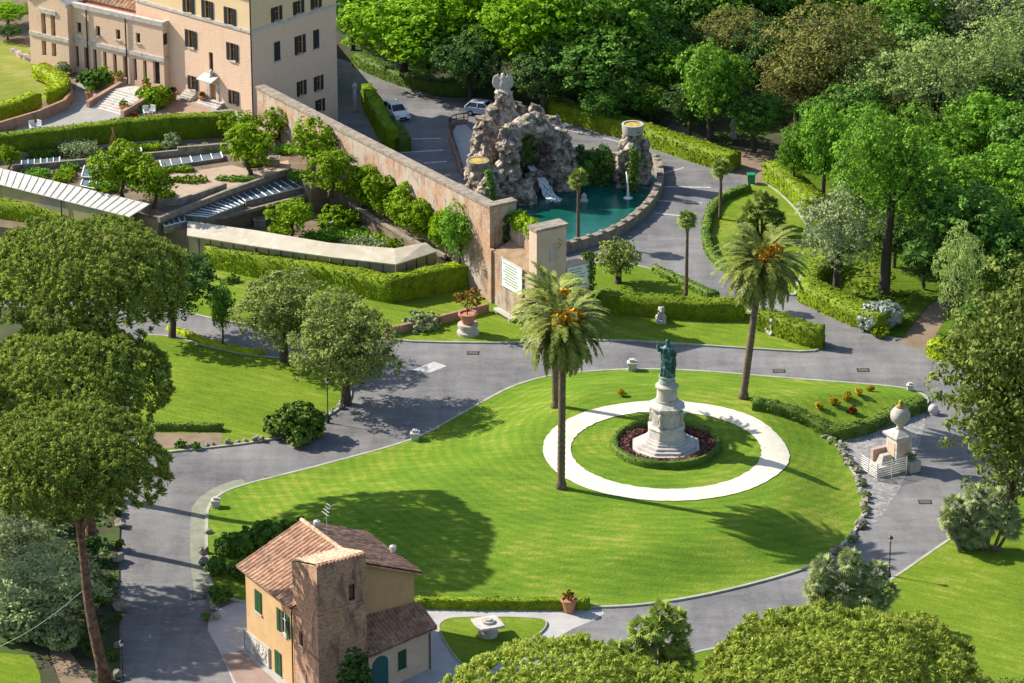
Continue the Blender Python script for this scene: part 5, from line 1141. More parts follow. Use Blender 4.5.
# ball-topped pedestal with its railed basin
bp_ = at(898, 467); pd = empty('ball_pedestal', bp_, .52); tag(pd, 'pale stone pedestal topped by a large ball and finial', 'monument'); kb = mpp(898, 467)
b = MB(); b.box((0, 0, .3), (2.3, 2.3, .6)); b.box((0, 0, .75), (2.0, 2.0, .3)); b.build('base', M['stone'], pd, bevel=.03)
b = MB(); b.box((0, 0, 1.85), (1.55, 1.55, 1.9)); sh = b.build('shaft', M['white_stone'], pd, bevel=.03)
for k in range(4):
    b = MB(); a = k*math.pi/2; b.box((math.cos(a)*.78, math.sin(a)*.78, 1.85), (.06, 1.0, 1.3), a); b.build('panel', M['pinkpl'], sh)
b = MB(); b.box((0, 0, 2.9), (1.75, 1.75, .2)); b.box((0, 0, 3.08), (2.05, 2.05, .16)); b.box((0, 0, 3.36), (1.9, 1.9, .4), top=.35); b.build('cap', M['white_stone'], pd, bevel=.02)
b = MB(); b.lathe([(.4, 3.5), (.28, 3.7), (.26, 3.9), (.42, 4.1)], (0, 0, 0), 18); b.build('neck', M['stone'], pd, smooth=True)
b = MB(); b.ball((0, 0, 4.75), .84, 26); bl_ = b.build('ball', M['stone'], pd, smooth=True)
b = MB(); b.lathe([(.4, 5.5), (.34, 5.65), (.16, 5.8), (.2, 5.95), (.06, 6.15)], (0, 0, 0), 14); b.build('finial', M['lichen'], bl_, smooth=True)
gf = at(883, 472); rb = empty('railed_basin', gf, .52); tag(rb, 'stone basin enclosed by white metal rails beside the ball pedestal', 'basin')
b = MB(); b.bx(-1.1, 1.3, -.8, .9, 0, .55); b.bx(-.9, 1.1, -.6, .7, .55, .75, 1); b.box((.3, .2, 1.1), (1.3, .9, .8), 0, 0, .6); b.build('trough', [M['stone'], M['white_stone']], rb, bevel=.04)
b = MB(); b.bx(-.4, 1.45, .95, 1.35, 0, 1.75); b.build('slab', mat('pink_stone', (.50, .34, .29), .8, (.40, .27, .23), 2), rb, bevel=.03)
b = MB(); cx0, cx1, cy0, cy1 = -1.5, 1.5, -1.25, 1.15
for k in range(7):
    z = .3+.2*k
    b.tube([(cx0, cy0, z), (cx1, cy0, z)], .03, 5); b.tube([(cx0, cy0, z), (cx0, cy1, z)], .03, 5)
b.tube([(cx1, cy0, .3), (cx1, cy1*.2, .3)], .03, 5); b.build('rails', M['white'], rb)
for x, y in ((cx0, cy0), (0, cy0), (cx1, cy0), (cx0, 0), (cx0, cy1)):
    b = MB(); b.tube([(x, y, 0), (x, y, 1.65)], .05, 6); b.build('post', M['white'], rb)
pb = at(911, 470); o = empty('stone_planter', pb, .52); tag(o, 'square grey stone planter against the ball pedestal', 'planter')
b = MB(); b.box((0, 0, .5), (1.0, 1.3, 1.0), 0, 0, 1.08); b.build('box', M['stone'], o, bevel=.03)
link('plant', bush_mesh('plant', 'grey', 5, .5, .8, 260, .1), o, (0, 0, .9))
b = MB(); b.ball((0, 0, .45), .45, 14); b.lathe([(.4, 0), (.3, .12)], (0, 0, 0), 12); tag(b.build('stone_ball', M['white_stone'], None, at(933, 414), smooth=True), 'pale stone ball at the lawn tip by the junction', 'bollard')

# ================================================================== STREET FURNITURE, CAR, ORNAMENTS
def lamp(base, ty, label):
    f = at(*base); h = height_at(f, ty); o = empty('street_lamp', f); tag(o, label, 'street lamp', 'black lantern posts along the road')
    b = MB(); b.lathe([(.16, 0), (.16, .3), (.1, .42), (.075, .9), (.05, 1.0), (.045, h-.62), (.08, h-.58), (.05, h-.5)], (0, 0, 0), 10); b.build('post', M['metal'], o)
    b = MB(); b.lathe([(.09, h-.5), (.19, h-.18)], (0, 0, 0), 6); ln = b.build('lantern', M['lampglass'], o)
    b = MB(); b.lathe([(.23, h-.18), (.2, h-.12), (.09, h-.02), (.03, h+.06)], (0, 0, 0), 6); b.build('lantern_roof', M['metal'], ln)
    return o
lamp((889, 577), 536, 'black lantern post at the edge of the right hand lawn'); lamp((124, 700), 640, 'lantern post left of the shaded road, bottom left'); lamp((328, 423), 378, 'lantern post beside the round shrub at the road corner')
# car
def car(loc, rz, label, paintm):
    o = empty('parked_car', loc, rz); tag(o, label, 'car')
    prof = [(-2.0, .35), (-2.02, .75), (-1.95, 1.0), (-1.5, 1.06), (1.0, 1.02), (1.75, .88), (2.02, .68), (2.05, .35)]
    b = MB(); vs = []
    for y, k in ((-.86, 1), (.86, 1)): vs += [(x, y*(1 if z < .9 else .94), z) for x, z in prof]
    n = len(prof); b.add(vs, [tuple(range(n)), tuple(range(2*n-1, n-1, -1))] + [(i, n+i, n+(i+1) % n, (i+1) % n) for i in range(n)]); b.build('body', paintm, o, bevel=.08)
    b = MB(); c0 = [(-1.9, -.8, 1.0), (1.05, -.8, 1.0), (1.05, .8, 1.0), (-1.9, .8, 1.0), (-1.45, -.64, 1.46), (.25, -.64, 1.46), (.25, .64, 1.46), (-1.45, .64, 1.46)]
    b.add(c0, [(0, 1, 5, 4), (1, 2, 6, 5), (2, 3, 7, 6), (3, 0, 4, 7), (4, 5, 6, 7)]); b.build('windows', M['pane'], o)
    b = MB(); b.box((-.6, 0, 1.49), (1.75, 1.3, .07)); rf = b.build('roof', paintm, o, bevel=.03)
    b = MB()
    for s in (-1, 1):
        for (xa, za), (xb, zb) in (((1.05, 1.0), (.25, 1.46)), ((-1.9, 1.0), (-1.45, 1.46)), ((-.5, 1.0), (-.5, 1.46))): b.tube([(xa, s*.8, za), (xb, s*.645, zb)], .045, 5)
    b.build('pillars', paintm, rf)
    for x in (-1.25, 1.3):
        for s in (-1, 1):
            w = MB(); w.tube([(x, s*.9, .32), (x, s*.68, .32)], .32, 16); wh = w.build('wheel', M['tyre'], o); w = MB(); w.tube([(x, s*.915, .32), (x, s*.9, .32)], .19, 10); w.build('rim', M['zinc'], wh)
    for s in (-1, 1):
        b = MB(); b.ball((1.93, s*.6, .74), .15, 8, 0, (.6, 1.5, .8)); b.build('headlight', M['lampglass'], o, smooth=True)
        b = MB(); b.ball((.75, s*.95, 1.05), .12, 8, 0, (.7, 1, .7)); b.build('mirror', paintm, o, smooth=True)
    b = MB(); b.bx(2.03, 2.065, -.42, .42, .42, .6); b.build('grille', M['metal'], o)
    return o
car(at(396, 117), math.radians(-66), 'small white hatchback parked at the end of the clipped hedges', M['carpaint'])
car(at(484, 115), math.radians(-20), 'pale blue grey car half hidden behind the rock fountain', M['bluepaint'])
b = MB(); b.box((0, 0, .5), (.7, .7, 1.0), 0, 0, 1.15); b.box((0, 0, 1.06), (.86, .86, .12)); tag(b.build('waste_bin', M['bin'], None, at(751, 184), bevel=.04), 'green waste bin by the end of the low oval hedge', 'bin')
# seated stone lions and small ornaments
def lion(px, py, rz, label):
    v = MB(); v.box((0, 0, .12), (.95, 1.3, .24)); v.ball((0, .25, .55), .42, 12, 0, (.85, 1.1, .9)); v.ball((0, -.15, .85), .36, 12, 0, (.9, .85, 1.25)); v.ball((0, -.3, 1.32), .33, 12, 0, (1.05, .9, 1)); v.ball((0, -.58, 1.26), .17, 8); v.ball((-.22, -.22, 1.58), .09, 6); v.ball((.22, -.22, 1.58), .09, 6)
    for s in (-1, 1): v.tube([(s*.2, -.3, .95), (s*.22, -.45, .25)], [.15, .12], 8); v.ball((s*.22, -.55, .28), .14, 8); v.ball((s*.38, .2, .42), .24, 8, 0, (.7, 1.2, 1)); v.tube([(s*.36, .1, .3), (s*.38, -.25, .27)], .12, 8)
    v.tube([(0, .65, .35), (.3, .8, .3), (.5, .5, .3)], .07, 6)
    o = v.build('stone_lion', M['stone'], None, at(px, py, .1), smooth=True); m = o.modifiers.new('remesh', 'REMESH'); m.mode = 'VOXEL'; m.voxel_size = .06; m.use_smooth_shade = True; o.rotation_euler.z = rz
    return tag(o, label, 'statue', 'stone lions before the curved hedge')
lion(661, 322, 0, 'small seated stone lion on the lawn in front of the curved hedge'); lion(771, 333, .5, 'small stone lion near the right end of the hedge by the tall palm')
def block(px, py, label, s=.55):
    v = MB(); v.box((0, 0, .25*s/.55), (s*1.2, s*1.2, .5*s/.55)); v.box((0, 0, .62*s/.55), (s*1.5, s*1.5, .25*s/.55)); v.box((0, 0, .86*s/.55), (s*.8, s*.8, .24*s/.55)); o = v.build('stone_marker', M['white_stone'], None, at(px, py, .1), bevel=.03); return tag(o, label, 'stone marker', 'white stone markers on the lawn edge')
block(415, 440, 'white stone marker on the kerb below the tree shadow'); block(632, 370, 'white stone block on the lawn edge behind the statue', .6); block(216, 507, 'stone block at the left tip of the main lawn', .5); block(910, 390, 'low pale stone block at the lawn tip near the gold shrubs', .4)
bush('yellow', 621.5, 396, 4.2, 7, 'small pale yellow flowering plant on the lawn left of the statue', 'flowering_plant', lat(621.5, 396).z)
# table with millstone, urn, big potted tree
tf_ = at(488, 635, .12); o = empty('stone_table', tf_, .35); tag(o, 'square stone table on a round pedestal in the small lawn', 'table')
b = MB(); b.lathe([(.75, 0), (.78, .3), (.6, .42), (.58, .75), (.8, .9)], (0, 0, 0), 20); b.build('pedestal', M['stone'], o, smooth=False); b = MB(); b.box((0, 0, 1.0), (2.05, 2.05, .2)); b.build('table_top', M['white_stone'], o, bevel=.02)
b = MB(); b.lathe([(.5, 0), (.5, .16), (.3, .17), (.28, .28)], (0, 0, 0), 20); k = b.build('millstone', M['stone'], None, tf_+Vector((0, 0, 1.1))); tag(k, 'round stone disc lying on the square stone table', 'stone disc')
def pot(name, loc, s, leaf, label, group=None, pr=1.0, ph=1.0, seed=1):
    o = empty(name, loc); tag(o, label, 'potted plant', group); b = MB(); b.lathe([(.36*s, 0), (.46*s, .5*s), (.58*s, .95*s), (.66*s, .97*s), (.66*s, 1.12*s), (.55*s, 1.12*s), (.52*s, 1.0*s)], (0, 0, 0), 18); b.build('pot', M['terracotta'], o, smooth=False)
    link('plant', bush_mesh('plant', leaf, seed, .62*s*pr, 1.0*s*ph, int(320*max(1, pr*ph*s)), .1*max(.8, s*.8)), o, (0, 0, s*.95)); return o
pot('potted_plant', at(569, 612), 1.0, 'rust', 'terracotta urn with rusty foliage at the end of the low hedge', seed=4)
pp = at(468, 334, .1); o = empty('potted_tree', pp); tag(o, 'large terracotta pot with orange brown shrub on a round stone base', 'potted plant')
b = MB(); b.lathe([(1.0, 0), (1.02, .3), (.82, .36), (.8, .75), (.95, .8), (.95, 1.05), (.5, 1.06)], (0, 0, 0), 22); b.build('stone_base', M['stone'], o)
b = MB(); b.lathe([(.5, 1.06), (.62, 1.4), (.78, 1.85), (.9, 1.9), (.9, 2.1), (.74, 2.1), (.7, 1.95)], (0, 0, 0), 20); b.build('pot', M['terracotta'], o)
me, cen = crown_mesh('crown', L_['rust'], 15, 1.55, 3.4, 1.15, 18, 1300, .12, (.22, .34), .8, inner=.04); link('crown', me, o); tb_ = trunk_mb(cen, 3.4, 1.15, .07, 4, 12, .1, .9); 
for i, v_ in enumerate(tb_.v): tb_.v[i] = (v_[0], v_[1], max(1.9, v_[2]))
tb_.build('trunk', M['bark'], o)
# pots and chairs by the steps
for i, (x, y, s, leaf, l) in enumerate([(90, 99, .75, 'citrus', 'terracotta pot left at the foot of the steps'), (119.5, 84, .8, 'citrus', 'potted shrub at the top left of the steps'), (146.5, 92, .85, 'citrus', 'potted shrub at the top right of the steps'), (124, 113, .8, 'citrus', 'potted shrub at the foot of the steps, right side'), (161.5, 87, .8, 'citrus', 'potted shrub by the low wing door'), (156, 88, .7, 'red', 'red flowers in a pot beside the low wing door'), (173.5, 100, .75, 'purple', 'purple flowers in a pot at the small side stair'), (203, 103, .7, 'rust', 'rusty plant in a pot left of the house door')]):
    q = at(x, y, 4.0); zz = 5.1 if i in (1, 2) else 4.02; q = at(x, y, zz); pot('potted_plant', q, s, leaf, l, 'terracotta pots around the entrance steps', seed=i)
bush('red', 134, 117, 4, 6, 'low red flowering plant beside the steps', z=4.0)
def chair(px, py, rz, label):
    p = at(px, py, 4.02); o = empty('garden_chair', p, rz); tag(o, label, 'chair', 'white garden chairs in the court'); b = MB(); b.box((0, 0, .45), (.6, .6, .07)); b.build('seat', M['white'], o, bevel=.02); b = MB(); b.box((0, .28, .78), (.6, .07, .6)); b.build('backrest', M['white'], o, bevel=.02)
    for sx in (-1, 1):
        for sy in (-1, 1): l = MB(); l.box((sx*.25, sy*.25, .21), (.06, .06, .42)); l.build('leg', M['white'], o)
        a = MB(); a.box((sx*.29, 0, .66), (.06, .6, .05)); a.build('armrest', M['white'], o)
chair(33, 131, .5, 'left chair of the white pair on the drive below the lawn'); chair(38, 130.5, -.6, 'right chair of the white pair on the drive below the lawn'); chair(146.5, 116, .3, 'left chair of the white pair by the red flowers'); chair(152, 115.3, -.5, 'right chair of the white pair by the red flowers')
b = MB(); b.lathe([(.25, 0), (.25, 2.6), (.34, 2.65), (.34, 2.9), (.1, 3.2)], (0, 0, 0), 4, 0, math.pi/4); tag(b.build('gate_pillar', M['white_stone'], None, at(355, 111), bevel=.02), 'white stone gate pillar at the end of the tan building', 'pillar')
b = MB(); b.lathe([(.4, 0), (.36, .5), (.2, .6), (.24, 1.0), (.42, 1.5), (.3, 1.9), (.1, 2.2)], (0, 0, 0), 14); tag(b.build('stone_urn', M['stone'], None, at(733, 139), smooth=True), 'stone urn on a post at the dark wood path', 'urn')

# ================================================================== KITCHEN GARDEN
def low_wall(pts, h, th, label, z, m='rubble', name='low_wall', topz=None):
    P = [at(x, y, z) for x, y in pts]; b = MB()
    for i in range(len(P)-1):
        t = (P[i+1]-P[i]).normalized(); n = Vector((-t.y, t.x, 0))*th; e = t*(th*.5 if i < len(P)-2 else 0); c = [P[i], P[i+1]+e, P[i+1]+e+n, P[i]+n]
        b.add([(p.x, p.y, z-.2+.002*i) for p in c]+[(p.x, p.y, z+h+.004*i) for p in c], [(3, 2, 1, 0), (4, 5, 6, 7), (0, 1, 5, 4), (1, 2, 6, 5), (2, 3, 7, 6), (3, 0, 4, 7)])
    return tag(b.build(name, M[m], None, world=P[0]), label, 'wall')
low_wall([(161, 226), (204, 222.5), (312, 194.5)], .12, .3, 'lower rubble wall in front of the cold frames', 2.9)
low_wall([(160, 221), (227, 194), (291, 172), (311, 189)], .35, .35, 'upper garden wall behind the long row of cold frames', 4.0)
low_wall([(163, 206), (181, 206), (227, 190)], .7, .3, 'concrete wall along the sand bed', 4.0, 'rubble')
low_wall([(21, 158), (160, 146)], .55, .3, 'thin garden wall below the long hedge', 4.0); low_wall([(13, 172), (178, 156)], .6, .3, 'second thin garden wall with vegetables behind it', 4.0)
low_wall([(178, 156), (228, 152)], .9, .35, 'short rubble wall above the sunken glass frame', 4.0)
low_wall([(346, 203), (372, 219), (400, 236), (428, 250), (444, 257)], .2, .35, 'low wall under the row of shrubs along the brick wall', 2.5)
low_wall([(-20, 138), (0, 133), (40, 121), (66, 110), (74, 100), (70, 92)], 1.1, .35, 'curved brick retaining wall below the upper lawn', 4.0, 'brick_low', 'retaining_wall')
low_wall([(10, 52), (20, 58), (40, 65.5), (58, 71)], .4, .7, 'rough stone edging between upper lawn and low wing', 4.0, 'tufa', 'stone_edging')
low_wall([(387, 338), (430, 328), (489, 313)], .9, .35, 'low brick retaining wall left of the big pot', .0, 'brick_low', 'retaining_wall')
def frame_bed(q, z, label, n, h=.45):
    """cold frame: four corner pixels on its lid, n battens"""
    P = [at(x, y, z) for x, y in q]; o0 = P[0]; o = empty('cold_frame', (o0.x, o0.y, z)); tag(o, label, 'cold frame', 'glazed cold frames of the kitchen garden'); L = [p-Vector((o0.x, o0.y, z)) for p in P]
    b = MB(); b.prism([(p.x, p.y) for p in L], -.3, h-.05); b.build('base', M['rubble'], o); b = MB(); up = Vector((0, 0, h)); c = [p+up for p in L]; b.add([p for p in c]+[p+Vector((0, 0, .04)) for p in c], [(3, 2, 1, 0), (4, 5, 6, 7), (0, 1, 5, 4), (1, 2, 6, 5), (2, 3, 7, 6), (3, 0, 4, 7)]); b.build('lid', M['glass'], o)
    for k in range(n+1):
        t = k/n; a, d = c[0].lerp(c[1], t), c[3].lerp(c[2], t); b = MB(); rr = random.Random(k); b.tube([a+Vector((0, 0, .07)), d+Vector((0, 0, .07))], .05 if k % 3 else .085, 4); b.build('batten', M['white'], o)
    b = MB(); b.tube([c[0]+Vector((0, 0, .05)), c[1]+Vector((0, 0, .05))], .06, 4); b.build('rail', M['white'], o)
frame_bed([(246, 206), (308, 190.5), (293, 181), (233, 197)], 2.95, 'long cold frame right of centre under the upper garden wall', 9)
frame_bed([(208, 222), (244, 208.5), (230, 200), (172, 218.5)], 2.95, 'cold frame left of the long one, with crossed battens', 9)
frame_bed([(165, 231), (186, 226), (184, 221), (160, 224)], 2.95, 'small cold frame at the end of the beige greenhouse', 4)
frame_bed([(162, 170), (223, 161), (221, 155.5), (160, 164)], 4.0, 'narrow glass frame with white posts above the sand bed', 6, .3)
frame_bed([(82, 182), (96, 183), (98, 172), (85, 171)], 4.0, 'blue glass lid among the vegetable beds', 2, .5); frame_bed([(81, 190), (96, 193), (97, 186), (83, 184)], 4.0, 'lower blue glass lid near the white greenhouse roof', 2, .4)
frame_bed([(22, 168), (60, 165), (60, 160), (22, 163)], 4.0, 'dim glass frame between the two thin walls', 6, .25); frame_bed([(126, 156), (142, 154.5), (141, 150), (126, 151)], 4.0, 'small glass frame right of the bean poles', 3, .3)
# white sheet greenhouse roof
gq = [at(-40, 175, 4.3), at(129.5, 217.5, 4.3), at(150, 204.5, 5.3), at(-40, 159, 5.3)]; g0 = Vector((gq[1].x, gq[1].y, TZ)); o = empty('white_greenhouse', g0); tag(o, 'long greenhouse with white corrugated roof at the left edge', 'greenhouse'); G = [p-g0 for p in gq]
b = MB(); b.add([p for p in G]+[p+Vector((0, 0, .06)) for p in G], [(3, 2, 1, 0), (4, 5, 6, 7), (0, 1, 5, 4), (1, 2, 6, 5), (2, 3, 7, 6), (3, 0, 4, 7)]); rf = b.build('roof', M['corrug'], o)
for k in range(27):
    t = k/26; b = MB(); b.tube([G[0].lerp(G[1], t)+Vector((0, 0, .08)), G[3].lerp(G[2], t)+Vector((0, 0, .075))], .035, 4); b.build('batten', M['zinc'], rf)
for p in (G[1], G[2], G[0].lerp(G[1], .6), G[3].lerp(G[2], .6)):
    b = MB(); b.tube([(p.x*.995, p.y, -.1), (p.x*.995, p.y, p.z)], .07, 6); b.build('post', M['dwood'], o)
b = MB(); w = [G[0]+Vector((0, .5, 0)), G[1]+Vector((-.5, .5, 0))]; b.quad((w[0].x, w[0].y, 0), (w[1].x, w[1].y, 0), (w[1].x, w[1].y, w[1].z-.05), (w[0].x, w[0].y, w[0].z-.05)); b.build('side_glazing', M['ghside'], o)
# beige bent greenhouse
fr = [(187, 236.5), (256, 247.5), (330, 258), (396, 265.5), (437, 252.5)]; bk = [(187.5, 222), (256, 231.5), (330, 244), (394, 249.5), (426, 243.5)]
FR = [at(x, y, 2.95) for x, y in fr]; BK = [at(x, y, 3.5) for x, y in bk]; g0 = Vector((FR[3].x, FR[3].y, TZ)); o = empty('beige_greenhouse', g0); tag(o, 'low bent greenhouse with beige roof behind the tall hedge', 'greenhouse'); b = MB(); vs = [p-g0 for p in FR+BK]; vs += [v_+Vector((0, 0, .12)) for v_ in vs]; n = 5
b.add(vs, [(i, n+i, n+i+1, i+1) for i in range(4)] + [(10+i, 10+i+1, 10+n+i+1, 10+n+i) for i in range(4)] + [(i, i+1, 11+i, 10+i) for i in range(4)] + [(n+i+1, n+i, 15+i, 16+i) for i in range(4)] + [(0, 10, 15, 5), (4, 9, 19, 14)]); b.build('roof', M['ghroof'], o)
b = MB()
for i in range(4):
    p, q = FR[i]-g0+Vector((.05, .35, 0)), FR[i+1]-g0+Vector((-.1, .35, 0)); b.quad((p.x, p.y, 0), (q.x, q.y, 0), (q.x, q.y, q.z-.02), (p.x, p.y, p.z-.02))
p, q = FR[4]-g0+Vector((-.1, .35, 0)), BK[4]-g0; b.quad((p.x, p.y, 0), (q.x, q.y, 0), (q.x, q.y, q.z-.02), (p.x, p.y, p.z-.02)); b.build('glazing', M['ghside'], o)
for i in range(4):
    k = max(3, int((FR[i+1]-FR[i]).length/1.1))
    for j in range(k):
        p = FR[i].lerp(FR[i+1], j/k)-g0+Vector((0, .3, 0)); b = MB(); b.tube([(p.x, p.y, 0), (p.x, p.y, p.z-.02)], .04, 4); b.build('mullion', M['dwood'], o)
# bean poles, bin, boxes
p = at(114, 155, 4); b = MB()
for k in range(4): b.tube([(.8*math.cos(k*1.57+.4), .8*math.sin(k*1.57+.4), 0), (-.1*math.cos(k*1.57), 0, 2.9)], .04, 5)
tag(b.build('bean_poles', M['wood'], None, p), 'wigwam of bean poles in front of the long hedge', 'plant support')
for i, (x, y, l) in enumerate([(321, 212, 'square stone well head in the kitchen garden'), (260, 226, 'low stone block at the corner of the lower rubble wall'), (274, 165, 'grey stone tank under the citrus tree')]):
    b = MB(); b.box((0, 0, .35), (1.1, 1.1, .7)); b.box((0, 0, .75), (1.3, 1.3, .12)); b.box((0, 0, .84), (.8, .8, .06), 0, 1); tag(b.build('stone_trough', [M['rubble'], M['soil']], None, at(x, y, TZ if i < 2 else 4.0), bevel=.03), l, 'trough')
for i, (x, y) in enumerate([(324, 228), (330, 230)]):
    b = MB(); b.lathe([(.35, 0), (.42, .4), (.42, .85), (.3, .9)], (0, 0, 0), 12); tag(b.build('water_butt', M['zinc'] if i else M['metal'], None, at(x, y, TZ)), ['dark round water butt in the garden bed', 'pale round water butt in the garden bed'][i], 'barrel')
def veg(px, py, rx, ry, n, leaf, label, z=4.0, h=.5, size=.14):
    n = int(n*1.7); rx *= 1.25; ry *= 1.3; h *= 1.15; size *= 1.1; p = at(px, py, z); k = mpp(px, py, z); r = np.random.default_rng(int(px+py*3)); a = r.uniform(0, 6.28, n); q = np.sqrt(r.uniform(0, 1, n)); P = np.stack([q*np.cos(a)*rx*k, q*np.sin(a)*ry*k*2.9, r.uniform(.02, h, n)], 1); V, F = cards(r, P, np.tile([0, 0, 1.0], (n, 1)), size, .8)
    o = link('vegetable_patch', np_mesh('vegetable_patch', V, F, L_[leaf]), None, p); o['kind'] = 'stuff'; return tag(o, label, 'vegetables')
veg(64, 178, 9, 4.5, 420, 'citrus', 'leafy vegetable bed by the white greenhouse roof'); veg(78, 155, 16, 4, 800, 'grey', 'tall grey green vegetables between the thin walls', h=1.2); veg(38, 176, 10, 3, 300, 'green', 'sparse vegetables at the left of the garden'); veg(120, 152, 9, 2, 200, 'citrus', 'beans under the pole wigwam')
veg(205, 151, 18, 2.5, 400, 'grey', 'grey green leeks on the wall top'); veg(345, 236, 22, 5, 700, 'green', 'herb bed behind the beige greenhouse', TZ); veg(280, 232, 10, 3, 240, 'citrus', 'low green plants under the round citrus tree', TZ); veg(365, 246, 20, 5, 600, 'grey', 'grey green herbs beside the garden path', TZ); veg(228, 216, 8, 3, 200, 'citrus', 'plants in the soil below the cold frames', TZ, .6)

for (x, y, rx_, ry_, n, lf, l, z, h) in [(70, 170, 8, 2, 260, 'green', 'leafy row beside the blue lids', 4.0, .5), (140, 163, 12, 2, 320, 'hedge', 'green row behind the citrus trees', 4.0, .5), (182, 171, 10, 1.6, 220, 'citrus', 'bright row just below the sunken glass frame', 4.0, .4), (255, 165, 10, 2.4, 300, 'hedge', 'low plants at the foot of the large citrus tree', 4.0, .5), (285, 152, 10, 3, 340, 'green', 'leafy plants along the path by the brick wall', 4.0, .5), (105, 190, 14, 3, 460, 'green', 'dark leafy bed under the citrus trees by the white roof', 4.0, .6), (165, 196, 8, 2.5, 240, 'hedge', 'weedy corner right of the bright round citrus tree', 4.0, .4), (40, 156, 14, 2.2, 420, 'green', 'row of dark green vegetables under the long hedge', 4.0, .6), (150, 149, 12, 2, 300, 'citrus', 'bright low vegetables at the right of the pole wigwam', 4.0, .5), (108, 176, 9, 3.5, 380, 'citrus', 'cabbage bed between the blue lids and the citrus trees', 4.0, .45), (30, 172, 8, 2.5, 260, 'grey', 'greyish herb row at the left end of the garden', 4.0, .4), (190, 181, 14, 2.2, 260, 'hedge', 'thin row of plants in the sand bed', 4.02, .35), (235, 180, 16, 1.6, 260, 'green', 'row of seedlings along the sand bed edge', 4.02, .3), (318, 240, 15, 3.5, 520, 'green', 'leafy bed in front of the garden path', TZ, .6), (385, 240, 9, 4, 420, 'citrus', 'bright herbs at the bend of the garden path', TZ, .5), (350, 220, 10, 3, 380, 'green', 'dense herbs above the round bush', TZ, .6), (250, 218, 12, 2.2, 300, 'hedge', 'plants along the wall below the cold frames', TZ, .5), (410, 243, 7, 3, 240, 'hedge', 'low herbs near the greenhouse end', TZ, .4), (265, 139, 14, 3, 420, 'hedge', 'green undergrowth at the foot of the tan building', 4.0, .6), (300, 178, 10, 3, 300, 'green', 'weeds at the end of the upper garden wall', 4.0, .5), (335, 188, 12, 3, 360, 'hedge', 'weeds under the citrus tree by the brick wall', 4.0, .5)]: veg(x, y, rx_, ry_, n, lf, l, z, h)
# ================================================================== HEDGES
hedge([(-30, 162), (60, 153), (120, 145), (180, 139.5), (236, 137)], 1.7, 2.3, 'long tall hedge between the court and the kitchen garden', 'hedge', z=4.0, dens=30)
hedge([(205, 268), (255, 279), (331, 293), (391, 305)], 1.8, 2.35, 'tall thick hedge below the beige greenhouse, left stretch', 'hedge', smooth=0, dens=30); hedge([(391, 304.6), (435, 296), (475, 287.5)], 1.8, 2.35, 'tall thick hedge below the beige greenhouse, short right stretch', 'hedge', smooth=0, dens=30, seed=8)
hedge([(-40, 213), (30, 223), (85, 234), (150, 248)], 1.6, 1.7, 'hedge below the white greenhouse roof, behind the pine', 'hedge', z=TZ, smooth=1)
hedge([(597, 313), (640, 318), (690, 321.5), (745, 322)], 1.9, 1.75, 'curved tall hedge behind the stone lion', 'hedge', dens=34, smooth=2); hedge([(754, 331), (775, 337), (805, 348.5), (822, 350)], 1.5, 1.9, 'short tall hedge right of the slim palm trunk', 'hedge', dens=34)
hedge([(651, 274), (680, 287), (712, 302)], .8, .8, 'low dark hedge lining the pool road', 'hedge_d')
hedge([(745, 190), (722, 198), (709, 208), (703, 222), (701, 240), (706, 257), (720, 271), (746, 284), (768, 291)], .9, .7, 'low dark hedge curving round the oval lawn', 'hedge_d', side=1)
hedge([(797, 301), (818, 311), (850, 326), (878, 335)], 2.4, 1.7, 'broad clipped hedge along the right hand road', 'hedge', dens=30); hedge([(799, 296), (803, 284), (812, 273), (828, 264)], 1.8, 1.6, 'clipped hedge running up to the grey round tree', 'hedge', side=-1)
hedge([(762, 180), (785, 196), (806, 218)], 2.2, 1.9, 'clipped hedge behind the small palms of the oval lawn', 'hedge', side=1)
hedge([(540, 114), (580, 127), (620, 138), (660, 151), (700, 165), (728, 173)], 2.2, 1.7, 'long hedge behind the rock fountain', 'hedge'); 
hedge([(926, 357), (945, 363), (985, 367)], 2.0, 1.5, 'hedge corner by the sandy woodland path', 'hedge_y')
hedge([(413, 609), (470, 610), (540, 610.5), (590, 610)], .8, .75, 'low straight hedge at the foot of the main lawn', 'hedge', smooth=0)
hedge([(150, 432), (196, 432.5), (222, 433)], .7, .65, 'short low hedge above the sand patch', 'hedge_d', smooth=0)
hedge([(-20, 126), (10, 118), (30, 111), (42, 106)], 1.7, 1.3, 'bright yellow green hedge left of the drive', 'hedge_y', z=4.3); hedge([(47, 104), (60, 103), (71, 97), (72, 88), (60, 80), (46, 74)], 1.8, 1.3, 'bright curved hedge at the drive corner', 'hedge_y', z=4.3, smooth=2)
hedge([(361, 104), (370, 122), (379, 139), (386, 151)], 1.3, 2.3, 'bright clipped hedge left of the parking bays', 'citrus', side=1); hedge([(389, 133), (393, 141), (399, 152)], 1.3, 1.4, 'dark clipped hedge beside the white car', 'hedge_d', side=1)
hedge([(352, 66), (385, 81), (425, 94), (470, 97)], 1.6, 1.4, 'dark hedge along the shaded road under the maples', 'hedge_d')
hedge([(166, 330), (215, 349), (262, 357)], .6, .45, 'low light hedge on the edge of the shaded lawn', 'hedge_y'); 
for i, (x, y, r_, h_) in enumerate([(120, 480, 6, 9), (117, 515, 5, 8), (119, 548, 6, 8), (114, 585, 7, 9), (118, 622, 5, 8), (112, 660, 7, 10)]): bush('hedge_d', x, y, r_, h_, 'low dark bush on the left verge of the shaded road', 'verge_bush', .1, 'bushes on the left verge', seed=300+i)
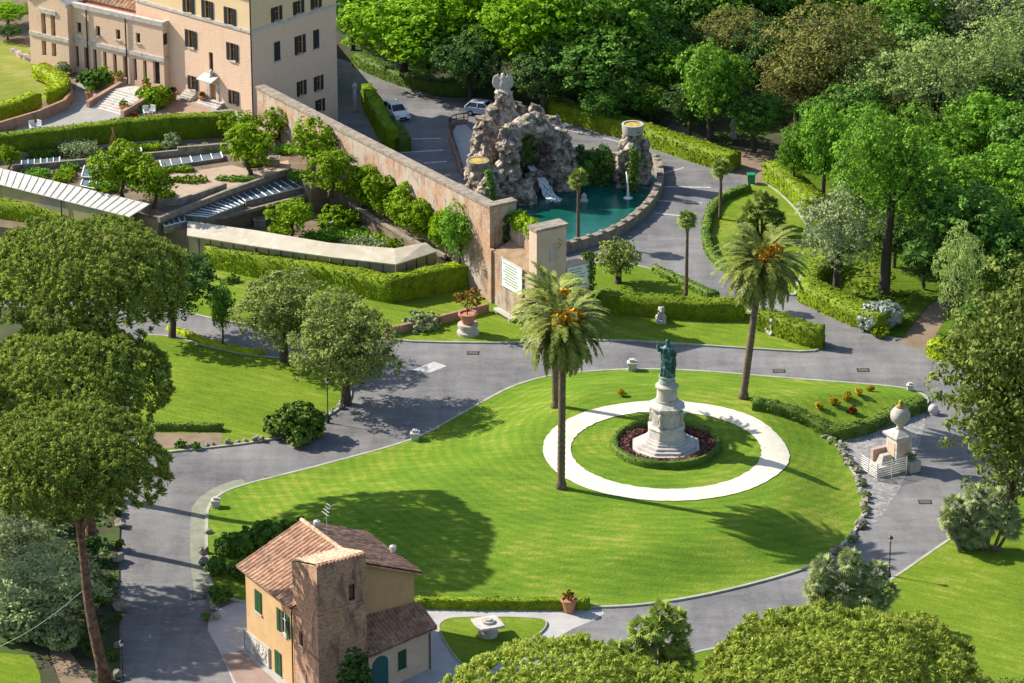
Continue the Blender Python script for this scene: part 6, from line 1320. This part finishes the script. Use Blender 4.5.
hedge([lat(x, y)-Vector((0, 0, .1)) for x, y in [(752, 411), (770, 413), (795, 420), (818, 433), (836, 440), (862, 436), (896, 422), (928, 408)]], 1.4, .85, 'rough dark hedge on the bank above the ball pedestal', 'hedge_d', dens=30, smooth=2, pxpts=False, rough=2.2)
for (x, y, r_, h_, l) in [(216, 575, 14, 20, 'dark shrub nearest the walk left of the cottage'), (236, 556, 20, 24, 'broad dark shrub at the back of the cottage, left'), (262, 546, 22, 24, 'broad dark shrub behind the cottage roof'), (292, 538, 18, 18, 'low dark shrub at the right end of the shrubbery behind the roof'), (222, 602, 13, 17, 'dark shrub by the gravel yard'), (245, 580, 17, 20, 'dark shrub against the cottage corner')]: bush('deep', x, y, r_, h_, l, seed=int(x))

# edging stones
def stones(pts, n, name, label, cat, group, s=(.3, .6), z=.05, seed=1):
    rr = random.Random(seed); P = [at(*p) for p in pts]; ds = [0]
    for a, b_ in zip(P, P[1:]): ds.append(ds[-1]+(b_-a).length)
    protos = []
    for k in range(3):
        b = MB(); b.ball((0, 0, .25), .55, 10, 0, (1.15, .9, .75)); b.v = [tuple(Vector(v_)*(1+.45*noise.noise(Vector(v_)*2.2+Vector((k*9+seed, 0, 0))))) for v_ in b.v]; me = bpy.data.meshes.new(name); me.from_pydata(b.v, [], b.f); me.materials.append(M['rock']); me.update(); protos.append(me)
    for i in range(n):
        d = ds[-1]*(i+rr.uniform(.1, .9))/n; k = max(j for j in range(len(ds)-1) if ds[j] <= d); p = P[k].lerp(P[k+1], (d-ds[k])/(ds[k+1]-ds[k])); o = link(name, protos[i % 3], None, p+Vector((rr.uniform(-.25, .25), rr.uniform(-.25, .25), z))); q = rr.uniform(*s)/.5; o.scale = (q, q*rr.uniform(.8, 1.2), q*rr.uniform(.7, 1.2)); o.rotation_euler.z = rr.uniform(0, 6); tag(o, label, cat, group)
stones([(822, 434), (842, 452), (857, 475), (866, 503), (861, 525), (846, 545), (822, 565)], 42, 'edging_rock', 'mossy rock in the row edging the main lawn on its right', 'rock', 'rocks edging the right of the main lawn', (.16, .34), .1)
stones([(178, 449), (215, 446), (250, 443), (290, 435), (316, 423), (340, 408), (352, 396)], 26, 'edging_rock', 'rough rock edging the left lawn along the road', 'rock', 'rocks edging the left lawn', (.14, .30), .1, 2)
stones([(208, 530), (205, 560), (205, 595), (212, 612), (222, 624)], 7, 'edging_rock', 'shaded rock along the walk left of the cottage', 'rock', 'rocks by the cottage walk', (.2, .4), .1, 3)
stones([(124, 470), (118, 520), (117, 600), (120, 690)], 8, 'edging_rock', 'rough rock on the left verge of the shaded road', 'rock', 'rocks on the left verge', (.25, .5), .1, 4)
for i, (x, y) in enumerate([(826, 436), (833, 444), (842, 449), (849, 462), (857, 471), (862, 485), (866, 497), (865, 512), (860, 527), (851, 541), (838, 553), (822, 560)]): bush(['pale', 'laurel', 'grey'][i % 3], x, y, 5.5, 5, 'low pale green rim plant among the rocks right of the main lawn', 'rim_plant', .05, 'rim plants along the right of the main lawn', seed=200+i)
for i, (x, y, rp, hp, l, lf) in enumerate([(819, 409, 5, 8, 'round golden shrub, leftmost of the row on the lawn', 'yellow'), (834, 405, 6, 10, 'green and gold round shrub, largest of the row', 'yellow'), (847, 399, 5.5, 8, 'golden round shrub in the middle of the row', 'yellow'), (858, 395, 4.5, 7, 'golden round shrub, fourth along the row', 'yellow'), (871, 391.5, 4, 7, 'small golden round shrub at the far end of the row', 'yellow'), (853, 414, 5, 8, 'dark red shrub on the bank above the ball pedestal', 'red')]):
    bush(lf, x, y, rp, hp, l, 'round_shrub', lat(x, y).z-.03, 'golden shrubs on the lawn tip' if lf == 'yellow' else None, seed=60+i, size=.1)

# ================================================================== TREES
# stone pines
P3, f3, tp3 = stone_pine('stone_pine', 70, 472, 104, (106, 683), 'umbrella pine lowest at left, on a tall leaning bare trunk', h=17.6, seed=3)
stone_pine('stone_pine', 75, 388, 101, None, 'middle umbrella pine of the three at the left edge', lean=(.8, .5), h=14.0, seed=5)
stone_pine('stone_pine', 84, 288, 110, None, 'uppermost and widest umbrella pine at the left edge', lean=(1, -.5), h=18.5, seed=7)
stone_pine('stone_pine', 566, 730, 140, None, 'light green umbrella pine at the bottom centre', 'pine_y', lean=(.5, -.5), h=13, seed=9)
stone_pine('stone_pine', 842, 716, 162, None, 'broad light green umbrella pine at the bottom right', 'pine_y', lean=(-.5, .5), h=13, seed=11)
stone_pine('stone_pine', 1008, 712, 46, None, 'small dark pine at the bottom right corner', 'pine', lean=(.3, .3), h=9, seed=13)
stone_pine('stone_pine', -112, 395, 100, None, 'umbrella pine beyond the left edge that shades the road', lean=(.5, 0), h=16, seed=15)
b = MB(); a, c = tp3[4]+f3, at(-12, 652, 1.5); b.tube([a.lerp(c, i/10)-Vector((0, 0, .5*math.sin(math.pi*i/10))) for i in range(11)], .018, 5); tag(b.build('guy_cable', M['zinc'], None, world=a), 'thin cable from the leaning pine trunk to the left', 'cable').location = a
# palms
def dpalm(base, tx, ty, R_, label, seed, fruit):
    f = lat(*base); date_palm(f, Vector((at(tx, base[1], f.z).x, f.y, height_at(f, ty))), R_, label, seed, fruit)
dpalm((561, 488), 562, 324, 3.7, 'nearest date palm with orange fruit, left of the white ring', 2, 3)
dpalm((556, 407), 553, 302, 3.4, 'date palm whose trunk hides behind the nearest one', 4, 2)
dpalm((743, 398), 758, 260, 3.9, 'date palm with slim leaning trunk behind the statue, right', 6, 3)
fan_palm((578, 243), 178, 11, 'tall thin fan palm standing before the turquoise pool', 1); fan_palm((686, 298), 218, 10.5, 'fan palm on the lawn between hedge and pool road', 2); fan_palm((720, 220), 167, 11, 'fan palm at the left rim of the oval lawn', 3)
palm_clump([(752, 212, 15), (768, 205, 15), (776, 218, 13), (745, 228, 13), (762, 198, 11)], (762, 238), 'low dense palm clump on the oval lawn behind the date palm', 'fan', 7)
palm_clump([(662, 615, 19), (641, 628, 18), (636, 648, 20), (672, 640, 20), (682, 662, 20), (615, 655, 20), (655, 665, 22), (677, 618, 14)], (652, 705), 'dark multi stemmed palm clump between the two bottom pines', 'fan', 8)
palm_clump([(824, 567, 17), (850, 560, 18), (876, 572, 17), (815, 588, 16), (842, 588, 20), (866, 592, 19), (888, 590, 14), (830, 603, 17)], (852, 622), 'pale grey green palm clump beside the lantern post', 'fangrey', 9)
palm_clump([(955, 505, 15), (975, 495, 16), (995, 500, 17), (962, 522, 17), (985, 520, 18), (1006, 515, 17), (970, 535, 14), (948, 520, 11)], (976, 550), 'grey green palm clump at the right under the big tree', 'fangrey', 10)
proto_tree('rhodo', 'laurel', (111,), R=3.0, zc=2.7, rz=2.6, n=9000, size=.14, lobes=26, lr=(.16, .26), gap=.7)
tree('rhodo', 617, 258, 29, 'round headed shrub tree of leafy rosettes beside the pool wall', 'shrub_tree', base=(618, 284), cat='shrub')
# free-standing trees left and centre
tree('laurel', 340, 349, 57, 'rounded pale laurel tree at the road corner, casting a big shadow', base=(346, 404))
tree('laurel', 283, 316, 52, 'darker spreading tree behind the pale laurel', base=(284, 362), var=1)
tree('deep', 222, 308, 16, 'small slender dark tree at the shaded road', base=(223, 348))
tree('dark', 184, 290, 52, 'large dark tree behind the uppermost umbrella pine', base=(172, 338))
tree('grey', 36, 588, 78, 'grey green olive tree under the pines, lower left', ground=.1, squash=.55); tree('grey', 14, 540, 62, 'smaller olive foliage at the left edge above the first', ground=.1, squash=.55, var=1)
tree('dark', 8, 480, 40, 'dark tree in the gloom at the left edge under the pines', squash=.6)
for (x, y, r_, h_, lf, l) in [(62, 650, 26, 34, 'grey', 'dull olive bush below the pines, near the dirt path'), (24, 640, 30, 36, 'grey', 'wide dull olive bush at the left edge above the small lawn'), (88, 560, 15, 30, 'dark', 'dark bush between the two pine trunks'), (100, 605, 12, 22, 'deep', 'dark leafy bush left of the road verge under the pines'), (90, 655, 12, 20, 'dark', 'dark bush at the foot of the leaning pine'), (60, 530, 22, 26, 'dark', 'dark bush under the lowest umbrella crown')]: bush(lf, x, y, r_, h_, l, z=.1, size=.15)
bush('hedge_d', 297, 437, 27, 33, 'wide round shrub on the left lawn at the road'); bush('deep', 181, 448, 7, 9, 'little bush among the rocks left of the sand patch', seed=3); bush('deep', 196, 449, 6, 7, 'little grey bush among the rocks below the sand patch', seed=4)
bush('deep', 206, 620, 7, 8, 'small dark bush at the gravel yard corner', seed=9)
me, _ = crown_mesh('crown', L_['dark'], 33, 1.4, 2.9, 2.9, 34, 9000, .11, (.38, .55), .1, .45, low=True); o = empty('clipped_conifer', at(356, 718)); tag(o, 'dark rounded conifer against the brick tower and annex', 'tree'); link('crown', me, o); b = MB(); b.tube([(0, 0, -.1), (0, 0, 1.5)], .12, 7); b.build('trunk', M['bark'], o)
# kitchen garden citrus
for i, (x, y, r_, z, l) in enumerate([(250, 148, 24, 4.0, 'large citrus tree at the end of the sand bed'), (277, 121, 17, 4.0, 'citrus tree at the garden wall near the house corner'), (312, 146, 24, 4.0, 'citrus tree left of centre along the big brick wall'), (330, 170, 21, 4.0, 'citrus tree just right of the upper garden wall end'), (291, 216, 20, TZ, 'round citrus tree behind the beige greenhouse'), (153, 184, 22, 4.0, 'bright round citrus tree behind the white greenhouse'), (122, 172, 27, 4.0, 'yellow green citrus tree left of the bright round one'), (240, 126, 17, 4.0, 'small citrus tree under the tall hedge end'), (8, 157, 11, 4.0, 'round bright bush tree at the left edge of the garden')]): tree('citrus', x, y, r_*1.15, l, 'citrus_tree', ground=z, squash=.95, group='citrus trees of the kitchen garden', var=i)
for i, (x, y, r_, l) in enumerate([(366, 209, 19, 'first shrub of the row along the brick wall, farthest from the pool'), (385, 221, 20, 'second shrub of the row along the brick wall'), (404, 232, 20, 'third shrub of the row along the brick wall'), (423, 243, 18, 'fourth shrub of the row along the brick wall'), (441, 252, 16, 'last shrub of the row, next to the loose tree')]): bush('citrus', x, y-1, r_*1.12, 52, l, 'wall_shrub', 2.5, 'shrubs in a row along the brick wall', size=.12, seed=400+i)
tree('green', 463, 232, 27, 'loose light tree in the corner of the brick wall', base=(459, 274), ground=TZ)
for (x, y, r_, h_, lf, z, l) in [(95, 88, 17, 18, 'deep', 4.0, 'round dark bush left of the entrance steps'), (103, 80, 10, 12, 'citrus', 4.4, 'bright bush above the dark one left of the steps'), (112, 84, 4.5, 10, 'hedge_y', 4.6, 'small golden cone bush at the steps'), (155, 107, 20, 16, 'citrus', 4.0, 'leafy bush bed right of the entrance steps'), (143, 112, 9, 8, 'deep', 4.0, 'low bush at the front of the bed right of the steps'), (63, 75, 9, 12, 'grey', 4.0, 'spiky grey agave at the foot of the low wing'), (173, 148, 13, 12, 'grey', 4.0, 'grey blue bush on the thin wall right of the bean poles'), (396, 249, 11, 12, 'citrus', TZ, 'round bush at the end of the garden path'), (335, 226, 22, 14, 'citrus', TZ, 'spreading green bush beside the water butts'), (368, 222, 15, 12, 'citrus', TZ, 'round green bush in the middle of the garden bed'), (220, 220, 9, 8, 'citrus', TZ, 'small bush at the foot of the lower rubble wall'), (318, 183, 7, 7, 'grey', 2.4, 'grey bush at the end of the cold frames'), (10, 138, 5, 8, 'citrus', 4.0, 'small yellow bush by the drive'), (232, 283, 10, 6, 'hedge_d', 0, 'low shrub under the tall thick hedge'), (424, 327, 22, 7, 'grey', .1, 'pale flowering border left of the big potted tree'), (545, 330, 13, 12, 'deep', .1, 'dark shrub at the foot of the bastion behind the palms')]: bush(lf, x, y, r_, h_, l, z=z)
bush('silver', 880, 326, 23, 21, 'silvery white shrub mound behind the roadside hedge', 'silver_shrub'); bush('hedge_y', 879, 337, 10, 9, 'small bright clipped bush at the end of the roadside hedge')
# right-hand trees
tree('grey', 824, 232, 47, 'round grey green olive like tree above the clipped hedge', base=(836, 294))
tree('open', 888, 165, 62, 'tall open tree with dark forked trunk by the silver shrub', base=(884, 294), var=1)
tree('green', 788, 152, 24, 'bright small tree at the end of the wood path', base=(795, 195)); tree('green', 830, 145, 33, 'bright leafy tree right of the wood path', base=(822, 205), var=1)
tree('pale', 957, 278, 30, 'slender pale tree beside the sandy woodland path', base=(955, 352))
tree('magnolia', 1014, 386, 96, 'large glossy yellow green tree at the right edge', base=(1012, 520))
tree('deep', 985, 330, 40, 'dark tree behind the large glossy one, right edge', squash=.8); bush('deep', 950, 352, 18, 20, 'dark bush at the corner behind the sandy path')
for (k, x, y, r_, l, kw) in [
 ('deep', 960, 235, 58, 'dark leafy tree filling the wood above the slender pale tree', {}), ('deep', 1015, 265, 45, 'dark tree at the right edge under the mid green one', {}), ('green', 940, 195, 55, 'mid green tree right of the tall forked one', {}), ('green', 1005, 185, 50, 'mid green tree at the right edge of the wood', {}),
 ('dun', 905, 128, 34, 'small dun brown tree in front of the pale wood', {}), ('pale', 935, 85, 62, 'pale yellowish loose tree in the upper right wood', {}), ('pale', 995, 75, 60, 'pale tree at the upper right edge', {}), ('pale', 880, 95, 48, 'pale branching tree beside the big brown tree', {}), ('green', 985, 130, 45, 'green tree in the middle of the right wood', {}), ('green', 862, 190, 36, 'green tree low in the wood behind the olive like tree', {}),
 ('dun', 838, 55, 66, 'big ochre brown tree in the upper right', {}), ('dun', 800, 80, 42, 'olive brown lower half tree beside the big ochre one', {}), ('dun', 742, 42, 44, 'yellowish brown tree behind the shapely green tree', {}), ('grey', 985, 15, 58, 'pale grey tree in the top right corner', {}), ('green', 905, 20, 50, 'green tree at the top edge right of the brown tree', {}), ('green', 850, -5, 55, 'green tree at the top edge above the ochre tree', {}), ('deep', 945, -10, 50, 'dark green tree at the top edge near the grey corner tree', {}),
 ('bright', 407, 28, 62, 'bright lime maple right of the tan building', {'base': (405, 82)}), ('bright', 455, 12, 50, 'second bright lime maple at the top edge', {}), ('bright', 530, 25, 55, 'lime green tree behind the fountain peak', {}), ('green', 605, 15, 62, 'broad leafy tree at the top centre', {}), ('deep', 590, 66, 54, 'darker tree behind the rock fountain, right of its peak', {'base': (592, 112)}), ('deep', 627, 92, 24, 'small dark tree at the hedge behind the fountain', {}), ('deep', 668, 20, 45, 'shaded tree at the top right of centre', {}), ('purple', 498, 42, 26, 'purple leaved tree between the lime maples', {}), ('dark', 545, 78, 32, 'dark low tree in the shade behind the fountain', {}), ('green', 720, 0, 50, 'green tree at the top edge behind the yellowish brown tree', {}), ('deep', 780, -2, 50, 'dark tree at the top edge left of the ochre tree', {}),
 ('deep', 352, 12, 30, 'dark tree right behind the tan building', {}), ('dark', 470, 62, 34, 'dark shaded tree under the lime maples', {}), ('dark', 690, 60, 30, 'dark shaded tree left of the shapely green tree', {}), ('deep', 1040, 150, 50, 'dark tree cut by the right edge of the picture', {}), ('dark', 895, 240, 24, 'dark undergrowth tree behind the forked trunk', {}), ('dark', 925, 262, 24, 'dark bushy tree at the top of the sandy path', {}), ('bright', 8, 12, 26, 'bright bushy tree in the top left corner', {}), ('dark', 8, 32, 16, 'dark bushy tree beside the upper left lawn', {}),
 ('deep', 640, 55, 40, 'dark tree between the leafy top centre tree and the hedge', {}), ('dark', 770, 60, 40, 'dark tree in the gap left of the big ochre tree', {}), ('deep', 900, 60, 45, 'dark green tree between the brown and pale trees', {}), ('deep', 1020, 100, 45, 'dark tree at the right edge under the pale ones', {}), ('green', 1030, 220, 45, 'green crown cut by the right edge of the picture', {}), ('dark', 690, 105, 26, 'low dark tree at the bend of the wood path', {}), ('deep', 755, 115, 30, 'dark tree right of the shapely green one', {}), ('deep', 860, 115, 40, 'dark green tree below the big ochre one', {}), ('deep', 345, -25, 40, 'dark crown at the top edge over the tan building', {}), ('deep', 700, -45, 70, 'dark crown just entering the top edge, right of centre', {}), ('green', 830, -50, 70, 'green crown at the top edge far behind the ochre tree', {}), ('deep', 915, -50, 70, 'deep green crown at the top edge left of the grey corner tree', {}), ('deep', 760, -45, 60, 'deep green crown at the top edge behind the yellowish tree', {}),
 ('green', 870, 135, 36, 'leafy green tree between the dun tree and the tall forked one', {}), ('green', 955, 150, 40, 'bushy green tree in the heart of the right wood', {}), ('pale', 1015, 40, 45, 'pale loose tree under the grey corner tree', {}), ('deep', 820, 120, 30, 'deep green tree behind the two bright small ones', {}), ('green', 670, 70, 34, 'green tree left of the shapely green one', {}), ('green', 560, -5, 45, 'green tree between the lime trees at the top', {}), ('deep', 430, 55, 30, 'dark green tree below the first lime maple', {}), ('dun', 880, 40, 40, 'dun tree adjoining the big ochre one on its right', {}), ('dun', 865, 88, 36, 'olive brown tree at the lower right of the big ochre one', {}), ('grey', 1010, -5, 40, 'second pale grey tree at the very top right corner', {}), ('green', 985, 225, 40, 'mid green tree above the dark tree at the right', {}), ('pale', 905, 70, 36, 'pale tree right behind the dun trees', {}), ('bright', 480, 30, 36, 'lime green tree in front of the second maple', {}), ('deep', 600, 105, 20, 'low deep green tree right against the fountain hedge', {}), ('green', 650, 100, 20, 'low leafy tree at the fountain hedge near the wood path', {}),
 ('deep', 640, -40, 70, 'dark tree crown just entering the top edge, centre', {}), ('deep', 560, -35, 70, 'dark tree crown just entering the top edge, left of centre', {}), ('green', 480, -35, 60, 'green crown just entering the top edge, behind the lime maples', {}), ('green', 1000, -40, 70, 'green crown behind the grey corner tree', {})]: tree(k, x, y, r_*(1.0 if x < 20 else 1.17), l, ground=4.0 if x < 20 else 0.0, squash=.45 if x < 20 else .9, **kw)
tree('green', 716, 84, 45, 'shapely mid green tree by the dark wood path', base=(710, 146))
# dim low growth on the woodland floor
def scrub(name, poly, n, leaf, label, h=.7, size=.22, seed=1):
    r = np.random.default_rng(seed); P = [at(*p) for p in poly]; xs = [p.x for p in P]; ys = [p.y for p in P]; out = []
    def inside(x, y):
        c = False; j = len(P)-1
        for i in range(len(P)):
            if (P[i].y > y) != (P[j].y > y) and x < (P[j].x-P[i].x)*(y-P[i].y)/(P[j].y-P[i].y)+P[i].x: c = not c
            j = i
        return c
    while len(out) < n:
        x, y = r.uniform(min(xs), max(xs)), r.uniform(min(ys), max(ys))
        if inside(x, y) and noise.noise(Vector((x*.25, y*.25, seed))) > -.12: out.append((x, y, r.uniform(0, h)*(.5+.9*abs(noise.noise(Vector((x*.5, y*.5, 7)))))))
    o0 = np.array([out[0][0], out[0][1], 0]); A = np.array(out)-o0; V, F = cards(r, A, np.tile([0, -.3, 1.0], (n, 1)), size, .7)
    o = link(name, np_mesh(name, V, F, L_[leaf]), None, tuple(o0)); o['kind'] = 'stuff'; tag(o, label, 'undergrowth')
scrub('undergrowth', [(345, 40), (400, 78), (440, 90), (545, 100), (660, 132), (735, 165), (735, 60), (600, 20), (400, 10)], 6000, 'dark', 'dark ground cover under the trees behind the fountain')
scrub('undergrowth', [(805, 215), (840, 255), (820, 285), (880, 325), (930, 290), (1030, 330), (1030, 180), (860, 160)], 5200, 'hedge', 'sunlit and shaded ground cover in the right wood', h=.6, seed=2)
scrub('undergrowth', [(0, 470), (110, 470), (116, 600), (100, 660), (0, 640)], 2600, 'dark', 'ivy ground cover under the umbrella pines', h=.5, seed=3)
print('objects', len(bpy.data.objects), 'polys', sum(len(m.polygons) for m in bpy.data.meshes))
